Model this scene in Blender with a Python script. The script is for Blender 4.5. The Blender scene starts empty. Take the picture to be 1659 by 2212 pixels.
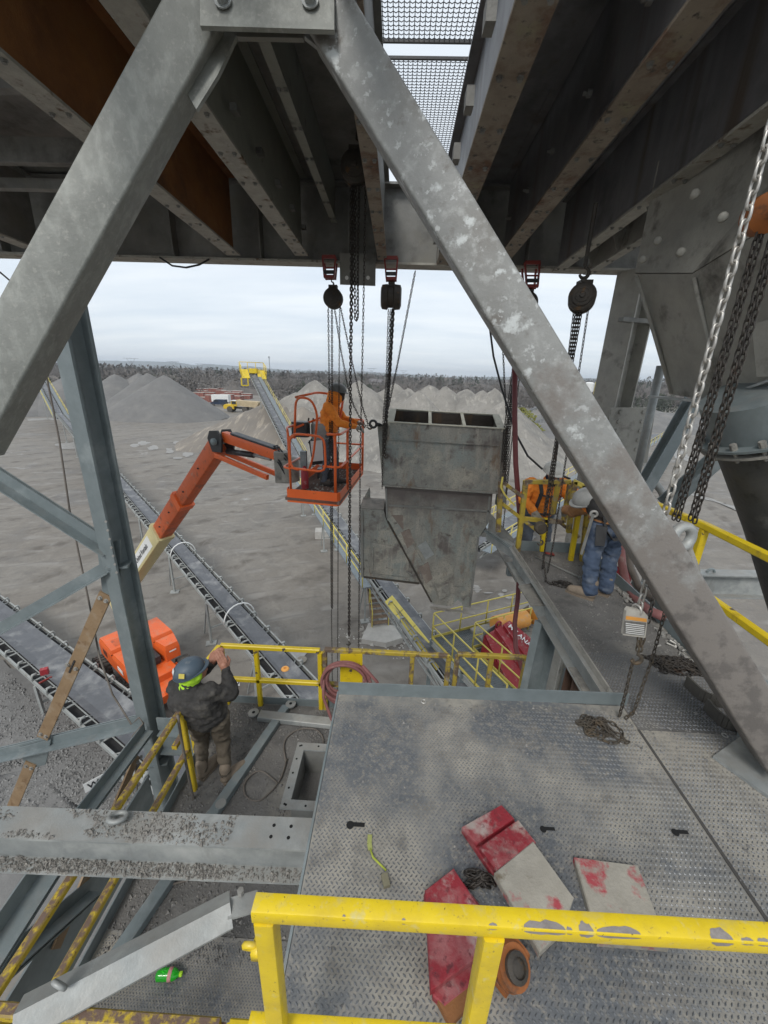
import bpy, bmesh, math, random
import numpy as np
from mathutils import Vector, Matrix, noise as mnoise
random.seed(7); RNG = np.random.default_rng(7)
SC = bpy.context.scene
COL = SC.collection
# ------------------------------------------------------------------ camera
F = 855.0; CX, CY = 829.5, 1106.0; CAMZ = 12.0            # pixel units of a 1659 x 2212 view of the photograph
PITCH = math.atan(296 / F); ROLL = math.radians(1.93); YAW = math.radians(-1.5)
_f = Vector((math.sin(YAW) * math.cos(PITCH), math.cos(YAW) * math.cos(PITCH), -math.sin(PITCH)))
_r = Vector((math.cos(YAW), -math.sin(YAW), 0)); _u = _r.cross(_f)
CR = math.cos(ROLL) * _r + math.sin(ROLL) * _u; CU = -math.sin(ROLL) * _r + math.cos(ROLL) * _u; CF = _f
EYE = Vector((0, 0, CAMZ))
cam = bpy.data.cameras.new('camera'); camo = bpy.data.objects.new('camera', cam); COL.objects.link(camo)
cam.sensor_fit = 'VERTICAL'; cam.sensor_height = 36; cam.lens = 36 * F / 2212; cam.clip_start = 0.05; cam.clip_end = 20000
m4 = Matrix((CR, CU, -CF)).transposed().to_4x4(); m4.translation = EYE; camo.matrix_world = m4
SC.camera = camo
# ------------------------------------------------------------------ sky, sun, exposure
SUN_EL, SUN_AZ = math.radians(48), math.radians(200)       # azimuth measured from +Y towards +X
W = bpy.data.worlds.new('World'); SC.world = W; W.use_nodes = True
nt = W.node_tree; nt.nodes.clear()
def wn(t, **k):
    n = nt.nodes.new(t)
    for a, b in k.items(): setattr(n, a, b)
    return n
wo = wn('ShaderNodeOutputWorld'); bg = wn('ShaderNodeBackground'); bg.inputs[1].default_value = 0.10
sky = wn('ShaderNodeTexSky', sky_type='NISHITA', sun_disc=False, sun_elevation=SUN_EL, sun_rotation=SUN_AZ)
tc = wn('ShaderNodeTexCoord'); sp = wn('ShaderNodeSeparateXYZ'); nt.links.new(tc.outputs['Generated'], sp.inputs[0])
ad = wn('ShaderNodeMath', operation='ABSOLUTE'); nt.links.new(sp.outputs[2], ad.inputs[0])
a2 = wn('ShaderNodeMath', operation='ADD'); a2.inputs[1].default_value = 0.13; nt.links.new(ad.outputs[0], a2.inputs[0])
dv = wn('ShaderNodeVectorMath', operation='DIVIDE'); cb = wn('ShaderNodeCombineXYZ')
for i in range(3): nt.links.new(a2.outputs[0], cb.inputs[i])
nt.links.new(tc.outputs['Generated'], dv.inputs[0]); nt.links.new(cb.outputs[0], dv.inputs[1])
mp = wn('ShaderNodeMapping'); mp.inputs['Scale'].default_value = (0.55, 1.5, 0.0); nt.links.new(dv.outputs[0], mp.inputs[0])
nz = wn('ShaderNodeTexNoise'); nz.inputs['Scale'].default_value = 1.3; nz.inputs['Detail'].default_value = 6; nz.inputs['Roughness'].default_value = 0.55
nt.links.new(mp.outputs[0], nz.inputs['Vector'])
cr = wn('ShaderNodeValToRGB'); nt.links.new(nz.outputs[0], cr.inputs[0])
cr.color_ramp.elements[0].position = 0.33; cr.color_ramp.elements[0].color = (0.655, 0.725, 0.80, 1)
cr.color_ramp.elements[1].position = 0.66; cr.color_ramp.elements[1].color = (0.80, 0.845, 0.885, 1)
sc10 = wn('ShaderNodeVectorMath', operation='SCALE'); sc10.inputs['Scale'].default_value = 8.5; nt.links.new(cr.outputs[0], sc10.inputs[0])
mx = wn('ShaderNodeMix', data_type='RGBA'); mx.inputs[0].default_value = 0.90
nt.links.new(sky.outputs[0], mx.inputs[6]); nt.links.new(sc10.outputs[0], mx.inputs[7])
nt.links.new(mx.outputs[2], bg.inputs[0]); nt.links.new(bg.outputs[0], wo.inputs[0])
sl = bpy.data.lights.new('sun', 'SUN'); sl.energy = 1.5; sl.angle = math.radians(18); sl.color = (1, 0.97, 0.93)
so = bpy.data.objects.new('sun', sl); COL.objects.link(so); so.location = (0, 0, 60)
sd = Vector((math.sin(SUN_AZ) * math.cos(SUN_EL), math.cos(SUN_AZ) * math.cos(SUN_EL), math.sin(SUN_EL)))
so.rotation_euler = sd.to_track_quat('Z', 'Y').to_euler()
vs = SC.view_settings; vs.view_transform = 'Standard'; vs.look = 'None'; vs.gamma = 1; vs.use_curve_mapping = False; vs.exposure = 0.57
SC.cycles.use_denoising = True; SC.cycles.max_bounces = 6; SC.cycles.diffuse_bounces = 3; SC.cycles.transparent_max_bounces = 8
# ------------------------------------------------------------------ pixel -> place
def ray(x, y): return CR * ((x - CX) / F) + CU * ((CY - y) / F) + CF
def PZ(x, y, Z): d = ray(x, y); return EYE + d * ((Z - CAMZ) / d.z)      # on a level Z
def PY(x, y, Y): d = ray(x, y); return EYE + d * (Y / d.y)              # on the plane Y
def PX(x, y, X): d = ray(x, y); return EYE + d * (X / d.x)
def PD(x, y, z): return EYE + ray(x, y) * z                             # at a depth along the lens axis
DECK, LOW = 9.8, 7.9
def V(*a): return Vector(a[0]) if len(a) == 1 else Vector(a)
# ------------------------------------------------------------------ materials
def M(name, col, col2=None, scale=6.0, rough=0.6, metal=0.0, bump=0.15, bscale=60.0, stains=(), dust=None, rough2=None, vary=0.5, streak=None, spec=0.5, distort=0.0, flatn=False, zst=()):
    """Procedural paint / steel / dirt.  stains: (colour, scale, lo, hi[, stretch xyz[, rough]])."""
    m = bpy.data.materials.new(name); m.use_nodes = True; t = m.node_tree; N = t.nodes; L = t.links; N.clear()
    out = N.new('ShaderNodeOutputMaterial'); bs = N.new('ShaderNodeBsdfPrincipled'); L.new(bs.outputs[0], out.inputs[0])
    g = N.new('ShaderNodeNewGeometry'); pos = g.outputs['Position']
    def noise(sc, det=6, rgh=0.6, stretch=None, off=0.0):
        n = N.new('ShaderNodeTexNoise'); n.inputs['Scale'].default_value = sc; n.inputs['Detail'].default_value = det; n.inputs['Roughness'].default_value = rgh; n.inputs['Distortion'].default_value = distort
        mp = N.new('ShaderNodeMapping'); mp.inputs['Location'].default_value = (off, off * 1.7, off * 0.6)
        if stretch: mp.inputs['Scale'].default_value = stretch
        L.new(pos, mp.inputs[0]); L.new(mp.outputs[0], n.inputs['Vector']); return n.outputs[0]
    def ramp(sock, lo, hi):
        r = N.new('ShaderNodeMapRange'); r.inputs[1].default_value = lo; r.inputs[2].default_value = hi; L.new(sock, r.inputs[0]); return r.outputs[0]
    def mix(f, a, b):
        x = N.new('ShaderNodeMix'); x.data_type = 'RGBA'
        if isinstance(f, float): x.inputs[0].default_value = f
        else: L.new(f, x.inputs[0])
        for s, v in ((6, a), (7, b)):
            if isinstance(v, tuple): x.inputs[s].default_value = (*v, 1)
            else: L.new(v, x.inputs[s])
        return x.outputs[2]
    c2 = col2 or tuple(min(1, v * 0.72) for v in col)
    cur = mix(ramp(noise(scale, 7, 0.65), 0.5 - vary * 0.4, 0.5 + vary * 0.4), col, c2)
    rg = None
    for i, s in enumerate(stains):
        st = s[4] if len(s) > 4 else None
        msk = ramp(noise(s[1], 8, 0.62, st, 3.1 + 7.7 * i), s[2], s[3])
        cur = mix(msk, cur, s[0])
        if len(s) > 5:
            x = N.new('ShaderNodeMix'); L.new(msk, x.inputs[0]); x.inputs[3].default_value = s[5]
            if rg is None: x.inputs[2].default_value = rough
            else: L.new(rg, x.inputs[2])
            rg = x.outputs[0]
    for i, (zc, z0, z1, ns, am) in enumerate(zst):                # rust or scale that starts at a height, with a ragged edge
        sz = N.new('ShaderNodeSeparateXYZ'); L.new(pos, sz.inputs[0]); nn = noise(ns, 7, .65, None, 40.0 + 9 * i); ma = N.new('ShaderNodeMath'); ma.operation = 'MULTIPLY_ADD'; L.new(nn, ma.inputs[0]); ma.inputs[1].default_value = am; L.new(sz.outputs[2], ma.inputs[2]); cur = mix(ramp(ma.outputs[0], z0 + am * .5, z1 + am * .5), cur, zc)
    if dust:
        sx = N.new('ShaderNodeSeparateXYZ'); L.new(g.outputs['Normal'], sx.inputs[0])
        up = ramp(sx.outputs[2], 0.35, 0.9); dn = ramp(noise(dust[1], 8, 0.65, None, 21.0), dust[2], dust[3])
        mu = N.new('ShaderNodeMath'); mu.operation = 'MULTIPLY'; L.new(up, mu.inputs[0]); L.new(dn, mu.inputs[1])
        cur = mix(mu.outputs[0], cur, dust[0])
    L.new(cur, bs.inputs['Base Color'])
    if rg is None:
        rr = N.new('ShaderNodeMapRange'); rr.inputs[3].default_value = max(0.05, rough - 0.12); rr.inputs[4].default_value = min(1, rough + 0.12)
        L.new(noise(scale * 2.3, 5, 0.6, None, 9.0), rr.inputs[0]); rg = rr.outputs[0]
    L.new(rg, bs.inputs['Roughness'])
    bs.inputs['Metallic'].default_value = metal; bs.inputs['Specular IOR Level'].default_value = spec
    if flatn:                                                   # foliage: shade the whole crown softly
        cx = N.new('ShaderNodeCombineXYZ'); cx.inputs[1].default_value = -0.45; cx.inputs[2].default_value = 0.9
        vm = N.new('ShaderNodeVectorMath'); vm.operation = 'NORMALIZE'; L.new(cx.outputs[0], vm.inputs[0]); L.new(vm.outputs[0], bs.inputs['Normal'])
    elif bump:
        b = N.new('ShaderNodeBump'); b.inputs['Strength'].default_value = bump; b.inputs['Distance'].default_value = 0.02
        L.new(noise(bscale, 5, 0.6, streak, 2.0), b.inputs['Height']); L.new(b.outputs[0], bs.inputs['Normal'])
    return m
DUST = (0.27, 0.25, 0.22)
RUST = (0.11, 0.045, 0.018)
galv = M('galvanised_steel', (0.328, 0.344, 0.336), (0.238, 0.254, 0.250), 9, 0.55, 0.25, 0.12, 90, [((0.47, 0.48, 0.46), 2.2, 0.52, 0.72), ((0.22, 0.225, 0.21), 4, 0.60, 0.75, (1, 1, .35))], (DUST, 3, 0.35, 0.75))
galv2 = M('blue_grey_galvanised_steel', (0.212, 0.246, 0.251), (0.162, 0.191, 0.196), 6, 0.5, 0.25, 0.08, 90, [((0.33, 0.36, 0.36), 1.7, 0.55, 0.75)], (DUST, 5, 0.5, 0.9))
strutm = M('weathered_galvanised_strut', (0.285, 0.288, 0.275), (0.215, 0.218, 0.208), 5, 0.6, 0.1, 0.14, 70, [((0.20, 0.195, 0.18), 3.0, 0.50, 0.68), ((0.33, 0.335, 0.32), 18, 0.52, 0.66), ((0.17, 0.16, 0.145), 9, 0.58, 0.68), ((0.50, 0.52, 0.51), 7, 0.59, 0.65), ((0.42, 0.43, 0.42), 22, 0.60, 0.66)], (DUST, 3, 0.55, 0.95), zst=[((0.19, 0.172, 0.155), 11.9, 11.2, 3.2, 5.0), ((0.13, 0.118, 0.108), 10.8, 10.0, 9.0, 7.0)])
strutl = M('dull_galvanised_strut', (0.255, 0.262, 0.238), (0.195, 0.20, 0.182), 6, 0.6, 0.1, 0.12, 70, [((0.31, 0.318, 0.29), 16, 0.50, 0.68, (1.0, 1.0, .45)), ((0.16, 0.165, 0.148), 3, 0.56, 0.74), ((0.30, 0.30, 0.27), 40, 0.55, 0.7)])
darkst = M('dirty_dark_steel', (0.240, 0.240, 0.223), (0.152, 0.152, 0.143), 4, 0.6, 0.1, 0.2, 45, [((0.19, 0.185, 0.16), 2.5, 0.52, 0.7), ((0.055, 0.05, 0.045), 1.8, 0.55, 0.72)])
greenst = M('greenish_grey_steel_plate', (0.260, 0.267, 0.227), (0.195, 0.202, 0.176), 3, 0.6, 0.05, 0.15, 40, [((0.09, 0.09, 0.08), 3, 0.6, 0.72)])
flange = M('chalky_beam_flange', (0.375, 0.362, 0.319), (0.250, 0.244, 0.213), 8, 0.7, 0.0, 0.3, 60, [((0.10, 0.06, 0.03), 7, 0.58, 0.68), ((0.37, 0.35, 0.31), 16, 0.55, 0.7)])
rustor = M('orange_rust_steel', (0.300, 0.125, 0.035), (0.163, 0.065, 0.022), 2.2, 0.75, 0.0, 0.2, 60, [((0.06, 0.03, 0.02), 1.1, 0.58, 0.75), ((0.28, 0.13, 0.04), 9, 0.55, 0.75)])
rustch = M('rusty_channel', (0.27, 0.235, 0.185), (0.185, 0.15, 0.115), 5, 0.75, 0.0, 0.4, 50, [((0.12, 0.06, 0.032), 3.5, 0.50, 0.66), ((0.24, 0.225, 0.14), 4, 0.58, 0.72), ((0.06, 0.052, 0.045), 14, 0.58, 0.68)])
wetpl = M('wet_streaked_plate', (0.215, 0.215, 0.221), (0.150, 0.150, 0.156), 3, 0.40, 0.15, 0.10, 30, [((0.26, 0.265, 0.28), 4.5, 0.50, 0.74, (1, 1, .05)), ((0.13, 0.10, 0.08), 3.2, 0.54, 0.72, (1, 1, .07)), ((0.07, 0.07, 0.075), 1.2, 0.52, 0.72), ((0.21, 0.195, 0.14), 2.2, .62, .74, (1, 1, .2))])
hopm = M('hopper_plate', (0.380, 0.370, 0.330), (0.260, 0.256, 0.230), 3, 0.6, 0.1, 0.2, 45, [((0.08, 0.075, 0.065), 2.6, 0.56, 0.72), ((0.27, 0.26, 0.23), 5, 0.6, 0.74)], (DUST, 3, 0.4, 0.8))
_cs = [((0.215, 0.24, 0.226), 1.7, 0.46, 0.62), ((0.35, 0.33, 0.275), 2.9, 0.52, 0.66), ((0.125, 0.108, 0.10), 2.6, 0.54, 0.63), ((0.34, 0.322, 0.275), 10, 0.52, 0.72, (1, 1, .14)), ((0.17, 0.105, 0.065), 3.0, 0.59, 0.69, (1, 1, .35)), ((0.09, 0.077, 0.067), 6, 0.60, 0.69), ((0.17, 0.16, 0.142), 40, 0.52, 0.68)]
chutem = M('stained_chute_steel', (0.275, 0.27, 0.238), (0.205, 0.20, 0.18), 5, 0.62, 0.1, 0.3, 45, _cs, (DUST, 5, 0.3, 0.6))
chutel = M('soot_banded_chute_steel', (0.27, 0.262, 0.228), (0.20, 0.193, 0.17), 5, 0.62, 0.1, 0.3, 45, _cs, (DUST, 5, 0.3, 0.6), zst=[((0.115, 0.098, 0.09), 9.75, 10.15, 3.0, .7)])
chutei = M('dark_chute_lining', (0.05, 0.04, 0.032), (0.03, 0.024, 0.02), 5, 0.8, 0, 0.3, 50, [((0.10, 0.06, 0.03), 4, 0.55, 0.7, (1, 1, .2))])  # near-black colour inside the open cells
creamst = M('cream_painted_steel', (0.50, 0.48, 0.39), (0.40, 0.38, 0.30), 6, 0.6, 0, 0.15, 60, [((0.16, 0.13, 0.09), 8, 0.60, 0.7)])
duststeel = M('dust_caked_steel', (0.30, 0.285, 0.25), (0.21, 0.20, 0.18), 7, 0.85, 0, 0.5, 45, [((0.14, 0.135, 0.125), 5, 0.5, 0.65)])
yel = M('chipped_yellow_paint', (0.66, 0.49, 0.012), (0.56, 0.40, 0.012), 5, 0.42, 0, 0.1, 70, [((0.30, 0.20, 0.03), 5, 0.60, 0.70), ((0.075, 0.06, 0.05), 9, 0.645, 0.665, None, 0.7)], (DUST, 8, 0.66, 0.8))
yelnear = M('fresh_yellow_paint', (0.74, 0.545, 0.014), (0.64, 0.46, 0.014), 8, 0.38, 0, 0.06, 60, [((0.52, 0.37, 0.03), 6, 0.50, 0.72), ((0.60, 0.50, 0.16), 30, 0.58, 0.70), ((0.34, 0.24, 0.05), 70, 0.62, 0.70), ((0.06, 0.035, 0.02), 60, 0.69, 0.72, None, 0.8)], ((0.50, 0.42, 0.16), 18, 0.55, 0.8))
yelold = M('worn_yellow_paint', (0.450, 0.333, 0.027), (0.270, 0.198, 0.045), 4, 0.6, 0, 0.25, 60, [((0.12, 0.085, 0.06), 6, 0.50, 0.58, None, 0.8), ((0.24, 0.21, 0.16), 9, 0.56, 0.66, None, 0.8)])
yelrust = M('rusty_yellow_paint', (0.55, 0.40, 0.02), (0.44, 0.31, 0.02), 5, 0.5, 0, 0.2, 70, [((0.15, 0.085, 0.045), 26, 0.60, 0.64, None, 0.8)], ((0.145, 0.095, 0.07), 24, 0.36, 0.52))
yelpale = M('pale_yellow_paint', (0.60, 0.50, 0.10), (0.50, 0.41, 0.09), 5, 0.5, 0, 0.05, 60)
orange = M('orange_machine_paint', (0.72, 0.125, 0.022), (0.62, 0.10, 0.018), 2.5, 0.4, 0, 0.05, 60, [((0.50, 0.17, 0.08), 3, 0.58, 0.75), ((0.10, 0.05, 0.03), 14, 0.66, 0.7)], ((0.42, 0.22, 0.14), 4, 0.5, 0.85))
orange2 = M('worn_orange_paint', (0.575, 0.106, 0.027), (0.450, 0.088, 0.025), 5, 0.5, 0, 0.1, 60, [((0.16, 0.06, 0.035), 5, 0.54, 0.7), ((0.33, 0.17, 0.11), 6, 0.6, 0.72)])
redp = M('dusty_red_paint', (0.32, 0.022, 0.03), (0.24, 0.018, 0.024), 5, 0.55, 0, 0.1, 60, [((0.45, 0.32, 0.30), 4.5, 0.56, 0.72)], (DUST, 5, 0.55, 0.85))
redblk = M('scuffed_red_liner', (0.272, 0.015, 0.025), (0.187, 0.015, 0.022), 9, 0.6, 0, 0.2, 60, [((0.30, 0.10, 0.10), 9, 0.46, 0.66), ((0.37, 0.28, 0.26), 7, 0.55, 0.66), ((0.33, 0.29, 0.25), 4, 0.60, 0.70), ((0.12, 0.02, 0.025), 30, 0.56, 0.68)], (DUST, 14, 0.55, 0.85))
greyblk = M('worn_grey_liner', (0.34, 0.315, 0.265), (0.26, 0.24, 0.20), 9, 0.8, 0, 0.25, 60, [((0.33, 0.05, 0.06), 6, 0.54, 0.62), ((0.13, 0.10, 0.06), 7, 0.60, 0.70)])
maroon = M('maroon_pipe_paint', (0.17, 0.04, 0.042), (0.13, 0.035, 0.037), 6, 0.55, 0, 0.1, 60)
cream = M('cream_boom_paint', (0.60, 0.52, 0.27), (0.52, 0.45, 0.23), 3, 0.45, 0, 0.05, 60, [((0.30, 0.22, 0.10), 6, 0.62, 0.74)])
white = M('white_paint', (0.74, 0.74, 0.72), (0.62, 0.62, 0.60), 4, 0.5, 0, 0.05, 60)
palest = M('pale_conveyor_steel', (0.343, 0.355, 0.343), (0.257, 0.269, 0.257), 3, 0.55, 0.1, 0.1, 60, [((0.25, 0.23, 0.20), 5, 0.58, 0.72)], (DUST, 4, 0.45, 0.8))
black = M('black_rubber', (0.022, 0.022, 0.024), (0.035, 0.034, 0.033), 6, 0.75, 0, 0.1, 60)
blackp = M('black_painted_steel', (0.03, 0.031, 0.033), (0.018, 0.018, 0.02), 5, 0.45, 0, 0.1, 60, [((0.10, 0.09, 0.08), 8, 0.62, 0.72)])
belt = M('conveyor_belt_rubber', (0.108, 0.112, 0.120), (0.075, 0.077, 0.083), 2.5, 0.55, 0, 0.1, 40, [((0.25, 0.25, 0.245), 1.3, 0.50, 0.75)])
tyre = M('dusty_tyre_rubber', (0.05, 0.047, 0.043), (0.10, 0.09, 0.078), 6, 0.85, 0, 0.3, 40, [((0.20, 0.18, 0.155), 4, 0.52, 0.7)])
chainm = M('dark_chain_steel', (0.035, 0.032, 0.030), (0.055, 0.045, 0.036), 14, 0.55, 0.4, 0.1, 90, [((0.10, 0.05, 0.025), 9, 0.60, 0.72)])
chainr = M('rusty_chain_steel', (0.085, 0.07, 0.05), (0.05, 0.042, 0.034), 14, 0.7, 0.2, 0.1, 90, [((0.13, 0.09, 0.05), 9, 0.56, 0.70)])
silver = M('bright_chain_steel', (0.52, 0.50, 0.46), (0.40, 0.38, 0.35), 14, 0.42, 0.6, 0.05, 90, [((0.25, 0.20, 0.15), 9, 0.62, 0.74)])
hoistm = M('grimy_hoist_casing', (0.040, 0.036, 0.032), (0.07, 0.058, 0.045), 9, 0.6, 0.2, 0.2, 60, [((0.16, 0.085, 0.03), 11, 0.60, 0.72)])
hoistor = M('grimy_orange_hoist', (0.36, 0.11, 0.02), (0.22, 0.075, 0.02), 9, 0.6, 0, 0.2, 60, [((0.05, 0.035, 0.025), 9, 0.55, 0.68)])
clampr = M('red_beam_clamp_paint', (0.25, 0.028, 0.018), (0.17, 0.022, 0.018), 12, 0.5, 0, 0.1, 60)
concrete = M('pale_concrete', (0.47, 0.455, 0.42), (0.36, 0.345, 0.32), 3, 0.85, 0, 0.3, 40)
strapw = M('brown_strap_plate', (0.27, 0.185, 0.105), (0.20, 0.13, 0.07), 5, 0.75, 0, 0.15, 60, [((0.31, 0.25, 0.18), 4, 0.55, 0.72), ((0.15, 0.085, 0.04), 10, 0.56, 0.7)])
stairm = M('rusty_stair_tread', (0.24, 0.17, 0.115), (0.16, 0.11, 0.07), 6, 0.75, 0, 0.2, 60)
gratem = M('steel_grating', (0.21, 0.24, 0.255), (0.15, 0.17, 0.18), 6, 0.5, 0.3, 0.1, 60)
hose = M('dusty_red_hose', (0.25, 0.10, 0.095), (0.18, 0.075, 0.07), 9, 0.7, 0, 0.1, 60, [((0.30, 0.26, 0.23), 6, 0.56, 0.72)])
cable = M('grey_brown_cable', (0.11, 0.095, 0.08), (0.16, 0.14, 0.12), 9, 0.7, 0, 0.1, 60)
motoro = M('orange_motor_paint', (0.72, 0.33, 0.06), (0.60, 0.27, 0.06), 4, 0.5, 0, 0.05, 60, [((0.45, 0.36, 0.25), 5, 0.55, 0.75)])
trucky = M('truck_yellow_paint', (0.70, 0.48, 0.03), (0.60, 0.40, 0.03), 3, 0.45, 0, 0.05, 40)
glassm = M('dark_window_glass', (0.03, 0.035, 0.04), (0.04, 0.045, 0.05), 2, 0.12, 0, 0, 40)
green = M('lime_fabric', (0.42, 0.72, 0.03), (0.34, 0.60, 0.03), 20, 0.8, 0, 0.3, 60)
hiviz = M('orange_hi_vis_cloth', (0.90, 0.29, 0.035), (0.78, 0.22, 0.025), 12, 0.85, 0, 0.5, 28, [((0.55, 0.14, 0.015), 9, 0.52, 0.7)])
jacket = M('grimy_work_jacket', (0.048, 0.045, 0.042), (0.026, 0.025, 0.024), 8, 0.85, 0, 0.7, 20, [((0.105, 0.097, 0.085), 5, 0.53, 0.70), ((0.02, 0.019, 0.019), 12, 0.56, 0.7)])
brownp = M('dusty_brown_trousers', (0.105, 0.085, 0.06), (0.07, 0.056, 0.04), 8, 0.9, 0, 0.5, 24, [((0.17, 0.145, 0.11), 5, 0.54, 0.7)])
jeans = M('dusty_blue_jeans', (0.065, 0.095, 0.15), (0.045, 0.066, 0.11), 9, 0.9, 0, 0.55, 26, [((0.16, 0.18, 0.21), 5, 0.52, 0.72)])
darkj = M('dark_jeans', (0.074, 0.092, 0.121), (0.101, 0.112, 0.128), 9, 0.9, 0, 0.5, 26, [((0.10, 0.11, 0.115), 5, 0.58, 0.75)])
boots = M('dusty_leather_boot', (0.24, 0.19, 0.14), (0.17, 0.135, 0.10), 14, 0.85, 0, 0.3, 50)
bootd = M('dark_leather_boot', (0.05, 0.045, 0.04), (0.08, 0.07, 0.06), 14, 0.8, 0, 0.3, 50)
skin = M('weathered_skin', (0.36, 0.17, 0.11), (0.29, 0.13, 0.085), 20, 0.6, 0, 0.1, 60)
glove = M('grey_work_glove', (0.30, 0.28, 0.24), (0.19, 0.17, 0.14), 20, 0.85, 0, 0.3, 60)
harn = M('black_harness_webbing', (0.03, 0.03, 0.032), (0.05, 0.05, 0.05), 20, 0.8, 0, 0.2, 90)
tan = M('tan_leather_belt', (0.33, 0.16, 0.06), (0.25, 0.12, 0.05), 15, 0.7, 0, 0.2, 60)
plastic_w = M('white_hard_hat', (0.62, 0.61, 0.57), (0.48, 0.46, 0.42), 14, 0.45, 0, 0.05, 60, [((0.10, 0.09, 0.08), 18, 0.62, 0.66)])
plastic_k = M('dark_hard_hat', (0.085, 0.09, 0.085), (0.12, 0.12, 0.11), 9, 0.5, 0, 0.05, 60)
plastic_g = M('grey_hard_hat', (0.30, 0.30, 0.285), (0.22, 0.22, 0.21), 9, 0.5, 0, 0.05, 60)
plastic_b = M('blue_grey_hard_hat', (0.055, 0.085, 0.115), (0.075, 0.10, 0.125), 9, 0.5, 0, 0.05, 60, [((0.22, 0.23, 0.23), 6, 0.58, 0.75)])
stonem = M('crushed_stone', (0.20, 0.195, 0.185), (0.13, 0.125, 0.12), 30, 0.9, 0, 0.3, 60, [((0.32, 0.30, 0.275), 20, 0.52, 0.66)])
boltm = M('zinc_bolts', (0.42, 0.41, 0.38), (0.28, 0.27, 0.25), 20, 0.5, 0.4, 0.1, 60)
wood = M('dusty_board', (0.36, 0.32, 0.26), (0.27, 0.235, 0.19), 8, 0.85, 0, 0.2, 50)
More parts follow.
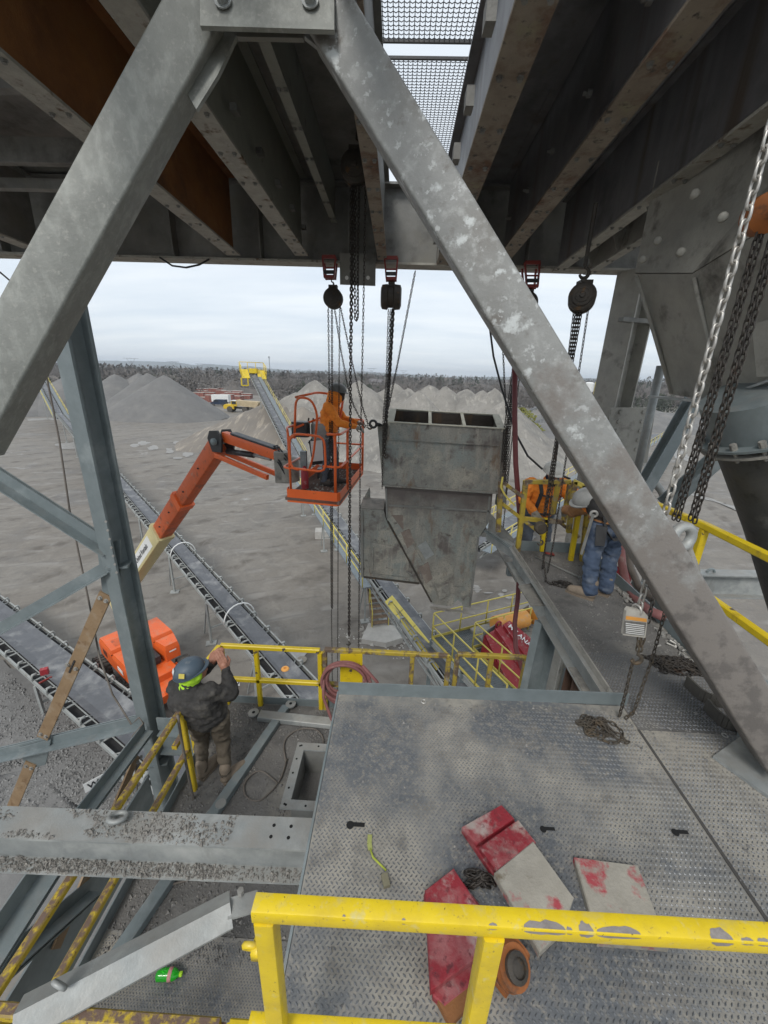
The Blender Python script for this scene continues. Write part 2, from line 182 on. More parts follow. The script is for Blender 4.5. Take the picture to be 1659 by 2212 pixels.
# ------------------------------------------------------------------ mesh building
def frame(p0, p1, up=(0, 0, 1)):
    d = (V(p1) - V(p0)).normalized(); u = V(up)
    if abs(d.dot(u.normalized())) > 0.995: u = Vector((0, 1, 0))
    s = d.cross(u).normalized(); return d, s, s.cross(d)
class MB:
    def __init__(s): s.v = []; s.f = []; s.mi = []; s.cur = 0
    def add(s, vs, fs):
        o = len(s.v); s.v += [tuple(v) for v in vs]; s.f += [tuple(i + o for i in f) for f in fs]; s.mi += [s.cur] * len(fs); return s
    def box(s, c, size, rz=0.0, rot=None):
        R = rot or Matrix.Rotation(rz, 3, 'Z'); c = V(c); x, y, z = [k / 2 for k in size]
        vs = [c + R @ Vector((a * x, b * y, d * z)) for a in (-1, 1) for b in (-1, 1) for d in (-1, 1)]
        return s.add(vs, [(0, 1, 3, 2), (4, 6, 7, 5), (0, 4, 5, 1), (2, 3, 7, 6), (0, 2, 6, 4), (1, 5, 7, 3)])
    def ext(s, p0, p1, prof, up=(0, 0, 1), cap=True, prof1=None):
        d, a, b = frame(p0, p1, up); n = len(prof); q = prof1 or prof
        vs = [V(p0) + a * x + b * y for x, y in prof] + [V(p1) + a * x + b * y for x, y in q]
        fs = [(i, (i + 1) % n, n + (i + 1) % n, n + i) for i in range(n)]
        if cap: fs += [tuple(range(n))[::-1], tuple(range(n, 2 * n))]
        return s.add(vs, fs)
    def bar(s, p0, p1, w, h=None, up=(0, 0, 1)):
        h = w if h is None else h; w /= 2; h /= 2
        return s.ext(p0, p1, [(-w, -h), (w, -h), (w, h), (-w, h)], up)
    def rbar(s, p0, p1, w, h=None, up=(0, 0, 1), r=None, k=3):      # box section with rounded corners
        h = w if h is None else h; r = r or min(w, h) * 0.12; pr = []
        for cx, cy, a0 in ((w/2-r, h/2-r, 0), (-w/2+r, h/2-r, 90), (-w/2+r, -h/2+r, 180), (w/2-r, -h/2+r, 270)):
            for i in range(k + 1):
                a = math.radians(a0 + 90 * i / k); pr.append((cx + r * math.cos(a), cy + r * math.sin(a)))
        return s.ext(p0, p1, pr, up)
    def ibeam(s, p0, p1, dep, fl, tf=0.02, tw=0.014, up=(0, 0, 1)):  # origin at section centre
        h, f, t = dep / 2, fl / 2, tw / 2
        return s.ext(p0, p1, [(-f, -h), (f, -h), (f, -h + tf), (t, -h + tf), (t, h - tf), (f, h - tf), (f, h), (-f, h), (-f, h - tf), (-t, h - tf), (-t, -h + tf), (-f, -h + tf)], up)
    def chan(s, p0, p1, dep, fl, t=0.012, up=(0, 0, 1), side=1):
        h = dep / 2; P = [(0, -h), (fl, -h), (fl, -h + t), (t, -h + t), (t, h - t), (fl, h - t), (fl, h), (0, h)]
        if side < 0: P = [(-x, y) for x, y in P][::-1]
        return s.ext(p0, p1, P, up)
    def angle(s, p0, p1, a=0.08, b=0.08, t=0.008, up=(0, 0, 1), side=1):
        P = [(0, 0), (a, 0), (a, t), (t, t), (t, b), (0, b)]
        if side < 0: P = [(-x, y) for x, y in P][::-1]
        return s.ext(p0, p1, P, up)
    def plate(s, pts, th, n=None):                                   # polygon with thickness, thickened along -normal
        pts = [V(p) for p in pts]
        if n is None:
            n = Vector((0, 0, 0))
            for i in range(len(pts)):
                a, b = pts[i], pts[(i + 1) % len(pts)]; n += Vector(((a.y - b.y) * (a.z + b.z), (a.z - b.z) * (a.x + b.x), (a.x - b.x) * (a.y + b.y)))
        n = V(n).normalized(); k = len(pts)
        return s.add(pts + [p - n * th for p in pts], [tuple(range(k)), tuple(range(2 * k - 1, k - 1, -1))] + [(i, k + i, k + (i + 1) % k, (i + 1) % k) for i in range(k)])
    def tube(s, pts, r, n=8, closed=False, cap=True):
        pts = [V(p) for p in pts]; k = len(pts); rs = r if isinstance(r, (list, tuple)) else [r] * k; vs = []; u = None
        for i, p in enumerate(pts):
            a = pts[(i - 1) % k] if (i or closed) else pts[0]; b = pts[(i + 1) % k] if (i < k - 1 or closed) else pts[-1]
            d = (b - a).normalized()
            if u is None:
                u = Vector((0, 0, 1)) if abs(d.z) < 0.9 else Vector((0, 1, 0))
            sd_ = d.cross(u)
            if sd_.length < 1e-4: sd_ = d.cross(Vector((1, 0.3, 0)))
            sd_.normalize(); u = sd_.cross(d)
            vs += [p + (sd_ * math.cos(2 * math.pi * j / n) + u * math.sin(2 * math.pi * j / n)) * rs[i] for j in range(n)]
        fs = []
        for i in range(k if closed else k - 1):
            for j in range(n):
                fs.append((i * n + j, i * n + (j + 1) % n, ((i + 1) % k) * n + (j + 1) % n, ((i + 1) % k) * n + j))
        if cap and not closed: fs += [tuple(range(n))[::-1], tuple(range((k - 1) * n, k * n))]
        return s.add(vs, fs)
    def cyl(s, p0, p1, r, n=12, r1=None): return s.tube([p0, p1], [r, r if r1 is None else r1], n)
    def lathe(s, p, axis, prof, n=16, up=(0, 0, 1)):                 # prof: (radius, height along axis)
        d, a, b = frame(V(0, 0, 0), axis, up); p = V(p); k = len(prof)
        vs = [p + d * h + (a * math.cos(2 * math.pi * j / n) + b * math.sin(2 * math.pi * j / n)) * r for r, h in prof for j in range(n)]
        fs = [(i * n + j, i * n + (j + 1) % n, (i + 1) * n + (j + 1) % n, (i + 1) * n + j) for i in range(k - 1) for j in range(n)]
        return s.add(vs, fs + [tuple(range(n))[::-1], tuple(range((k - 1) * n, k * n))])
    def torus(s, c, axis, R, r, n=20, k=8):
        d, a, b = frame(V(0, 0, 0), axis)
        return s.tube([V(c) + (a * math.cos(2 * math.pi * i / n) + b * math.sin(2 * math.pi * i / n)) * R for i in range(n)], r, k, True)
    def chain(s, pts, pitch, wire, wid=None, nj=10, ni=5):
        pts = [V(p) for p in pts]; wid = wid or wire * 3.3; L = pitch + 2 * wire; hl = (L - wid) / 2
        base = []
        for j in range(nj):
            a = 2 * math.pi * j / nj; rr = (wid - wire) / 2; cx = rr * math.cos(a); cy = rr * math.sin(a); base.append((cx, cy + (hl if math.sin(a) > 0.01 else -hl if math.sin(a) < -0.01 else 0), math.cos(a), math.sin(a)))
        segs = [(pts[i + 1] - pts[i]).length for i in range(len(pts) - 1)]; tot = sum(segs); nl = max(1, int(tot / pitch)); k = 0
        for li in range(nl):
            t = (li + 0.5) * pitch; i = 0
            while i < len(segs) - 1 and t > segs[i]: t -= segs[i]; i += 1
            p = pts[i].lerp(pts[i + 1], t / max(segs[i], 1e-6)); d, a, b = frame(pts[i], pts[i + 1], (0.3, 1, 0.2))
            th = (0.6 if li % 2 else 0.6 + math.pi / 2) + 0.15 * math.sin(li * 1.7); s1 = a * math.cos(th) + b * math.sin(th); s2 = d.cross(s1)
            vs = []
            for cx, cy, nx, ny in base:
                for q in range(ni):
                    w = 2 * math.pi * q / ni; rr = wire / 2
                    vs.append(p + s1 * (cx + nx * rr * math.cos(w)) + d * (cy + ny * rr * math.cos(w)) + s2 * (rr * math.sin(w)))
            s.add(vs, [(j * ni + q, ((j + 1) % nj) * ni + q, ((j + 1) % nj) * ni + (q + 1) % ni, j * ni + (q + 1) % ni) for j in range(nj) for q in range(ni)])
        return s
    def build(s, name, mat=None, parent=None, smooth=False, label=None, cat=None, group=None, kind=None):
        me = bpy.data.meshes.new(name); o = V(parent.location) if parent and not parent.get('_z') else Vector((0, 0, 0))
        if parent and parent.parent: o = V(parent.parent.location)
        ctr = Vector((0, 0, 0))
        if not parent and s.v:
            A = np.array(s.v); ctr = Vector(((A[:, 0].min() + A[:, 0].max()) / 2, (A[:, 1].min() + A[:, 1].max()) / 2, A[:, 2].min())); o = ctr
        me.from_pydata([(v[0] - o.x, v[1] - o.y, v[2] - o.z) for v in s.v], [], s.f)
        for m in (mat if isinstance(mat, (list, tuple)) else [mat]):
            if m: me.materials.append(m)
        if any(s.mi): me.polygons.foreach_set('material_index', s.mi)
        if smooth: me.shade_smooth() if smooth is True else me.set_sharp_from_angle(angle=math.radians(smooth)) or me.polygons.foreach_set('use_smooth', [True] * len(me.polygons))
        me.update()
        bm = bmesh.new(); bm.from_mesh(me); bmesh.ops.recalc_face_normals(bm, faces=bm.faces); bm.to_mesh(me); bm.free()
        ob = bpy.data.objects.new(name, me); COL.objects.link(ob)
        if parent: ob.parent = parent
        else: ob.location = ctr
        return tag(ob, label, cat, group, kind)
def tag(ob, label=None, cat=None, group=None, kind=None):
    for k, v in (('label', label), ('category', cat), ('group', group), ('kind', kind)):
        if v: ob[k] = v
    return ob
def T(name, label, cat, loc, group=None):
    o = bpy.data.objects.new(name, None); COL.objects.link(o); o.location = V(loc); o.empty_display_size = 0.2
    return tag(o, label, cat, group)
def copy_tree(o, parent=None):
    c = o.copy(); COL.objects.link(c); c.parent = parent
    for ch in o.children: copy_tree(ch, c)
    return c
def ring_bolt(mb, c, axis, r=0.014, h=0.014):
    mb.lathe(c, axis, [(r * 1.5, 0), (r * 1.5, h * 0.25), (r, h * 0.25), (r, h)], 6)
def stones(pts, smin, smax, name, mat, parent=None, **k):           # many little angular stones as one mesh
    mb = MB(); base = [(1, 0, -.35), (-.6, .8, -.35), (-.5, -.9, -.35), (.35, .1, .8), (-.3, .25, .65)]
    fs = [(0, 1, 4, 3), (1, 2, 4), (2, 0, 3), (2, 3, 4)]
    for p in pts:
        a = random.uniform(0, 6.28); s = random.uniform(smin, smax) * (0.5 + random.random() ** 2); c, d = math.cos(a) * s, math.sin(a) * s; h = s * random.uniform(.5, 1)
        mb.add([(p[0] + x * c - y * d, p[1] + x * d + y * c, p[2] + (z + .35) * h) for x, y, z in base], fs)
    return mb.build(name, mat, parent, **k)
stoned = M('dark_sharp_gravel', (0.16, 0.15, 0.137), (0.22, 0.208, 0.188), 40, 0.9, 0, 0.2, 60, [((0.32, 0.30, 0.265), 55, 0.52, 0.64), ((0.09, 0.085, 0.08), 70, .56, .66)])
# ================================================================== SETTING: ground, hills, woods, stockpiles
def fbm(x, y, z=0.0, o=4): return mnoise.fractal(Vector((x, y, z)), 1.0, 2.0, o)
groundm = M('yard_dirt', (0.188, 0.168, 0.143), (0.146, 0.131, 0.112), 0.28, 0.85, 0, 0.6, 2.2,
            [((0.205, 0.191, 0.169), 0.05, 0.42, 0.62), ((0.112, 0.100, 0.086), 0.11, 0.50, 0.66, None, 0.5), ((0.214, 0.196, 0.169), 0.45, 0.52, 0.66),
             ((0.118, 0.106, 0.091), 0.7, 0.53, 0.68, None, 0.55), ((0.255, 0.243, 0.222), 0.16, 0.63, 0.72, None, 0.45), ((0.140, 0.126, 0.108), 3.0, 0.50, 0.74), ((0.205, 0.186, 0.160), 9, 0.52, 0.76)], distort=1.4)
# worn wheel tracks winding over the yard
t = groundm.node_tree; N = t.nodes; Lk = t.links; bsd = [n for n in N if n.type == 'BSDF_PRINCIPLED'][0]; prev = bsd.inputs['Base Color'].links[0].from_socket; gp0 = [n for n in N if n.type == 'NEW_GEOMETRY'][0].outputs['Position']
for k, (sc_, ds, rot, col_, w0) in enumerate(((0.075, 9.0, 0.5, (0.10, 0.087, 0.073), .80), (0.11, 11.0, 1.3, (0.215, 0.20, 0.178), .84), (0.33, 5.0, .2, (0.22, 0.206, 0.185), .955), (0.21, 4.0, 2.2, (0.088, 0.08, 0.072), .94))):
    mp_n = N.new('ShaderNodeMapping'); mp_n.inputs['Rotation'].default_value = (0, 0, rot); Lk.new(gp0, mp_n.inputs[0]); wv = N.new('ShaderNodeTexWave'); wv.wave_type = 'RINGS' if k > 1 else 'BANDS'; wv.rings_direction = 'Z'; mp_n.inputs['Location'].default_value = ((9, -26, 0) if k == 2 else (-22, -38, 0) if k == 3 else (0, 0, 0)); wv.inputs['Scale'].default_value = sc_; wv.inputs['Distortion'].default_value = ds; wv.inputs['Detail'].default_value = 4; wv.inputs['Detail Scale'].default_value = .35; wv.inputs['Detail Roughness'].default_value = .62; Lk.new(mp_n.outputs[0], wv.inputs[0])
    r_ = N.new('ShaderNodeMapRange'); r_.inputs[1].default_value = w0; r_.inputs[2].default_value = w0 + .14; Lk.new(wv.outputs['Fac'], r_.inputs[0]); nn_ = N.new('ShaderNodeTexNoise'); nn_.inputs['Scale'].default_value = .9; nn_.inputs['Detail'].default_value = 7; Lk.new(gp0, nn_.inputs['Vector']); r2_ = N.new('ShaderNodeMapRange'); r2_.inputs[1].default_value = .42; r2_.inputs[2].default_value = .62; Lk.new(nn_.outputs[0], r2_.inputs[0])
    hf = N.new('ShaderNodeMath'); hf.operation = 'MULTIPLY'; hf.inputs[1].default_value = .9; Lk.new(r_.outputs[0], hf.inputs[0]); mu_ = N.new('ShaderNodeMath'); mu_.operation = 'MULTIPLY'; Lk.new(hf.outputs[0], mu_.inputs[0]); Lk.new(r2_.outputs[0], mu_.inputs[1]); mx_ = N.new('ShaderNodeMix'); mx_.data_type = 'RGBA'; Lk.new(mu_.outputs[0], mx_.inputs[0]); Lk.new(prev, mx_.inputs[6]); mx_.inputs[7].default_value = (*col_, 1); prev = mx_.outputs[2]
Lk.new(prev, bsd.inputs['Base Color'])
mb = MB(); NA, rings = 150, [0.0]
r = 1.5
while r < 9000: rings.append(r); r *= 1.068
def gz(x, y):
    d = math.hypot(x, y); z = 0.10 * fbm(x * .12, y * .12) + 0.035 * fbm(x * .9, y * .9, 5)
    if d > 150:
        z += min(1, (d - 150) / 400) * (3 * fbm(x * .004, y * .004, 2) + 1)
        rt = max(0, x - 0.40 * y) / 120; z += min(1, (d - 150) / 200) * min(9, 7 * rt)
    return z
gv = [(0, 8, gz(0, 8))]
for r in rings[1:]:
    for j in range(NA):
        a = 2 * math.pi * j / NA; x, y = r * math.sin(a), 8 + r * math.cos(a); gv.append((x, y, gz(x, y)))
gf = [(0, 1 + (j + 1) % NA, 1 + j) for j in range(NA)]
for i in range(len(rings) - 2):
    for j in range(NA): gf.append((1 + i * NA + j, 1 + i * NA + (j + 1) % NA, 1 + (i + 1) * NA + (j + 1) % NA, 1 + (i + 1) * NA + j))
mb.add(gv, gf); mb.build('yard_ground', groundm, smooth=True, kind='structure')
hillm = M('wooded_hills', (0.075, 0.085, 0.075), (0.05, 0.058, 0.05), 0.01, 1, 0, 0, 1)
for i, (x0, x1, Y, zt) in enumerate(((-4200, -900, 4200, 92), (-2300, 900, 3600, 40), (200, 3600, 3300, 48))):
    mb = MB(); n = 70; vs = []
    for k in range(n + 1):
        x = x0 + (x1 - x0) * k / n; e = math.sin(math.pi * k / n) ** 0.6; h = zt * e * (0.72 + 0.35 * fbm(x * .0016, i * 9.0, 1))
        vs += [(x, Y - 500, -4), (x, Y, max(2, h)), (x, Y + 700, -4)]
    mb.add(vs, [(3 * k + a, 3 * k + a + 1, 3 * k + a + 4, 3 * k + a + 3) for k in range(n) for a in (0, 1)])
    mb.build('hill', hillm, smooth=True, kind='structure')
# woods: bare grey-brown trees with some evergreens, too many and too far to tell apart
def ridge(mb, y, h, k):
    n = 150; vs = []
    for i in range(n + 1):
        x = -1.05 * y + 2.05 * y * i / n; z0 = gz(x, y); t = h * (.62 + .55 * fbm(x * .035 * 200 / y, k * 5.0, 2) + .25 * fbm(x * .2 * 200 / y, k * 3.0, 7)); vs += [(x, y - h, z0 - .3), (x, y, z0 + max(.4, t)), (x, y + h, z0 - .3)]
    mb.add(vs, [(3 * i + a, 3 * i + a + 1, 3 * i + a + 4, 3 * i + a + 3) for i in range(n) for a in (0, 1)])
def woods(name, mat, spots, label, leafy):
    mb = MB()
    for x, y, h, w in spots:
        z0 = gz(x, y) - 0.3; q = 44 if y < 330 else 20
        for k in range(q):
            a = random.uniform(0, 6.283); t = random.random(); rr = w * math.sqrt(random.random()) * (0.35 + 1.1 * math.sin(math.pi * min(1, t * .9 + .12)) if not leafy else 1.15 - t)
            c = Vector((x + rr * math.cos(a), y + rr * math.sin(a), z0 + h * (0.12 + 0.88 * t))); s = random.uniform(.5, 1.25) * (0.75 if y < 330 else 1.7)
            u = Vector((random.gauss(0, 1), random.gauss(0, .6), random.gauss(0, 1) + .5)).normalized() * s; v = Vector((random.gauss(0, 1), random.gauss(0, 1), random.gauss(0, .6))).normalized() * s * .42
            mb.add([c - u - v, c + u - v * .6, c + v], [(0, 1, 2)])
        if y < 330: mb.add([(x - .18, y, z0), (x + .18, y, z0), (x, y, z0 + h * .9)], [(0, 1, 2)])
    if not leafy:
        for k, (y_, h_) in enumerate(((212, 4.5), (255, 6.2), (330, 8), (470, 9.5), (760, 12), (1150, 13))): ridge(mb, y_, h_, k)
    return mb.build(name, mat, kind='stuff', label=label, cat='woods')
barem = M('bare_branches', (0.115, 0.102, 0.092), (0.075, 0.068, 0.062), 0.12, 1, 0, 0, 1, [((0.17, 0.15, 0.13), 0.03, 0.5, 0.7), ((0.09, 0.085, 0.08), 0.3, .5, .62)], flatn=True)
evm = M('evergreen_foliage', (0.050, 0.060, 0.040), (0.035, 0.042, 0.030), 0.1, 1, 0, 0, 1, flatn=True)
bare, ever = [], []
for Y0, Y1, n, h0, h1 in ((165, 215, 620, 5, 8.5), (215, 300, 660, 6.5, 10), (300, 450, 620, 8.5, 12.5), (450, 750, 660, 9, 14), (750, 1400, 620, 11, 17)):
    for k in range(n):
        y = random.uniform(Y0, Y1); x = random.uniform(-1.0 * y, 0.95 * y)
        if Y0 < 200 and -0.50 * y < x < -0.30 * y and y < 212: continue
        if y > 300 and fbm(x * .006, y * .006, 3) > 0.34: continue
        (ever if fbm(x * .01, y * .01, 8) > 0.22 else bare).append((x, y, random.uniform(h0, h1), random.uniform(2.2, 4.2)))
woods('bare_woodland', barem, bare, 'belt of leafless grey brown woodland behind the stockpiles', False)
woods('evergreen_woodland', evm, ever, 'dark evergreen trees mixed into the far woodland', True)
# autumn shrubs at the foot of the right hand conveyor
shrubm = M('yellow_green_shrub', (0.20, 0.19, 0.035), (0.12, 0.13, 0.03), 2, 1, 0, 0, 1)
for i, (px, py, w, h) in enumerate(((1122, 908, 3.6, 3.2), (1146, 912, 3.4, 2.6))):
    b = PY(px, py, 96); mb = MB()
    for k in range(420):
        t = random.random(); a = random.uniform(0, 6.28); rr = w * math.sqrt(random.random()) * math.sin(math.pi * (0.25 + .7 * t)); c = Vector((b.x + rr * math.cos(a), b.y + rr * math.sin(a), h * t + 2.5 * (1 - i)))
        u = Vector((random.gauss(0, 1), random.gauss(0, 1), random.gauss(0, 1))).normalized() * .45; v = u.orthogonal() * .6; mb.add([c - u, c + u * .6 + v, c + u - v * .4], [(0, 1, 2)])
    ob = mb.build('shrub', shrubm, label=['yellow green bush left of the pair beside the far conveyor', 'lower yellow green bush right of the pair beside the far conveyor'][i], cat='shrub', group='bushes by the far conveyor')
    MB().tube([(b.x, b.y, -.1), (b.x + .2, b.y, h * .7 + 2.5 * (1 - i))], [.14, .04], 5).build('stem', wood, ob)
# stockpiles
gravm = M('grey_crushed_stone_pile', (0.155, 0.152, 0.146), (0.125, 0.122, 0.118), 0.5, 0.95, 0, 0.6, 5, [((0.18, 0.172, 0.16), 0.25, 0.5, 0.7)])
sandm = M('pale_screenings_pile', (0.245, 0.23, 0.205), (0.19, 0.178, 0.158), 0.3, 0.95, 0, 0.9, 2.2, [((0.15, 0.142, 0.128), 0.2, 0.50, 0.64, (1, 1, .4)), ((0.30, 0.283, 0.25), 0.8, 0.54, 0.68, (1.6, .8, .25)), ((0.16, 0.15, 0.135), 1.6, .55, .68, (2, 1, .3))])
brownm = M('streaked_sand_pile', (0.20, 0.175, 0.145), (0.15, 0.135, 0.118), 0.3, 0.95, 0, 0.6, 3, [((0.33, 0.29, 0.235), 0.55, 0.52, 0.68, (2.2, .5, .35))])
def pile(name, mat, cones, label, group, jag=0.5, res=64, seed=0):
    """cones: (x, y, height, radius); one heap whose surface is the upper envelope of the cones"""
    x0 = min(c[0] - c[3] for c in cones); x1 = max(c[0] + c[3] for c in cones); y0 = min(c[1] - c[3] for c in cones); y1 = max(c[1] + c[3] for c in cones)
    nx = res; ny = max(16, int(res * (y1 - y0) / (x1 - x0))); ny = min(ny, 110); vs = []
    for j in range(ny + 1):
        for i in range(nx + 1):
            x = x0 + (x1 - x0) * i / nx; y = y0 + (y1 - y0) * j / ny; h = -0.6
            for cx, cy, H, R in cones:
                d = math.hypot(x - cx, y - cy); a = math.atan2(y - cy, x - cx); rr = R * (1 + 0.06 * math.sin(3 * a + cx) + jag * .06 * fbm(math.cos(a) * 2.2, math.sin(a) * 2.2, cx))
                t = 1 - d / rr; hh = H * t - 0.015 * H * math.exp(-(d / (0.05 * R)) ** 2)
                if t < .1: hh -= 0
                h = max(h, hh)
            h += jag * (0.45 * fbm(x * .16, y * .16, seed) + 0.22 * fbm(x * .55, y * .3, seed + 4)) * min(1, max(0, h) / 2)
            vs.append((x, y, h))
    w = nx + 1
    return MB().add(vs, [(j * w + i, j * w + i + 1, (j + 1) * w + i + 1, (j + 1) * w + i) for j in range(ny) for i in range(nx)]).build(name, mat, smooth=True, label=label, cat='gravel pile', group=group)
def cone(px, py, Y, R): p = PY(px, py, Y); return (p.x, p.y, p.z * 1.035, R)
GP = 'grey stockpiles on the left'
for px, py, Y, R, lb in ((354, 811, 104, 15.5, 'grey crushed stone cone, rightmost of the left stockpiles'), (318, 807, 112, 15.5, 'grey stone cone second from the right of the left stockpiles'), (299, 807, 122, 15.5, 'grey stone cone peeking between the two right hand cones'),
                         (247, 809, 118, 15.5, 'grey stone cone just right of the steel column'), (147, 812, 110, 16.5, 'grey stone cone just left of the tall steel column'), (62, 832, 104, 14, 'low grey stone cone beside the far left stacker')):
    pile('gravel_pile', gravm, [cone(px, py, Y, R)], lb, GP, 0.14, 90, px)
pile('sand_pile', brownm, [cone(585, 866, 72, 15.5), cone(650, 880, 66, 12)], 'streaked brown sand heap under the yellow headed stacker', 'sand heaps', 0.9, 90, 3)
SP = 'pale screenings heaps'
for k, (cs, lb) in enumerate(((((681, 826, 76, 14), (640, 850, 80, 12)), 'pale heap with a sharp peak left of the basket worker'), (((776, 824, 78, 15), (745, 848, 74, 11)), 'pale heap behind the lift worker and chains'),
        (((852, 830, 82, 15),), 'pale heap peak just above the chute corner'), (((881, 838, 80, 14.5), (905, 846, 74, 12)), 'pale heap between two peaks above the chute'), (((928, 833, 82, 15), (964, 839, 80, 14)), 'pale twin topped heap above the chute middle'),
        (((1009, 841, 80, 14), (1043, 845, 78, 13)), 'pale heap above the right part of the chute'), (((1068, 842, 76, 14), (1085, 870, 66, 11)), 'pale heap at the right end of the pale ridge'))):
    pile('screenings_pile', sandm, [cone(*c) for c in cs], lb, SP, 1.0, 80, k)
pile('screenings_bench', sandm, [cone(720, 905, 66, 12), cone(800, 900, 64, 12), cone(880, 905, 62, 12), cone(960, 910, 62, 12), cone(1030, 905, 62, 12), cone(1085, 925, 60, 11)], 'low pale bank of screenings along the foot of the ridge', None, 1.2, 120, 4)
pile('gravel_pile', gravm, [cone(1240, 885, 118, 17), cone(1180, 915, 100, 12)], 'grey stone heap right of the pale ridge behind the white hatted worker', None, 0.6, 70, 5)
pile('gravel_pile', gravm, [cone(1400, 882, 125, 20), cone(1445, 892, 122, 18), cone(1500, 900, 120, 16)], 'long grey stone heap at the far right behind the steel braces', None, 0.6, 80, 6)
# dried slurry and puddles lying on the yard
slur = M('dried_white_slurry', (0.29, 0.28, 0.262), (0.20, 0.19, 0.175), 1.6, 0.55, 0, 0.1, 4)
wetm = M('wet_mud_patch', (0.165, 0.162, 0.16), (0.13, 0.125, 0.12), 0.3, 0.35, 0, 0.3, 1.5, [((0.23, 0.225, 0.215), 0.35, 0.5, 0.7, (1, 3, 1))])
def patch(pts, mat, z, jit=0.25, seed=0):
    P = [PZ(x, y, 0) for x, y in pts]; out = []
    for i in range(len(P)):
        a, b = P[i], P[(i + 1) % len(P)]; n = max(3, min(14, int((b - a).length / .5)))
        for k in range(n):
            q = a.lerp(b, k / n); L = (b - a).length; j = jit * min(2.0, L * .25); q = q + Vector((fbm(q.x * .7, q.y * .7, seed), fbm(q.x * .7, q.y * .7, seed + 9), 0)) * j
            out.append(q)
    c = sum(out, Vector()) / len(out); vs = [(c.x, c.y, gz(c.x, c.y) + z)]
    for k in (0.34, 0.67, 1.0): vs += [(c.x + (q.x - c.x) * k, c.y + (q.y - c.y) * k, gz(c.x + (q.x - c.x) * k, c.y + (q.y - c.y) * k) + z) for q in out]
    n = len(out); fs = [(0, 1 + i, 1 + (i + 1) % n) for i in range(n)] + [(1 + r * n + i, 1 + (r + 1) * n + i, 1 + (r + 1) * n + (i + 1) % n, 1 + r * n + (i + 1) % n) for r in (0, 1) for i in range(n)]
    MB().add(vs, fs).build('slurry_patch', mat, smooth=True, kind='structure')
patch([(60, 905), (190, 900), (330, 905), (330, 908), (180, 905), (60, 909)], slur, .04, .1, 2)
def splat(pts, n, w, seed):
    random.seed(seed)
    for k in range(n):
        t = random.random() * (len(pts) - 1); i = int(t); x = pts[i][0] + (pts[i + 1][0] - pts[i][0]) * (t - i) + random.gauss(0, w); y = pts[i][1] + (pts[i + 1][1] - pts[i][1]) * (t - i) + random.gauss(0, w * .45); r1, r2 = random.uniform(.4, 1.0) * w, random.uniform(.15, .4) * w
        patch([(x + r1 * math.cos(a), y + r2 * math.sin(a)) for a in np.linspace(0, 6.283, 8)[:-1]], slur, .03 + .002 * k, .5, k + seed)
splat([(1020, 1268), (1060, 1276), (1100, 1292)], 9, 11, 31); splat([(1090, 1156), (1150, 1163)], 5, 10, 32); splat([(366, 985), (402, 985)], 4, 16, 33); splat([(250, 960), (300, 958), (350, 966), (395, 974)], 7, 13, 34)
patch([(1480, 1058), (1540, 1080), (1620, 1105), (1625, 1118), (1560, 1093), (1500, 1072)], slur, .05, .6, 6)
patch([(790, 996), (830, 1002), (832, 1006), (795, 1001)], slur, .07, .3, 9)
patch([(1430, 965), (1480, 975), (1500, 1000), (1460, 990)], slur, .05, .3, 10)
patch([(120, 960), (170, 955), (178, 968), (135, 972)], slur, .06, .5, 7)
# gravel bed at lower left
gbm = M('loose_gravel_bed', (0.18, 0.176, 0.168), (0.14, 0.136, 0.13), 3, 0.95, 0, 0.9, 9)
patch([(-250, 1470), (60, 1440), (170, 1520), (300, 1560), (420, 1700), (420, 2100), (-250, 2100)], gbm, .06, .6, 11)
gs = []
for k in range(14000):
    x, y = random.uniform(-40, 330), random.uniform(1455, 1880)
    if y < 1450 + 60 * math.sin(x * .02) + (x - 100) * .25: continue
    p = PZ(x, y, 0); gs.append((p.x, p.y, gz(p.x, p.y) + .05))
stones(gs, .025, .06, 'loose_gravel', M('pale_loose_gravel', (0.25, 0.245, 0.235), (0.16, 0.156, 0.15), 9, .9, 0, .2, 40), kind='stuff', label='bed of loose grey gravel below the lower left conveyor', cat='gravel')
# ------------------------------------------------------------------ far things
pyl = M('far_steel_lattice', (0.30, 0.32, 0.34), None, 3, 0.7, 0, 0, 1)
for i, (px, py, hh, Y, lb) in enumerate(((282, 774, 22, 1500, 'largest steel pylon on the left skyline above the grey cones'), (373, 781, 18, 1900, 'steel pylon on the skyline above the rightmost grey cone'), (433, 786, 15, 2200, 'steel pylon on the skyline left of the yellow headed stacker'),
        (752, 797, 12, 2300, 'small steel pylon on the skyline above the basket worker'), (803, 796, 13, 2100, 'steel pylon on the skyline between the hanging chains'), (872, 801, 10, 2500, 'small steel pylon on the skyline right of the load chain'))):
    top = PY(px, py, Y); s = Y / 855; w = hh * .75 * s; z0 = -5; H = top.z; mb = MB(); x, y = top.x, Y; t = .5 * s
    for sx in (-1, 1):
        mb.bar((x + sx * w * .22, y, z0), (x + sx * w * .12, y, H - .45 * hh * s), t); mb.bar((x + sx * w * .12, y, H - .45 * hh * s), (x + sx * w * .55, y, H), t)
        mb.bar((x + sx * w * .22, y, z0), (x - sx * w * .16, y, (H + z0) / 2), t); mb.bar((x + sx * w * .95, y, H), (x, y, H - .02 * hh * s), t); mb.bar((x + sx * w * .12, y, H - .45 * hh * s), (x, y, H - .2 * hh * s), t)
    mb.bar((x - w, y, H), (x + w, y, H), t * 1.2); mb.build('pylon', pyl, label=lb, cat='pylon', group='power pylons on the skyline')
p = PY(581, 770, 1300); mb = MB()
for k in range(3):
    a = 2.1 * k; mb.bar((p.x + 1.2 * math.cos(a), 1300 + 1.2 * math.sin(a), -5), (p.x + .7 * math.cos(a), 1300 + .7 * math.sin(a), p.z), .7)
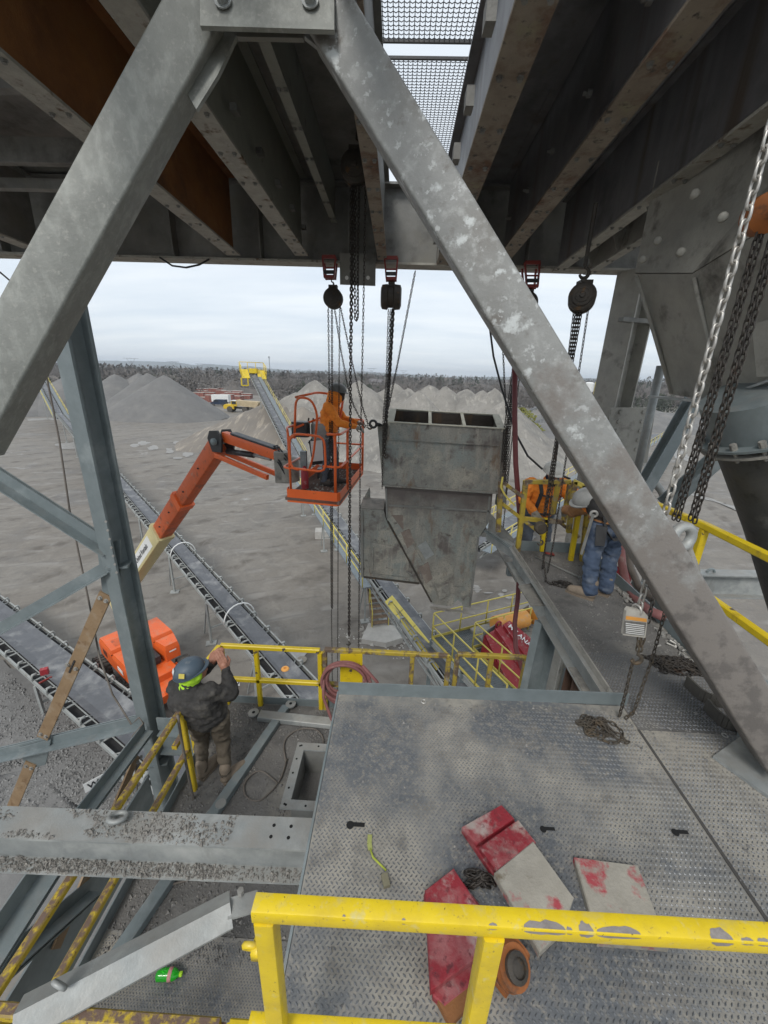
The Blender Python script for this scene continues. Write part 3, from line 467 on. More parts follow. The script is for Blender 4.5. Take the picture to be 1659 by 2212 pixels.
for z in range(0, int(p.z), 6): mb.bar((p.x - 1.2, 1300, z), (p.x + 1.2, 1300, z + 5), .5)
mb.cyl((p.x, 1300, p.z - 5), (p.x, 1300, p.z), 2.6, 8); mb.build('mobile_mast', pyl, label='slim phone mast on the skyline right of the yellow headed stacker', cat='mast')
roofm = M('far_roof', (0.16, 0.15, 0.15), None, .2, 0.9, 0, 0, 1); wallm = M('far_house_wall', (0.50, 0.48, 0.45), None, .2, 0.9, 0, 0, 1)
for k, (px, py, Y) in enumerate(((640, 828, 400), (812, 826, 330), (826, 829, 340), (700, 812, 700), (915, 820, 600), (960, 822, 640), (1100, 826, 560), (505, 806, 900), (455, 803, 950), (1165, 832, 500))):
    p = PY(px, py, Y); w = 7 * (1 + Y / 900); h = 3.2 * (1 + Y / 900); z0 = gz(p.x, p.y); zt = max(p.z, z0 + h); e = T('house', 'small pale house among the far trees', 'house', (p.x, p.y, z0), 'houses among the far trees')
    MB().box((p.x, p.y, (z0 + zt) / 2), (w, w * .7, zt - z0)).build('wall', wallm, e)
    MB().ext((p.x - w * .55, p.y, zt), (p.x + w * .55, p.y, zt), [(-w * .42, 0), (w * .42, 0), (0, w * .28)]).build('roof', roofm, e)
    for sx in (-.25, .25): MB().box((p.x + sx * w, p.y - w * .351, z0 + (zt - z0) * .6), (w * .12, .06, h * .3)).build('window', glassm, e)
# white tank at the right
p = PY(1268, 858, 190); e = T('white_storage_tank', 'tall white storage tank with ladder in front of the right hand woods', 'tank', (p.x, p.y, gz(p.x, p.y) - .2))
MB().lathe((p.x, p.y, gz(p.x, p.y) - .2), (0, 0, 1), [(2.1, 0), (2.1, PY(1268, 829, 190).z + 0.2), (1.0, PY(1268, 829, 190).z + .7)], 20).build('shell', white, e, 30)
MB().bar((p.x + 2.3, p.y - .6, 0), (p.x + 2.3, p.y - .6, 12), .15).bar((p.x + 2.6, p.y - .6, 0), (p.x + 2.6, p.y - .6, 12), .15).build('ladder', yelpale, e)
# brick pallets far behind
palm = M('red_brick_pallets', (0.26, 0.10, 0.075), (0.20, 0.085, 0.07), .6, 0.9, 0, 0, 1); paltop = M('dusty_pallet_top', (0.46, 0.42, 0.38), None, .3, 0.9, 0, 0, 1)
brk = []
for k in range(34):
    px = 428 + random.random() * 105; py = 838 + 22 * random.random() + (px - 428) * .03; p = PZ(px, py + 8, 0); w = random.uniform(2.6, 5.5); h = random.uniform(1.2, 3.0)
    e = T('brick_stack', 'stack of red palletised bricks in the far storage yard', 'brick stack', (p.x, p.y, gz(p.x, p.y) - .1), 'brick stacks in the far yard'); z0 = gz(p.x, p.y) - .1
    for i in range(3): MB().box((p.x + (i - 1) * w / 3, p.y, z0 + h / 2), (w / 3 - .12, 2.2, h), .03).build('brick_pallet', palm, e)
    MB().box((p.x, p.y, z0 + h + .08), (w, 2.3, .12)).build('cover_sheet', paltop, e)
p = PZ(479, 873, 0); e = T('box_trailer', 'white box trailer parked by the brick yard', 'trailer', (p.x, p.y, 0))
MB().box((p.x, p.y, 2.1), (6.2, 2.4, 2.4)).build('box', white, e); MB().box((p.x, p.y, .8), (6.0, 1.0, .2)).build('chassis', blackp, e)
for sx in (-1.9, 1.4, 2.4): MB().cyl((p.x + sx, p.y - 1.2, .48), (p.x + sx, p.y - .9, .48), .48, 12).build('wheel', tyre, e)
p = PZ(490, 876, 0); e = T('van', 'dark blue van parked between the trailer and the dump truck', 'van', (p.x, p.y, 0)); x, y = p.x, p.y - 2.5; bl = M('dark_blue_paint', (0.03, 0.045, 0.08), None, 3, 0.35, 0, 0, 1)
MB().ext((x - 1.6, y - 1, 0), (x - 1.6, y + 1, 0), [(-2.6, .5), (2.6, .5), (2.6, 2.2), (-.9, 2.2), (-1.7, 1.35), (-2.6, 1.1)]).build('body', bl, e)
MB().box((x - 2.2, y - 1.01, 1.75), (1.6, .05, .5)).build('window', glassm, e)
for sx in (-3.2, .2): MB().cyl((x + sx, y - 1.05, .4), (x + sx, y - .7, .4), .4, 12).build('wheel', tyre, e)
# articulated dump truck
p = PZ(522, 890, 0); x, y = p.x, p.y; e = T('dump_truck', 'yellow articulated dump truck parked behind the sand heap', 'dump truck', (x, y, 0))
MB().ext((x - 3.3, y - 1.3, 0), (x - 3.3, y + 1.3, 0), [(-1.6, .9), (1.5, .9), (1.5, 2.2), (-1.2, 2.2), (-1.6, 1.8)]).build('bonnet', trucky, e)
MB().box((x - 1.7, y, 2.5), (1.7, 2.4, 1.5)).build('cab', trucky, e); MB().box((x - 1.7, y - 1.22, 2.7), (1.3, .05, .8)).build('side_window', glassm, e); MB().box((x - 2.57, y, 2.7), (.05, 2.0, .8)).build('windscreen', glassm, e); MB().box((x - 1.7, y, 3.3), (1.9, 2.6, .14)).build('cab_roof', white, e)
MB().ext((x + 2.4, y - 1.5, 0), (x + 2.4, y + 1.5, 0), [(-3, 1.9), (2.6, 1.5), (3.4, 2.9), (3.3, 3.2), (-2.6, 3.4), (-3.2, 3.6)]).build('tipping_body', M('dusty_truck_body', (0.50, 0.40, 0.25), None, 1, 0.8, 0, 0, 1), e)
MB().box((x, y, 1.2), (8.4, .9, .5)).build('chassis', blackp, e); MB().box((x - 4.95, y, 1.4), (.1, 1.8, .6)).build('grille', blackp, e)
for sx in (-3.0, 1.6, 3.6):
    for sy in (-1.35, 1.35): MB().lathe((x + sx, y + sy - .3, .85), (0, 1, 0), [(.4, 0), (.8, 0), (.85, .1), (.85, .5), (.8, .6), (.4, .6)], 18).build('wheel', tyre, e)
# yellow loader bucket and block by the grey cones
p = PZ(296, 906, 0); e = T('loader_bucket', 'yellow loader bucket lying in front of the grey cones', 'bucket', (p.x, p.y, 0))
MB().ext((p.x, p.y - 1.5, 0), (p.x + 1.0, p.y + 1.5, 0), [(-.9, .05), (.7, .05), (.95, .5), (.3, 1.7), (-.05, 1.9), (.45, .6), (.3, .3), (-.9, .16)]).build('shell', trucky, e)
MB().bar((p.x - .7, p.y - 1.5, .1), (p.x + .3, p.y + 1.5, .1), .25).build('cutting_edge', blackp, e)
p = PZ(286, 907, 0); MB().box((p.x, p.y, .6), (1.6, 1.2, 1.2), .2).box((p.x, p.y, 1.25), (.5, .3, .12), .2).build('concrete_block', concrete, label='pale concrete block beside the yellow bucket', cat='block')
# ================================================================== YARD PLANT: conveyors, boom lift, crusher
def handrail(e, pts, h=1.07, mat=None, r=0.022, step=1.5, toe=None, square=False, mids=(0.53,), posts=True):
    """guard rail along floor points: each rail and each post is a part of e"""
    pts = [V(p) for p in pts]; up = Vector((0, 0, 1))
    def run(a, b, nm):
        m = MB(); (m.rbar(a, b, r * 2, r * 2, r=r * .3, k=1) if square else m.cyl(a, b, r, 7)); m.build(nm, mat, e, None if square else True)
    for a, b in zip(pts, pts[1:]):
        run(a + up * h, b + up * h, 'top_rail')
        for q in mids: run(a + up * q, b + up * q, 'mid_rail')
        if toe: MB().bar(a + up * .06, b + up * .06, .012, .11).build('toe_board', toe, e)
        n = max(1, round((b - a).length / step))
        for i in range(n + (b == pts[-1])):
            if posts: p = a.lerp(b, i / n); run(p, p + up * (h - (r if square else 0)), 'post')
def conveyor(name, label, p0, p1, bw=0.62, rails=(), idl=1.25, legs=(), hoods=(), fm=None, nid=70, truss=0.0, lw=.5, rspan=(0, 1)):
    p0, p1 = V(p0), V(p1); d, s, u = frame(p0, p1); L = (p1 - p0).length; fm = fm or palest
    e = T(name, label, 'conveyor', (p0.x, p0.y, 0), 'belt conveyors')
    w = bw / 2; b = MB(); a = .30 * w; so_ = w + (.16 if truss else .30)
    b.ext(p0, p1, [(-w, .10), (-w * .5, .01), (w * .5, .01), (w, .10), (w, .115), (w * .5, .028), (-w * .5, .028), (-w, .115)]).build('belt', belt, e)
    MB().bar(p0 - u * .28, p1 - u * .28, so_ * 1.9, .012).build('return_belt_gap_shade', black, e)  # return belt, widened in black to paint the dark gaps beside the belt
    for sd_ in (-1, 1):
        q = s * sd_ * so_; MB().chan(p0 + q - u * .14, p1 + q - u * .14, .15, .06, .01, side=-sd_).build('stringer', fm, e)
        MB().bar(p0 + s * sd_ * (w + .03) + u * .02, p1 + s * sd_ * (w + .03) + u * .02, .02, .05).build('skirt', fm, e)
        if truss: MB().bar(p0 + q - u * (.14 + truss), p1 + q - u * (.14 + truss), .06).build('lower_chord', fm, e)
    # idler stations
    m = MB(); c = p0
    m.bar(c - s * so_ - u * .10, c + s * so_ - u * .10, .055, .05)
    m.bar(c - s * so_ - u * .10 + d * .45, c - s * w * .3 - u * .12, .04, .03); m.bar(c + s * so_ - u * .10 + d * .45, c + s * w * .3 - u * .12, .04, .03)
    for sd_ in (-1, 1):
        m.tube([c + s * sd_ * (so_ - .02) - u * .10, c + s * sd_ * (so_ - .01) + u * .06, c + s * sd_ * (so_ - .05) + u * .15, c + s * sd_ * (so_ - .16) + u * .13], [.030, .030, .045, .05], 6)
    first = None
    for i in range(min(nid, int(L / idl))):
        if first is None: first = m.build('idler', fm, e, True); first.location = d * idl * .5
        else:
            o = first.copy(); COL.objects.link(o); o.parent = e; o.location = d * idl * (i + .5)
    for t in legs:
        c = p0.lerp(p1, t)
        for sd_ in (-1, 1):
            q = c + s * sd_ * so_; f = Vector((q.x, q.y, gz(q.x, q.y)))
            MB().bar(q - u * .2, f, .09).box((f.x, f.y, f.z + .03), (.45, .35, .06), .3).build('leg', fm, e)
            if q.z > 1.5: MB().bar(f + d * .9 + V(0, 0, .05), q - u * .25 - (d * .0), .05).build('brace', fm, e)
        a_, b_ = c - s * so_, c + s * so_; MB().bar((a_.x, a_.y, a_.z * .35), (b_.x, b_.y, b_.z * .35), .06).build('cross_member', fm, e)
        if truss:
            pass
    if truss:
        n = int(L / 1.6); m = MB()
        for sd_ in (-1, 1):
            for i in range(n):
                q = s * sd_ * (w + .16); A = p0.lerp(p1, i / n) + q - u * .2; Bq = p0.lerp(p1, (i + 1) / n) + q - u * (.14 + truss); m.bar(A, Bq, .04) if i % 2 else m.bar(A - u * (truss - .06), Bq + u * (truss - .06), .04)
        m.build('web_bracing', fm, e)
    for t in hoods:
        c = p0.lerp(p1, t); m = MB(); m.tube([c + s * math.cos(math.pi * k / 10) * (so_ + .02) + u * (math.sin(math.pi * k / 10) * .68 - .05) for k in range(11)], .03, 6).build('belt_hoop', white, e, True)
    for sd_ in rails:
        q = s * sd_ * (w + .25); q2 = s * sd_ * (w + .25 + lw); r0, r1 = p0.lerp(p1, rspan[0]), p0.lerp(p1, rspan[1])
        MB().plate([r0 + q - u * .15, r1 + q - u * .15, r1 + q2 - u * .15, r0 + q2 - u * .15], .04).build('walkway', gratem, e)
        handrail(e, [r0 + q2 - u * .12, r1 + q2 - u * .12], 1.05, yelpale, .028, 2.6)
    return e
# long conveyor running from below the platform to the far stacker
A0, A1 = PZ(735, 1578, 2.25), PY(128, 893, 73)
conveyor('belt_conveyor', 'long belt conveyor with white hoops running under the orange boom', A0, A1, .64, legs=(.012, .05, .105, .17, .25, .34, .44, .55, .68, .84), hoods=(.080, .165), nid=72)
S0, S1 = PY(133, 902, 74), PY(84, 812, 96)
sA = conveyor('stacker_conveyor', 'steep far left stacker conveyor beside the grey cones', S0, S1, .8, rails=(-1, 1), legs=(.75,), nid=20, lw=.6)
C0, C1 = PZ(520, 1760, 1.5), PZ(-60, 1288, 1.5)
conveyor('belt_conveyor', 'wide belt conveyor crossing the lower left corner past the strap plates', C0, C1, .98, legs=(.22, .52, .8), idl=1.15)
D0, D1 = PZ(640, 990, 1.6), PY(545, 806, 82)
st = conveyor('stacker_conveyor', 'steep stacker conveyor with yellow head platform over the sand heap', D0, D1, .85, rails=(1,), legs=(.62,), nid=30, lw=.7)
d_, s_, u_ = frame(D0, D1); c = D1 - d_ * 1.0
for sd_ in (-1, 1): MB().plate([c + s_ * sd_ * .8 - d_ * 1.6 - V(0, 0, .3), c + s_ * sd_ * 2.3 - d_ * 1.6 - V(0, 0, .3), c + s_ * sd_ * 2.3 + d_ * 1.2 + V(0, 0, .5), c + s_ * sd_ * .8 + d_ * 1.2 + V(0, 0, .5)], .1).build('head_platform', yel, st)
handrail(st, [c - s_ * 2.3 - d_ * 1.6, c - s_ * 2.3 + d_ * 1.4, c + s_ * 2.3 + d_ * 1.4, c + s_ * 2.3 - d_ * 1.6], 1.9, yel, .06, 1.5)
MB().box(c + V(0, .4, .7), (1.5, 1.0, .9)).build('drive_guard', yel, st); MB().cyl(D1 - s_ * .55, D1 + s_ * .55, .32, 14).build('head_pulley', blackp, st, True)
MB().bar(c - s_ * 2.4 - d_ * 1.6 - V(0, 0, .2), c - s_ * 2.4 - d_ * 1.6 - V(0, 0, 1.6), .2).bar(c - s_ * 1.2 - d_ * 1.6 - V(0, 0, .2), c - s_ * 1.2 - d_ * 1.6 - V(0, 0, 1.6), .2).bar(c - s_ * 2.4 - d_ * 1.6 - V(0, 0, 1.6), c - s_ * 1.2 - d_ * 1.6 - V(0, 0, 1.6), .2).build('ladder_cage', yel, st)
E0, E1 = PZ(1012, 1502, 2.7), PZ(652, 1022, 3.2)
conveyor('belt_conveyor', 'belt conveyor with yellow handrails passing behind the hanging chute', E0, E1, .66, rails=(-1,), legs=(.3, .62, .9), idl=1.2, nid=40, truss=.35, lw=.45, rspan=(.26, 1))
# yellow guard panels and skirt boards beside that conveyor
dd, ss, uu = frame(E0, E1); g = T('guard_panel_run', 'row of sloping yellow guard panels along the conveyor below the chute', 'guard panel', E0)
ga, gb = PZ(846, 1287, 3.0), PZ(962, 1432, 2.7)
for i in range(4):
    a, b = ga.lerp(gb, i / 4 + .004), ga.lerp(gb, (i + 1) / 4 - .004); q = Vector((-.22, -.10, -.18)); MB().plate([a, b, b + q * 1.3, a + q * 1.3], .02).build('guard_panel', yelpale, g); MB().bar(a, b, .05).build('guard_edge', yelpale, g)
F0, F1 = PZ(1020, 1178, 2.2), PZ(1420, 938, 4.2)
conveyor('belt_conveyor', 'pale belt conveyor with handrails rising to the right behind the white hatted worker', F0, F1, .9, rails=(1, -1), legs=(.1, .35, .6, .85), nid=40, truss=.5, lw=.6)
G0, G1 = PY(1104, 905, 104), PY(1185, 868, 112)
conveyor('belt_conveyor', 'small far conveyor above the yellow green bushes', G0, G1, .8, legs=(.5, .9), nid=10, truss=.4)
# stairs and concrete pad
e = T('yellow_stair', 'yellow stair with rusty treads leading up to the conveyor walkway', 'stair', PZ(822, 1362, 0))
s0, s1 = PZ(822, 1362, 0.1), PZ(800, 1262, 2.6); hd = Vector((s1.x - s0.x, s1.y - s0.y, 0)).normalized(); sv = Vector((hd.y, -hd.x, 0)) * .42
hd = Vector((-.30, 1, 0)).normalized(); sv = Vector((hd.y, -hd.x, 0)) * .42; s1 = s0 + hd * 1.5 + V(0, 0, 2.2)
for k in range(10):
    p = s0.lerp(s1, (k + .5) / 10); MB().box(p, (.8, .24, .035), math.atan2(-hd.x, hd.y)).build('tread', stairm, e)
for q in (-1, 1):
    MB().bar(s0 + sv * q, s1 + sv * q, .03, .12).build('stringer', stairm, e); MB().cyl(s0 + sv * q + V(0, 0, .95), s1 + sv * q + V(0, 0, .95), .025, 7).build('handrail', yelpale, e)
    for t in (.05, .5, .95): p = s0.lerp(s1, t) + sv * q; MB().cyl(p, p + V(0, 0, .95), .022, 6).build('post', yelpale, e)
p = PZ(825, 1378, 0); MB().add([(p.x + x, p.y + y, z + gz(p.x, p.y)) for z in (-.1, .28) for x, y in ((-.95, -.55), (.2, -.75), (1.0, -.3), (.95, .6), (-.7, .75))], [(4, 3, 2, 1, 0), (5, 6, 7, 8, 9)] + [(i, (i + 1) % 5, 5 + (i + 1) % 5, 5 + i) for i in range(5)]).build('concrete_pad', concrete, label='cracked pale concrete pad at the foot of the yellow stair', cat='concrete pad')
gs = []
for k in range(130): a = random.uniform(0, 6.28); q = random.uniform(.8, 2.2); gs.append((p.x + q * math.cos(a), p.y + q * math.sin(a) * .8, gz(p.x, p.y) - .02))
stones(gs, .04, .14, 'rubble', concrete, kind='stuff', label='loose rubble around the concrete pad', cat='rubble')
p = PZ(697, 1160, 0); e = T('concrete_post_base', 'concrete block with a small sign post left of the conveyor', 'concrete block', p)
MB().box((p.x, p.y, .3), (1.1, .9, .6), .15).build('block', concrete, e); MB().bar((p.x, p.y, .6), (p.x, p.y, 2.2), .06).build('post', palest, e); MB().box((p.x, p.y - .06, 1.7), (.5, .03, .35), .1).build('sign_plate', white, e)
# ------------------------------------------------------------------ text helper
def text_on(parent, txt, origin, xdir, ydir, height, mat, name='lettering', off=.004, bold=.0):
    cu = bpy.data.curves.new('t', 'FONT'); cu.body = txt; cu.size = 1.0; cu.resolution_u = 2; cu.offset = bold; ob = bpy.data.objects.new('t', cu); COL.objects.link(ob)
    dg = bpy.context.evaluated_depsgraph_get(); dg.update(); me = bpy.data.meshes.new_from_object(ob.evaluated_get(dg)); vs = [v.co.copy() for v in me.vertices]; fs = [tuple(p.vertices) for p in me.polygons]
    bpy.data.objects.remove(ob); bpy.data.curves.remove(cu); bpy.data.meshes.remove(me)
    x, y = V(xdir).normalized(), V(ydir).normalized(); n = x.cross(y); k = height / .7
    return MB().add([V(origin) + x * v.x * k + y * v.y * k + n * off for v in vs], fs).build(name, mat, parent)
ink = M('black_print', (0.02, 0.02, 0.025), None, 3, 0.6, 0, 0, 1); inkb = M('blue_print', (0.03, 0.07, 0.20), None, 3, 0.6, 0, 0, 1)
# ------------------------------------------------------------------ boom lift
B0 = PY(250, 1300, 13.3); EL = PY(479, 952, 8.7); lift = T('boom_lift', 'orange boom lift with cream boom section and raised basket', 'boom lift', (B0.x, B0.y, 0))
bd, bs_, bu = frame(B0, EL); BL = (EL - B0).length
def bsec(t0, t1, w, h, mat, nm):
    a, b = B0.lerp(EL, t0), B0.lerp(EL, t1); return MB().rbar(a, b, w, h, r=.035, k=2).build(nm, mat, lift, 40)
tc = .585; tm = .76
outer = bsec(0, tc, .44, .56, cream, 'boom_outer'); bsec(tc - .02, tm, .37, .47, orange2, 'boom_middle'); bsec(tm - .02, .985, .30, .40, orange2, 'boom_inner')
a = B0.lerp(EL, tc - .012); MB().rbar(a, B0.lerp(EL, tc + .003), .48, .60, r=.03, k=2).build('boom_collar', cream, lift)
a = B0.lerp(EL, tm - .016); MB().rbar(a, B0.lerp(EL, tm + .002), .41, .51, r=.03, k=2).build('boom_collar', orange, lift)
# printed panel on the camera side of the cream section
vis = -bs_ if (-bs_).dot(EYE - B0) > 0 else bs_
pn = T; b = B0.lerp(EL, tc - .05) + vis * .2235; a = b - bd * 2.15
dec = MB().plate([a - bu * .19, b - bu * .19, b + bu * .19, a + bu * .19], .003, vis).build('printed_panel', white, lift)
xd = bd if bd.cross(bu).dot(vis) > 0 else -bd
org = (b - bd * 2.0 if xd == bd else a)
text_on(dec, 'United Rentals', b - bd * 1.62 - bu * .065 + vis * .003, bd, bu, .155, ink, bold=.014)
MB().torus(b - bd * 1.86 + vis * .004, vis, .09, .022, 20, 4).build('round_emblem', inkb, dec)
# elbow, jib arms, cylinder
J1 = PY(622, 1000, 7.75); jd, js, ju = frame(EL, J1)
m = MB();
for q in (-.16, .16): m.ext(EL + js * q - js * .02, EL + js * q + js * .02, [(-.20, -.20), (.10, -.25), (.25, .02), (.18, .20), (-.08, .26), (-.22, .10)], ju)
m.build('elbow_casting', blackp, lift); MB().cyl(EL - js * .24, EL + js * .24, .075, 14).build('elbow_pin', galv2, lift, True)
UA, UB = PY(486, 943, 8.62), PY(600, 982, 7.85)
MB().rbar(UA, UB, .17, .22, r=.02, k=2).build('jib_upper_arm', orange, lift, 40)
jd2, js2, ju2 = frame(UA, UB); MB().rbar(UA.lerp(UB, .18) + ju2 * .135, UA.lerp(UB, .98) + ju2 * .125, .19, .045, r=.012, k=2).build('jib_cover', blackp, lift)
for q in (-.15, .15): MB().rbar(PY(478, 981, 8.66) + js * q, PY(590, 1028, 7.85) + js * q, .07, .11, r=.012, k=2).build('jib_lower_arm', orange, lift, 40)
MB().cyl(PY(492, 975, 8.6), PY(548, 983, 8.2), .065, 12).build('cylinder_barrel', blackp, lift, True); MB().cyl(PY(548, 983, 8.2), PY(585, 992, 7.9), .035, 10).build('cylinder_rod', galv, lift, True)
m = MB(); mc = PY(611, 1003, 7.75); m.rbar(mc - V(0, 0, .36), mc + V(0, 0, .26), .30, .26, (0, 1, 0), r=.05, k=2).lathe(mc + V(.14, 0, -.12), (0, 0, 1), [(.15, -.22), (.19, -.2), (.19, .22), (.12, .26)], 16); m.build('basket_rotator', duststeel, lift, 40)
for i in range(6):
    a, b = PY(588, 965 + 3 * i, 7.9), PY(628, 1000 + 5 * i, 7.6); MB().tube([a, a.lerp(b, .3) + V(.02 * i, -.05 * i, .12 - .03 * i), a.lerp(b, .7) + V(.05, -.1, .05 - .04 * i), b], .016, 6).build('hydraulic_hose', black, lift, True)
# basket
BZ = 10.0; fl, fr = PZ(616, 1076, BZ), PZ(733, 1087, BZ); ax = (fr - fl).normalized(); ay = Vector((-ax.y, ax.x, 0)); bk = PZ(778, 1003, BZ); BLn = (bk - fr).dot(ay); Wd = (fr - fl).length
ay = (bk - fr).normalized() * .55 + ay * .45; ay = Vector((ay.x, ay.y, 0)).normalized(); BLn = min(BLn, 2.3)
def bp(u, v, z=0.0): return fl + ax * (u * Wd) + ay * (v * BLn) + V(0, 0, z)
basket = lift
m = MB(); m.plate([bp(0, 0, .02), bp(1, 0, .02), bp(1, 1, .02), bp(0, 1, .02)], .05).build('basket_floor', M('rusty_basket_mesh', (0.20, 0.13, 0.10), (0.14, 0.095, 0.08), 14, .8, 0, .6, 60, [((0.22, 0.19, 0.16), 6, .6, .72)]), lift)
m = MB()
for k in range(34): m.bar(bp(.02, k / 34 + .015, .028), bp(.98, k / 34 + .015, .028), .010, .012)
for k in range(14): m.bar(bp(k / 14 + .04, .02, .026), bp(k / 14 + .04, .98, .026), .010, .010)
m.build('floor_grating', M('basket_grating', (0.16, 0.105, 0.085), None, 14, .8, 0, .3, 60), lift)
def toeb(pts, h): 
    m = MB()
    for a, b in zip(pts, pts[1:]): m.plate([a - V(0, 0, .06), b - V(0, 0, .06), b + V(0, 0, h), a + V(0, 0, h)], .006)
    return m.build('toe_board', orange, lift)
rc = .12
toeb([bp(rc * .2, .06), bp(0.0, .04) + ax * .02, bp(.04, 0), bp(.96, 0), bp(1, .03), bp(1, .5), bp(1, 1.0)], .17); toeb([bp(1, 1), bp(0, 1), bp(0, .45)], .17)
def tub(pts, nm='basket_rail', r=.02): return MB().tube(pts, r, 8).build(nm, orange, lift, True)
def rnd(pts, rad=.10, closed=False, n=4):
    out = []; k = len(pts)
    for i, p in enumerate(pts):
        if (i == 0 or i == k - 1) and not closed: out.append(p); continue
        a, b = pts[i - 1], pts[(i + 1) % k]; pa = p + (a - p).normalized() * min(rad, (a - p).length * .45); pb = p + (b - p).normalized() * min(rad, (b - p).length * .45)
        for j in range(n + 1): t = j / n; out.append(pa * (1 - t) ** 2 + p * 2 * t * (1 - t) + pb * t * t)
    return out
H = 1.10
tub(rnd([bp(.78, .02, H), bp(1, .02, H), bp(1, 1, H), bp(.35, 1, H)])); tub(rnd([bp(.70, .02, .58), bp(1, .02, .58), bp(1, 1, .58), bp(.3, 1, .58)]))
tub(rnd([bp(.10, .02, .10), bp(.09, .02, H + .02), bp(0, .10, H + .04), bp(-.02, .45, H + .02), bp(.3, .75, H + .03)]))
tub(rnd([bp(.12, .01, .50), bp(.12, .01, 1.0), bp(.22, .01, 1.08), bp(.74, .01, 1.06), bp(.76, .01, .50)], .14, True) + [bp(.12, .01, .52)])
tub(rnd([bp(.10, .01, 1.04), bp(.14, .01, .98), bp(.22, .01, 1.07)], .05)); tub(rnd([bp(.12, .01, .5), bp(-.02, .02, .52), bp(-.02, .5, .5)], .08))
for u, v, z in ((1, .28, 1.1), (1, .95, 1.1), (.92, .02, 1.1)): tub([bp(u, v, .05), bp(u, v, z)], 'basket_post', .024)
# raised guard loops over the console
tub(rnd([bp(.10, .14, .95), bp(.12, .18, 1.62), bp(.42, .16, 1.60), bp(.50, .20, 1.35), bp(.38, .22, .62), bp(.20, .22, .15)], .16)); tub(rnd([bp(.36, .55, 1.0), bp(.44, .58, 1.50), bp(.72, .55, 1.62), bp(.80, .5, 1.58), bp(.76, .45, 1.2), bp(.66, .45, .95)], .14))
tub(rnd([bp(.12, .18, 1.61), bp(.30, .50, 1.67), bp(.72, .55, 1.62)], .14)); tub([bp(.05, .2, H), bp(.4, .55, H + .15), bp(.9, .9, H)])
MB().rbar(bp(.06, .34, .92), bp(.06, .34, 1.18), .30, .24, (0, 1, 0), r=.05).build('control_console', blackp, lift); MB().lathe(bp(.45, .42, .86), (0, 0, 1), [(.20, 0), (.22, .04), (.22, .26), (.20, .30)], 18).build('console_drum', plastic_g, lift, 40)
for k in range(5): MB().cyl(bp(.16 + .09 * k, .40, 1.16), bp(.17 + .09 * k, .41, 1.23), .014, 6).build('control_lever', black, lift)
MB().box(bp(.30, .42, .62), (.22, .03, .46), .35, Matrix.Rotation(.25, 3, 'Z') @ Matrix.Rotation(-.12, 3, 'Y')).build('console_stand', blackp, lift); MB().plate([bp(.30, .30, .50), bp(.50, .33, .52), bp(.48, .33, .88), bp(.27, .30, .86)], .006).build('notice_board', white, lift)
MB().lathe(bp(.22, .20, .06), (0, 0, 1), [(.06, 0), (.065, .02), (.065, .30), (.04, .36), (.02, .40)], 14).build('fire_extinguisher', redp, lift, 40); MB().box(bp(.17, .25, .35), (.10, .10, .70)).build('tool_bracket', galv2, lift)
MB().rbar(bp(.34, .62, .03), bp(.34, .62, .22), .30, .24, (0, 1, 0), r=.04).build('tool_tray', blackp, lift)
m = MB(); pts = []
for k in range(40):
    a = random.uniform(0, 6.28); t = random.random(); m.add([bp(.36, .62, .24 + .20 * t) + V(.24 * math.cos(a) * (1.1 - t), .2 * math.sin(a), 0) + V(random.gauss(0, .04), random.gauss(0, .04), random.gauss(0, .04)) for _ in range(3)], [(0, 1, 2)])
m.build('plastic_bag', white, lift)
dbr = [bp(random.uniform(.25, .9), random.uniform(.05, .95), .035) for _ in range(150)]; stones(dbr, .012, .035, 'basket_debris', duststeel, lift, kind='stuff')
# base machine: chassis, wheels, turntable hoods
fx = Vector((.80, -.60, 0)).normalized(); fy = Vector((.60, .80, 0)); bc = Vector((-9.75, 12.75, 0))
def mp_(u, v, z): return bc + fx * u + fy * v + V(0, 0, z)
RM = Matrix((fx, fy, Vector((0, 0, 1)))).transposed()
ch = MB().box(mp_(.15, -.1, .85), (3.1, 1.3, .5), rot=RM); ch.build('chassis', orange, lift)
MB().plate([mp_(1.1, -.9, .9), mp_(2.4, -.9, .75), mp_(2.4, .75, .75), mp_(1.1, .75, .9)], .35).build('chassis_nose', orange, lift); nl = MB().plate([mp_(1.5, -.905, .50), mp_(2.2, -.905, .47), mp_(2.2, -.905, .66), mp_(1.5, -.905, .69)], .004, -fy).build('warning_label', white, lift)
MB().bar(mp_(2.3, -.2, .85), mp_(3.0, .2, .8), .12).build('tie_down', orange, lift)
for u in (-1.25, 1.25):
    for v in (-1.15, 1.0):
        w = MB().lathe(mp_(u, v - .2, .5), fy, [(.24, 0), (.44, 0), (.5, .08), (.5, .34), (.44, .42), (.24, .42)], 24).build('wheel', tyre, lift, 40)
        m = MB()
        for k in range(22): a = 2 * math.pi * k / 22; q = Matrix.Rotation(a, 3, fy); m.box(mp_(u, v + .01, .5) + q @ Vector((0, 0, .51)), (.07, .40, .05), rot=Matrix((q @ fx, fy, q @ Vector((0, 0, 1)))).transposed())
        m.build('tread', tyre, w)
        MB().lathe(mp_(u, v - .21, .5), fy, [(.22, 0), (.2, .02), (.08, .05), (.08, .01)], 14).build('rim', cream, w)
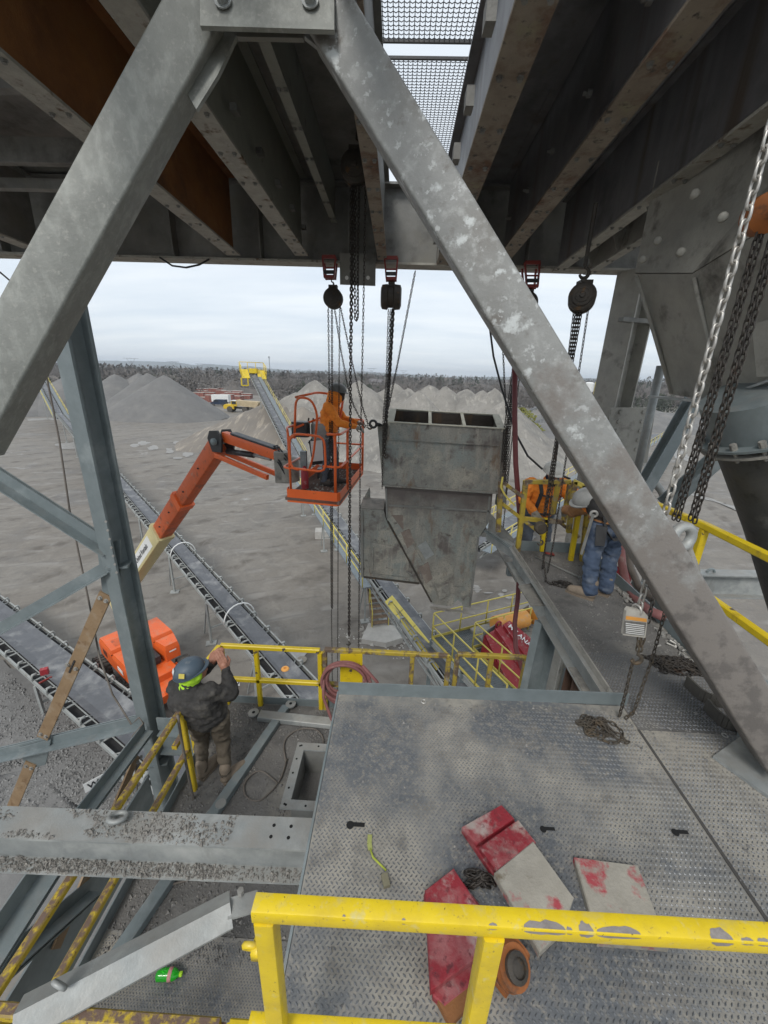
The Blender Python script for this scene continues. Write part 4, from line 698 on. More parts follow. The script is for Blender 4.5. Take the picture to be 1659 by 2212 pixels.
def hood(pts, z0, z1, nm, ins=.12):
    lo = [mp_(u, v, z0) for u, v in pts]; c = sum(lo, Vector()) / len(lo); hi = [Vector((q.x + (c.x - q.x) * ins, q.y + (c.y - q.y) * ins, z1)) for q in lo]; n = len(lo); mid = [Vector((q.x, q.y, z0 + (z1 - z0) * .72)) for q in lo]
    return MB().add(lo + mid + hi, [tuple(range(n))[::-1], tuple(range(2 * n, 3 * n))] + [(r * n + i, r * n + (i + 1) % n, (r + 1) * n + (i + 1) % n, (r + 1) * n + i) for r in (0, 1) for i in range(n)]).build(nm, orange, lift)
MB().lathe(mp_(0, 0, 1.05), (0, 0, 1), [(.62, 0), (.62, .22)], 20).build('turntable', blackp, lift)
hood([(-1.35, -1.05), (.0, -1.05), (.0, -.28), (-1.35, -.28)], 1.12, 1.85, 'engine_hood'); hood([(.02, -1.05), (1.35, -1.0), (1.35, -.42), (.02, -.28)], 1.12, 1.80, 'engine_hood'); hood([(-1.2, .30), (.35, .30), (.35, 1.1), (-1.2, 1.1)], 1.12, 1.85, 'tank_hood'); hood([(.37, .30), (1.1, .42), (1.1, .95), (.37, 1.1)], 1.12, 1.78, 'tank_hood')
for u0, v0, u1, v1, z_ in ((-1.352, -1.0, -1.352, -.32, 1.45), (-.005, -1.053, -.005, -.28, 1.70), (1.353, -.95, 1.353, -.5, 1.40), (.36, .30, .36, 1.1, 1.70)): MB().bar(mp_(u0, v0, z_), mp_(u1, v1, z_), .012, .03).build('panel_gap', blackp, lift)
for k in range(5): MB().box(mp_(-.95 + .09 * k, -1.046, 1.42), (.05, .02, .26), rot=RM).build('vent_slot', blackp, lift)
MB().box(mp_(.7, -1.035, 1.40), (.5, .012, .16), rot=RM).build('hood_label', white, lift); MB().box(mp_(1.107, .68, 1.5), (.012, .26, .05), rot=RM).build('hood_grip', white, lift); MB().box(mp_(-.5, -.66, 1.855), (.5, .3, .008), rot=RM).build('hood_scuff', orange2, lift)
for q in (-.12, .12): MB().tube([B0 + fy * q + V(0, 0, .3), B0.lerp(EL, .12) + bu * .34 + bs_ * q, B0.lerp(EL, .3) + bu * .31 + bs_ * q], .02, 6).build('boom_hose', black, lift, True)
for t_ in (.62, .7, .8, .9): MB().box(B0.lerp(EL, t_) + vis * (.19 if t_ < .76 else .155), (.05, .05, .03), .4).build('wear_pad', blackp, lift)
MB().box(mp_(.45, -.66, 1.815), (.26, .16, .04), rot=RM).build('hood_latch', blackp, lift); MB().box(mp_(-.1, 0, 1.3), (2.2, .5, .3), rot=RM).build('turntable_deck', blackp, lift)
m = MB(); pt = mp_(-.9, 0, 1.3)
for q in (-.22, .22): m.plate([pt + fy * q - fx * .4, pt + fy * q + fx * .5, B0 + fy * q * .9 + V(0, 0, .25) + fx * .15, B0 + fy * q * .9 + V(0, 0, .25) - fx * .2], .03)
m.build('boom_riser', cream, lift)
# ------------------------------------------------------------------ crusher with grated walkway and handrails
WZ = 3.1; k0 = PZ(933, 1380, WZ); k1 = PZ(1150, 1322, WZ); k2 = PZ(1085, 1545, WZ); wx = (k1 - k0).normalized(); wy = (k2 - k0).normalized()
e = T('crusher_walkway', 'grated walkway with pale yellow handrails around the red crusher', 'walkway', (k0.x, k0.y, 0)); ww = 1.0
i0 = k0 + wx * ww + wy * ww
def grating(q, nm='grating_panel'):
    n = 26; m = MB()
    for k in range(n + 1): m.bar(q[0].lerp(q[1], k / n), q[3].lerp(q[2], k / n), .012, .04)
    for k in range(9): m.bar(q[0].lerp(q[3], k / 8), q[1].lerp(q[2], k / 8), .012, .02)
    m.build(nm, gratem, e)
L1, L2 = (k1 - k0).length, (k2 - k0).length
for a, b in ((0, .34), (.34, .67), (.67, 1)): grating([k0 + wx * (L1 * a), k0 + wx * (L1 * b), k0 + wx * (L1 * b) + wy * ww, k0 + wx * (L1 * a) + wy * ww])
for a, b in ((0.0, .25), (.25, .5), (.5, .75), (.75, 1)): A_, B_ = ww + (L2 - ww) * a, ww + (L2 - ww) * b; grating([k0 + wy * A_, k0 + wy * A_ + wx * ww, k0 + wy * B_ + wx * ww, k0 + wy * B_])
handrail(e, [k1, k0, k2], 1.07, yelpale, .026, 1.25, yelpale); handrail(e, [k1 + wy * ww, i0, k2 + wx * ww], 1.07, yelpale, .026, 1.3, yelpale)
for p in (k0, k1, k2, k1 + wy * ww, k2 + wx * ww, k0.lerp(k2, .5)): MB().bar((p.x, p.y, gz(p.x, p.y)), p - V(0, 0, .02), .14).build('support_leg', galv2, e)
for a, b in ((k0, k1), (k0, k2), (i0, k1 + wy * ww), (i0, k2 + wx * ww)): MB().chan(a - V(0, 0, .12), b - V(0, 0, .12), .2, .06).build('edge_beam', palest, e)
cr_ = T('crusher', 'dark red crusher with orange motor drums beside the grated walkway', 'crusher', (i0.x + 1, i0.y, 0))
def cw(a, b, z): return i0 + wx * a + wy * b + V(0, 0, z - WZ)
MB().plate([cw(.25, .25, 3.75), cw(1.35, .15, 4.0), cw(1.95, 1.5, 3.4), cw(1.3, 2.0, 2.6), cw(.45, 1.6, 2.4)], .06).build('feed_plate', redp, cr_)
MB().plate([cw(.25, .25, 3.75), cw(.45, 1.6, 2.4), cw(.30, 1.6, 1.6), cw(.12, .25, 1.6)], .05).build('side_plate', redp, cr_); MB().plate([cw(1.35, .15, 4.0), cw(1.95, 1.5, 3.4), cw(1.95, 1.5, 1.5), cw(1.5, .15, 1.5)], .05).build('side_plate', redp, cr_)
MB().plate([cw(.45, 1.6, 2.4), cw(1.3, 2.0, 2.6), cw(1.3, 2.05, 1.2), cw(.45, 1.7, 1.2)], .05).build('lower_plate', redp, cr_)
for a, b in ((.55, .35), (.95, .30)): MB().plate([cw(a, b, 3.85), cw(a + .35, b + 1.3, 2.9), cw(a + .35, b + 1.3, 3.05), cw(a, b, 4.05)], .03).build('rib', redp, cr_)
MB().torus(cw(.85, .18, 4.0), wy, .11, .035, 14, 6).build('lifting_eye', redp, cr_, True); MB().box(cw(.15, 1.2, 2.5), (.35, .3, .35), .5).build('bracket', redp, cr_)
text_on(cr_, 'McLANAHAN', cw(1.10, .35, 3.90) + V(0, 0, .05), (cw(1.62, 1.55, 3.24) - cw(1.10, .35, 3.90)), (cw(1.35, .15, 4.0) - cw(1.05, .25, 3.95)), .17, white, off=.03, bold=.01)
MB().box(cw(2.2, -.1, 3.2), (3.4, 1.5, .12), math.atan2(wx.y, wx.x)).build('motor_deck', duststeel, cr_); MB().box(cw(2.4, -.1, 1.7), (3.0, 1.4, 2.9), math.atan2(wx.y, wx.x)).build('frame_box', M('dusty_brown_frame', (0.20, 0.15, 0.10), None, 4, .8, 0, .1, 30), cr_)
for a, L_, r_ in ((1.0, .75, .34), (1.72, .62, .33), (2.65, .6, .30)): p = cw(a, -.1, 3.72); MB().lathe(p, wx, [(r_ * .5, -.02), (r_, 0), (r_, L_), (r_ * .5, L_ + .03)], 20).build('motor_drum', motoro, cr_, 40)
MB().lathe(cw(.5, 0, 3.62), wx, [(.10, 0), (.10, .9)], 12).build('drive_shaft', redp, cr_, True)
for a in (1.5, 1.95): MB().tube(rnd([cw(a, 1.9, 2.4), cw(a, 1.6, 4.0), cw(a + .3, 1.35, 4.1), cw(a + .42, 1.35, 3.2)], .15), .05, 8).build('bent_pipe', duststeel, cr_, True)
MB().plate([cw(.2, .2, 3.9), cw(2.9, -.55, 3.9), cw(2.9, -.5, 3.1), cw(.2, .25, 3.1)], .04).build('back_guard', darkst, cr_)
# ================================================================== NEAR STRUCTURE
SL = 0.034                                                     # overhead beams drop slightly away from the camera
GZ0 = PY(829, 572, 7).z
def along(p, y): return Vector((p.x, y, p.z + SL * (7 - y)))
# ---- overhead floor frame
gird = T('front_girder', 'deep grey girder across the top carrying the chain hoists', 'girder', (0, 7, GZ0))
xs = (-9.0, PY(1400, 602, 7).x)
MB().box(((xs[0] + xs[1]) / 2, 7.1, GZ0 + .015), (xs[1] - xs[0], .30, .03)).build('bottom_flange', flange, gird)
MB().box(((xs[0] + xs[1]) / 2, 7.1, GZ0 + .52), (xs[1] - xs[0], .02, .98)).build('web', darkst, gird)
MB().box(((xs[0] + xs[1]) / 2, 7.1, GZ0 + 1.025), (xs[1] - xs[0], .30, .03)).build('top_flange', darkst, gird)
for x in np.arange(-7.6, 3.2, 1.35): MB().box((x, 6.99, GZ0 + .52), (.02, .17, .96)).build('stiffener', darkst, gird)
pl = MB().plate([PY(734, 548, 6.9), PY(812, 548, 6.9), PY(811, 618, 6.9), PY(735, 615, 6.9)], .03); pl.build('bolting_plate', darkst, gird)
for px in (749, 795): MB().cyl(PY(px, 600, 6.86), PY(px, 600, 6.895), .028, 12).build('plate_hole', white, gird)
def obeam(px, py, dep, fw, wm, fm, label, y1=1.3, tw=.016, top=True, dx=0.0):
    p = PY(px, py, 6.93); q = along(p, y1); q.x += dx; e = T('floor_beam', label, 'beam', (p.x, 6.93, p.z), 'floor beams overhead'); up = V(0, 0, 1)
    MB().bar(p + up * .012, q + up * .012, fw, .024).build('bottom_flange', fm, e)
    MB().bar(p + up * dep / 2, q + up * dep / 2, tw, dep - .05).build('web', wm, e)
    if top: MB().bar(p + up * (dep - .012), q + up * (dep - .012), fw, .024).build('top_flange', wm, e)
    n = 11
    for i in range(n):
        c = p.lerp(q, (i + .35) / n)
        for sx in (-1, 1):
            m = MB(); ring_bolt(m, c + V(sx * fw * .3, 0, 0), (0, 0, -1), .016, .02); m.build('bolt', darkst, e)
    return e, p, q
obeam(88, 546, 1.0, .22, darkst, flange, 'grey overhead floor beam at the far left')
e, p, q = obeam(505, 552, 1.0, .21, rustor, flange, 'overhead floor beam with bright orange rusted web')
e, p, q = obeam(652, 553, 1.0, .20, greenst, flange, 'overhead floor beam with greenish grey web right of the rusty beam')
for i in range(9):
    c = p.lerp(q, i / 9 + .04) + V(.09, 0, .30); MB().box(c, (.06, .09, .05)).build('clip', darkst, e)
obeam(722, 482, .62, .09, greenst, greenst, 'slim higher overhead beam left of the upper hoist')
obeam(826, 562, 1.0, .14, darkst, rustch, 'narrow rusty overhead beam right of the upper hoist')
e, p, q = obeam(958, 572, 1.0, .21, wetpl, rustch, 'broad rusty overhead beam beside the mesh opening')
for i in range(6):
    c = p.lerp(q, i / 8 + .05) + V(-.16, 0, .25); MB().box(c, (.06, .12, .12)).build('tab', darkst, e)
e, p, q = obeam(1086, 563, 1.0, .20, wetpl, rustch, 'rusty overhead beam in front of black streaked plates')
for i in range(7):
    c = p.lerp(q, i / 7 + .06) + V(-.03, 0, .42); MB().lathe(c, (-1, 0, 0), [(.028, 0), (.028, .04), (.015, .04), (.015, .07)], 8).build('stud', darkst, e)
obeam(1203, 588, .9, .15, wetpl, flange, 'thin edged overhead beam second from the right')
e, p, q = obeam(1268, 594, .55, .12, hopm, hopm, 'bracketed hopper support beam at the right')
for i in range(8):
    c = p.lerp(q, i / 8 + .05) + V(-.08, 0, .03); MB().plate([c, c + V(-.10, 0, .20), c + V(.08, 0, .24)], .015).build('bracket', hopm, e)
# cover plates above the beams, left and right of the opening
xo0, xo1 = PY(826, 562, 6.93).x - .05, PY(962, 572, 6.93).x - .12
cov = T('overhead_cover', 'dark steel cover plates closing the floor above', 'floor plate', (0, 3, GZ0 + 1.04))
for a, b in ((-9, -6), (-6, -3.4), (-3.4, -1.75), (-1.75, xo0)):
    MB().plate([(a + .01, 7.2, GZ0 + 1.06), (b - .01, 7.2, GZ0 + 1.06), (b - .01, 2.4, GZ0 + 1.06 + SL * 4.6), (a + .01, 2.4, GZ0 + 1.06 + SL * 4.6)], .02).build('cover_plate', darkst, cov)
for a, b in ((xo1, 2.0), (2.0, 3.4), (3.4, 5.0)):
    MB().plate([(a + .01, 7.2, GZ0 + 1.06), (b - .01, 7.2, GZ0 + 1.06), (b - .01, 2.4, GZ0 + 1.06 + SL * 4.6), (a + .01, 2.4, GZ0 + 1.06 + SL * 4.6)], .02).build('cover_plate', wetpl, cov)
# cross members seen at upper left
cm = T('cross_girder', 'grey cross girder behind the left strut with ribbed rails', 'girder', PY(0, 330, 6.0))
for py, h, y in ((175, .16, 4.4), (330, .22, 5.2), (402, .10, 5.5)): a, b = PY(-260, py - 10, y), PY(505, py + 8, y); b.x = min(b.x, PY(505, 552, 6.93).x - .12); MB().bar(a, b, .10, h).build('rail', darkst, cm)
# mesh platform above the opening
me = T('overhead_mesh_floor', 'black crimped wire mesh panels of the floor above with a gap between', 'mesh floor', (0.4, 6, 15.9)); MZ = 15.9
def mesh_panel(y0, y1, x0, x1, pit=.062):
    m = MB(); n = int((y1 - y0) / pit)
    for i in range(n + 1):
        y = y0 + i * pit; m.tube([(x0 + k * pit * .5, y + (.011 if k % 2 else -.011), MZ) for k in range(int((x1 - x0) / (pit * .5)) + 1)], .0052, 4)
    for k in range(int((x1 - x0) / pit) + 1): m.tube([(x0 + k * pit, y0, MZ + .004), (x0 + k * pit, y1, MZ + .004)], .0052, 4)
    m.build('wire_mesh', blackp, me)
ya, yb, yc, yd = PZ(930, 345, MZ).y, PZ(930, 126, MZ).y, PZ(930, 90, MZ).y, PZ(930, -40, MZ).y
mx0, mx1 = -1.3, 2.6
mesh_panel(min(ya, yb), max(ya, yb), mx0, mx1); mesh_panel(min(yc, yd), max(yc, yd), mx0, mx1)
for y in (max(ya, yb), min(ya, yb), max(yc, yd)): MB().bar((mx0, y, MZ), (mx1, y, MZ), .03, .03).build('mesh_edge', blackp, me)
a = PZ(930, 318, MZ + .3); MB().bar((a.x - .5, a.y + .25, MZ + .25), (2.6, a.y + .25, MZ + .25), .06).build('yellow_rail', yel, me)
for x in (mx0, mx1): MB().bar((x, 2.0, MZ - .04), (x, max(ya, yb) + .2, MZ - .04), .06, .08).build('mesh_support', blackp, me)
for px, py0 in ((1003, -30), (1012, -30), (1022, -30)): pass
# ---- A-frame struts in front of the view
def strut(px0, py0, z0, px1, py1, z1, w, th, mat, label):
    a, b = PD(px0, py0, z0), PD(px1, py1, z1); d = (b - a).normalized(); c = (a + b) / 2; n = (EYE - c); n = (n - d * n.dot(d)).normalized(); n = Matrix.Rotation(th, 3, d) @ n
    e = T('diagonal_strut', label, 'strut', b, 'foreground struts'); MB().rbar(a, b, w, w, n, r=.015, k=3).build('box_section', mat, e, 35); return e, a, b, d, n
eL, aL, bL, dL, nL = strut(438, 40, 1.98, -70, 962, 2.12, .232, math.radians(24), strutl, 'dull grey square tube strut slanting down to the left in front')
eR, aR, bR, dR, nR = strut(711, 40, 1.98, 1684, 1632, 2.34, .232, math.radians(-9), strutm, 'blotchy weathered tube strut slanting down to the right in front')
bp_ = MB().box((bR.x, bR.y, DECK + .012), (.42, .42, .02), .5); bp_.build('base_plate', galv, eR)
for p_, q_, ms in ((eL, [(396, -70), (436, -70), (436, 58), (516, 66), (470, 162), (424, 236), (392, 180)], strutl), (eR, [(718, -70), (775, -70), (768, 45), (708, 118), (650, 72), (716, 63)], strutm)):
    MB().plate([PD(x, y, 1.99 if p_ is eL else 2.0) for x, y in q_], .02, -CF).build('gusset', ms, p_)
hd = T('strut_head_plate', 'grey bolted plate joining the two foreground struts overhead', 'plate', PD(575, 55, 1.85))
MB().plate([PD(x, y, 1.84) for x, y in ((432, -90), (722, -90), (722, 64), (432, 55))], .02, -CF).build('plate', strutl, hd); MB().plate([PD(x, y, 1.93) for x, y in ((505, 30), (660, 34), (655, 82), (512, 79))], .02, -CF).build('plate_edge', darkst, hd)
for px in (482, 670):
    m = MB(); m.lathe(PD(px, 2, 1.83), -CF, [(.040, 0), (.040, .006), (.026, .006), (.026, .03)], 12); m.build('bolt', galv, hd)
# ---- tall column at left with bracing
CXL, CYL = -2.83, 3.62
col = T('steel_column', 'tall blue grey steel column at left with bolted braces', 'column', (CXL, CYL, 0))
MB().ibeam((CXL, CYL, 0), (CXL, CYL, 12.85), .22, .20, .022, .018, up=(.35, 1, 0)).build('wide_flange', galv2, col)
for z in (7.3, 10.05): MB().box((CXL, CYL, z), (.20, .20, .02), .3).build('stiffener', galv2, col)
MB().box((CXL, CYL, .02), (.7, .7, .04)).build('base_plate', galv2, col)
m = MB()
for k in range(7): c = PX(272 + 2.1 * k, 1236 + 14 * k, CXL + .02); m.lathe(Vector((CXL + .10, CYL - .19, 10.6 - .09 * k)), (.35, -1, 0), [(.012, 0), (.012, .012)], 6)
m.build('bolt_row', boltm, col)
frm = T('side_bracing', 'blue grey angle bracing with brown strap plates left of the column', 'bracing', (CXL, CYL, 5)); YB = CYL
def ang2(p0, p1, w=.11, nm='double_angle', up=(0, 0, 1)):
    p0, p1 = V(p0), V(p1); d, s, u = frame(p0, p1, up)
    for q in (-1, 1): MB().angle(p0 + s * q * .008, p1 + s * q * .008, w, w, .012, up, q).build(nm, galv2, frm)
ang2(PY(-160, 935, YB), PY(240, 1192, YB), .12); ang2(PY(-120, 1440, YB), PY(250, 1228, YB), .12); ang2(PY(-80, 1652, YB), PY(314, 1560, YB), .12)
def strap(pa, pb, wpx, nm='strap_plate', n=2):
    d, s, u = frame(pa, pb, (0, 1, 0)); MB().bar(pa, pb, wpx, .02, (0, 1, 0)).build(nm, strapw, frm)
    for c, k in ((pa + d * .07, 1), (pb - d * .07, 1)):
        for q in (-.25, .25):
            m = MB(); ring_bolt(m, c + s * q * wpx - V(0, .01, 0), (0, -1, 0), .018, .02); m.build('bolt', boltm, frm)
strap(PY(229, 1283, YB - .05), PY(92, 1594, YB - .05), .135); strap(PY(67, 1648, YB - .05), PY(20, 1760, YB - .05), .135)
a, b = PY(246, 1250, YB), PY(60, 1668, YB); MB().bar(a, b, .10, .015, (0, 1, 0)).build('bracing_angle', galv2, frm)
c = PY(155, 1440, YB - .065); m = MB(); d, s, u = frame(a, b, (0, 1, 0)); m.bar(c - d * .10, c + d * .10, .018, .008, (0, 1, 0)); m.build('slot', black, frm)
for q in (-.05, .05): m = MB(); ring_bolt(m, c + s * q, (0, -1, 0), .018, .02); m.build('bolt', boltm, frm)
MB().plate([PY(212, 1182, YB - .03), PY(262, 1165, YB - .03), PY(262, 1290, YB - .03), PY(225, 1292, YB - .03)], .015).build('gusset', galv2, frm)
MB().plate([PY(42, 1614, YB - .03), PY(112, 1596, YB - .03), PY(100, 1650, YB - .03), PY(60, 1660, YB - .03)], .015).build('gusset', galv2, frm)
# bracing running towards the camera below the column
XB = CXL
ang2(PX(312, 1580, XB), PX(120, 1830, XB), .11, up=(1, 0, 0)); c0, c1 = PX(296, 1632, XB), PX(120, 2050, XB)
MB().bar(c0, c1, .12, .02, (1, 0, 0)).build('strap_plate', strapw, frm); ang2(PX(190, 1930, XB), PX(-120, 2200, XB), .13, up=(1, 0, 0)); ang2(PX(98, 1870, XB + .3), PX(-150, 2240, XB + .3), .15, up=(1, 0, 0))
for q in (-.03, .03): m = MB(); ring_bolt(m, c0 + V(.012, q, -.06), (1, 0, 0), .016, .018); m.build('bolt', boltm, frm)
MB().chan((-4.2, 1.2, 7.2), (CXL, 1.2, 7.2), .30, .1).build('cross_beam', galv2, frm); MB().plate([(CXL - .02, 3.4, 7.3), (CXL - .02, .2, 7.3), (CXL - .02, .2, 6.6), (CXL - .02, 3.4, 6.6)], .02).build('web_plate', galv2, frm)
# stub connecting the column to the low floor
MB().ibeam((CXL + .17, CYL - .12, LOW - .12), (-2.06, CYL - .12, LOW - .12), .30, .16, .015, .012).build('floor_stub', galv2, col); MB().plate([(CXL + .15, CYL - .13, LOW + .04), (-2.16, CYL - .13, LOW + .04), (-2.16, CYL - .13, LOW + .22), (CXL + .15, CYL - .13, LOW + .22)], .015).build('lug_plate', galv2, col)
# hanging cable
pts = [PY(0, 588, 5.2), PY(40, 622, 5.0), PY(97, 795, 4.6), PY(128, 950, 4.4), PY(150, 1100, 4.2), PY(196, 1319, 3.9), PY(215, 1420, 3.6), PY(243, 1500, 3.5), PY(284, 1565, 3.42), PY(300, 1550, 3.42), PY(310, 1562, 3.4), PY(286, 1590, 3.4), PY(300, 1750, 3.2), PY(306, 1830, 3.0)]
MB().tube(pts, .010, 6).build('hanging_cable', cable, smooth=True, label='thin grey cable hanging beside the left column', cat='cable')
MB().tube([PY(345, 556, 6.9), PY(372, 574, 6.85), PY(402, 578, 6.85), PY(430, 572, 6.85), PY(452, 560, 6.9)], .014, 6).build('cable_loop', black, smooth=True, label='black cable loop sagging below the girder', cat='cable')
# ---- checker plate deck
D1c, D2c = (0.335, 0.312, 0.268), (0.19, 0.178, 0.158)
deckm = M('dusty_checker_plate', (0.115, 0.123, 0.132), (0.15, 0.157, 0.164), 2.5, 0.45, 0.2, 0.15, 70, [(D1c, 1.35, 0.42, 0.56, None, .85), (D2c, 9, 0.50, 0.68, None, .9), ((0.115, 0.12, 0.125), 0.8, 0.54, 0.74, None, .5), ((0.27, 0.252, 0.22), 38, 0.50, 0.66)])
lugm = M('worn_checker_lugs', (0.125, 0.132, 0.14), (0.175, 0.182, 0.188), 6, 0.38, 0.35, 0.05, 70, [((0.31, 0.29, 0.25), 1.35, 0.60, 0.70, None, .85)])
lugm2 = M('dark_checker_lugs', (0.115, 0.125, 0.14), (0.15, 0.16, 0.17), 6, 0.42, 0.3, 0.05, 70, [((0.30, 0.285, 0.25), 1.35, 0.58, 0.66, None, .85)])
lowm = M('gravel_dust_floor', (0.165, 0.158, 0.148), (0.12, 0.115, 0.108), 3, .9, 0, .6, 40, [((0.09, 0.087, 0.083), 2.2, .52, .66), ((0.25, 0.235, 0.205), 1.4, .56, .7)])
XS, XR, DY0, DY1 = 1.705, 2.60, -0.4, 2.30
dk = T('checker_deck', 'dusty checker plate deck with raised lip in front of the near rail', 'deck', (0.7, 1, DECK))
def lugs(x0, x1, y0, y1, z, pit, parent, mat, lng=.0195, wd=.0082, h=.0042):
    m = MB(); rp = pit * .66; nx = int((x1 - x0) / pit); ny = int((y1 - y0) / rp); V_, F_ = [], []
    for j in range(ny):
        a0 = .72 if j % 2 else -.72
        for i in range(nx):
            x = x0 + (i + (.75 if j % 2 else .25)) * pit + random.gauss(0, .0003); y = y0 + (j + .5) * rp; w_ = .55 + .45 * min(1, max(0, 1.2 - 2.2 * fbm(x * 2.1, y * 2.1, 9)))       # worn where boots pass
            c, s = math.cos(a0), math.sin(a0); o = len(V_)
            for u, w, q in ((-lng / 2, 0, -.0004), (0, -wd / 2, -.0004), (lng / 2, 0, -.0004), (0, wd / 2, -.0004), (-lng * .28, 0, h * w_), (lng * .28, 0, h * w_)): V_.append((x + u * c - w * s, y + u * s + w * c, z + q))
            F_ += [(o, o + 1, o + 4), (o + 1, o + 5, o + 4), (o + 1, o + 2, o + 5), (o + 2, o + 3, o + 5), (o + 3, o + 4, o + 5), (o + 3, o, o + 4)]
    m.v, m.f, m.mi = V_, F_, [0] * len(F_); return m.build('raised_lugs', mat, parent, kind='stuff')
hol = [(PZ(768, 1782, DECK), .055), (PZ(1182, 1791, DECK), .045), (PZ(1468, 1798, DECK), .05)]
MB().box(((-.345 + XS) / 2, (DY0 + DY1) / 2, DECK - .006), (XS + .345 - .004, DY1 - DY0, .012)).build('main_plate', deckm, dk)
MB().box(((XS + 2.36) / 2, (DY0 + 2.1) / 2, DECK - .006), (2.36 - XS - .004, 2.1 - DY0, .012)).build('side_plate', deckm, dk); MB().box(((XS + XR) / 2, (2.104 + 5.05) / 2, DECK - .006), (XR - XS - .004, 5.05 - 2.104, .012)).build('walkway_plate', lowm, dk)
lugs(-.335, XS - .01, .55, DY1 - .08, DECK, .0235, dk, lugm); lugs(XS + .01, 2.35, .6, 2.09, DECK, .0245, dk, lugm2); lugs(XS + .01, XR - .02, 2.12, 2.9, DECK, .0245, dk, lugm2)
sm = M('deck_seam_dirt', (0.07, 0.066, 0.06), None, 9, .9, 0, .2, 50); MB().box((XS, (DY0 + 2.1) / 2, DECK + .0025), (.016, 2.1 - DY0, .004)).build('seam', sm, dk)
MB().plate([(-.345, DY1 - .03, DECK + .001), (XS + .03, DY1 + .01, DECK + .001), (XS + .03, DY1 + .01, DECK + .105), (-.345, DY1 - .03, DECK + .105)], .010).build('raised_lip', galv2, dk)
MB().box((-.352, (DY0 + DY1) / 2, DECK - .05), (.012, DY1 - DY0, .10)).build('edge_angle', galv2, dk)
blk = M('dark_hole', (0.008, 0.008, 0.008), None, 9, 1, 0, 0, 1)
for c, w in hol:
    m = MB(); m.lathe(c + V(-w * .5, -.004, .0035), (0, 0, 1), [(w * .36, 0), (w * .36, .0012)], 12); m.box(c + V(w * .15, 0, .0042), (w * 1.4, w * .36, .0014)); m.build('keyhole_slot', blk, dk)
# carrying members under the deck
for y in (.6, 1.5): MB().ibeam((-.30, y, DECK - .16), (XR, y, DECK - .16), .28, .14, .012, .01).build('joist', galv2, dk)
# left edge beam of the walkway, brackets, toe boards
eb = T('walkway_edge_beam', 'dust covered edge beam of the right hand walkway above the crusher', 'beam', (1.66, 3.6, DECK - .3))
MB().chan((1.69, 2.31, DECK - .10), (1.69, 5.05, DECK - .10), .24, .09, .012, side=-1).build('channel', galv, eb); MB().box((1.64, 3.7, DECK + .035), (.012, 2.6, .09)).build('kick_strip', duststeel, eb)
MB().plate([PZ(x, y, DECK - .06) for x, y in ((1147, 1306), (1187, 1306), (1189, 1297), (1154, 1258), (1120, 1265))], .02).build('bracket_plate', duststeel, eb); MB().plate([PZ(1147, 1308, DECK - .085), PZ(1187, 1308, DECK - .085), PZ(1187, 1308, DECK - .085) - V(0, 0, .34)], .015).build('bracket_gusset', galv, eb)
MB().plate([PZ(x, y, DECK - .20) for x, y in ((1265, 1504), (1333, 1505), (1296, 1441), (1228, 1441))], .02).build('corner_plate', duststeel, eb)
MB().box((2.15, 5.0, DECK + .07), (.95, .014, .14)).build('end_toe_board', galv2, eb)
MB().plate([(1.66, 5.05, DECK - .02), (1.66, 5.75, DECK - .02), (1.40, 5.75, DECK - .02), (1.66, 5.05, DECK - .02)][:3], .02).build('corner_gusset', galv2, eb); MB().plate([(1.45, 5.7, DECK), (1.72, 5.25, DECK), (1.72, 5.25, DECK + .05), (1.45, 5.7, DECK + .28)], .012).build('upright_gusset', darkst, eb); MB().chan((1.45, 5.75, DECK - .08), (1.69, 5.05, DECK - .08), .18, .07, side=-1).build('end_channel', galv, eb)
MB().box((XR + .006, 3.55, DECK + .055), (.012, 2.9, .13)).build('toe_board', galv2, eb); MB().box((2.365, .9, DECK + .055), (.012, 2.3, .13)).build('toe_board', galv2, eb); MB().box((2.48, 2.10, DECK + .055), (.25, .012, .13)).build('toe_board', galv2, eb)
ob = T('outer_beam', 'dark channel running outside the right hand walkway', 'beam', (3.0, 3, DECK - .4)); MB().chan((2.98, .8, DECK - .1), (2.80, 4.2, DECK - .1), .26, .1, .012).build('channel', galv2, ob)
hb = T('lateral_beam', 'horizontal grey beam with lifting eye beyond the right walkway', 'beam', PY(1450, 1270, 5.2)); a, b = PY(1385, 1258, 5.2), PY(1760, 1265, 5.2); MB().ibeam(a, b, .36, .2).build('wide_flange', galv, hb); MB().torus(PY(1535, 1236, 5.2), (0, 1, 0), .05, .018, 14, 6).build('lifting_eye', galv2, hb)
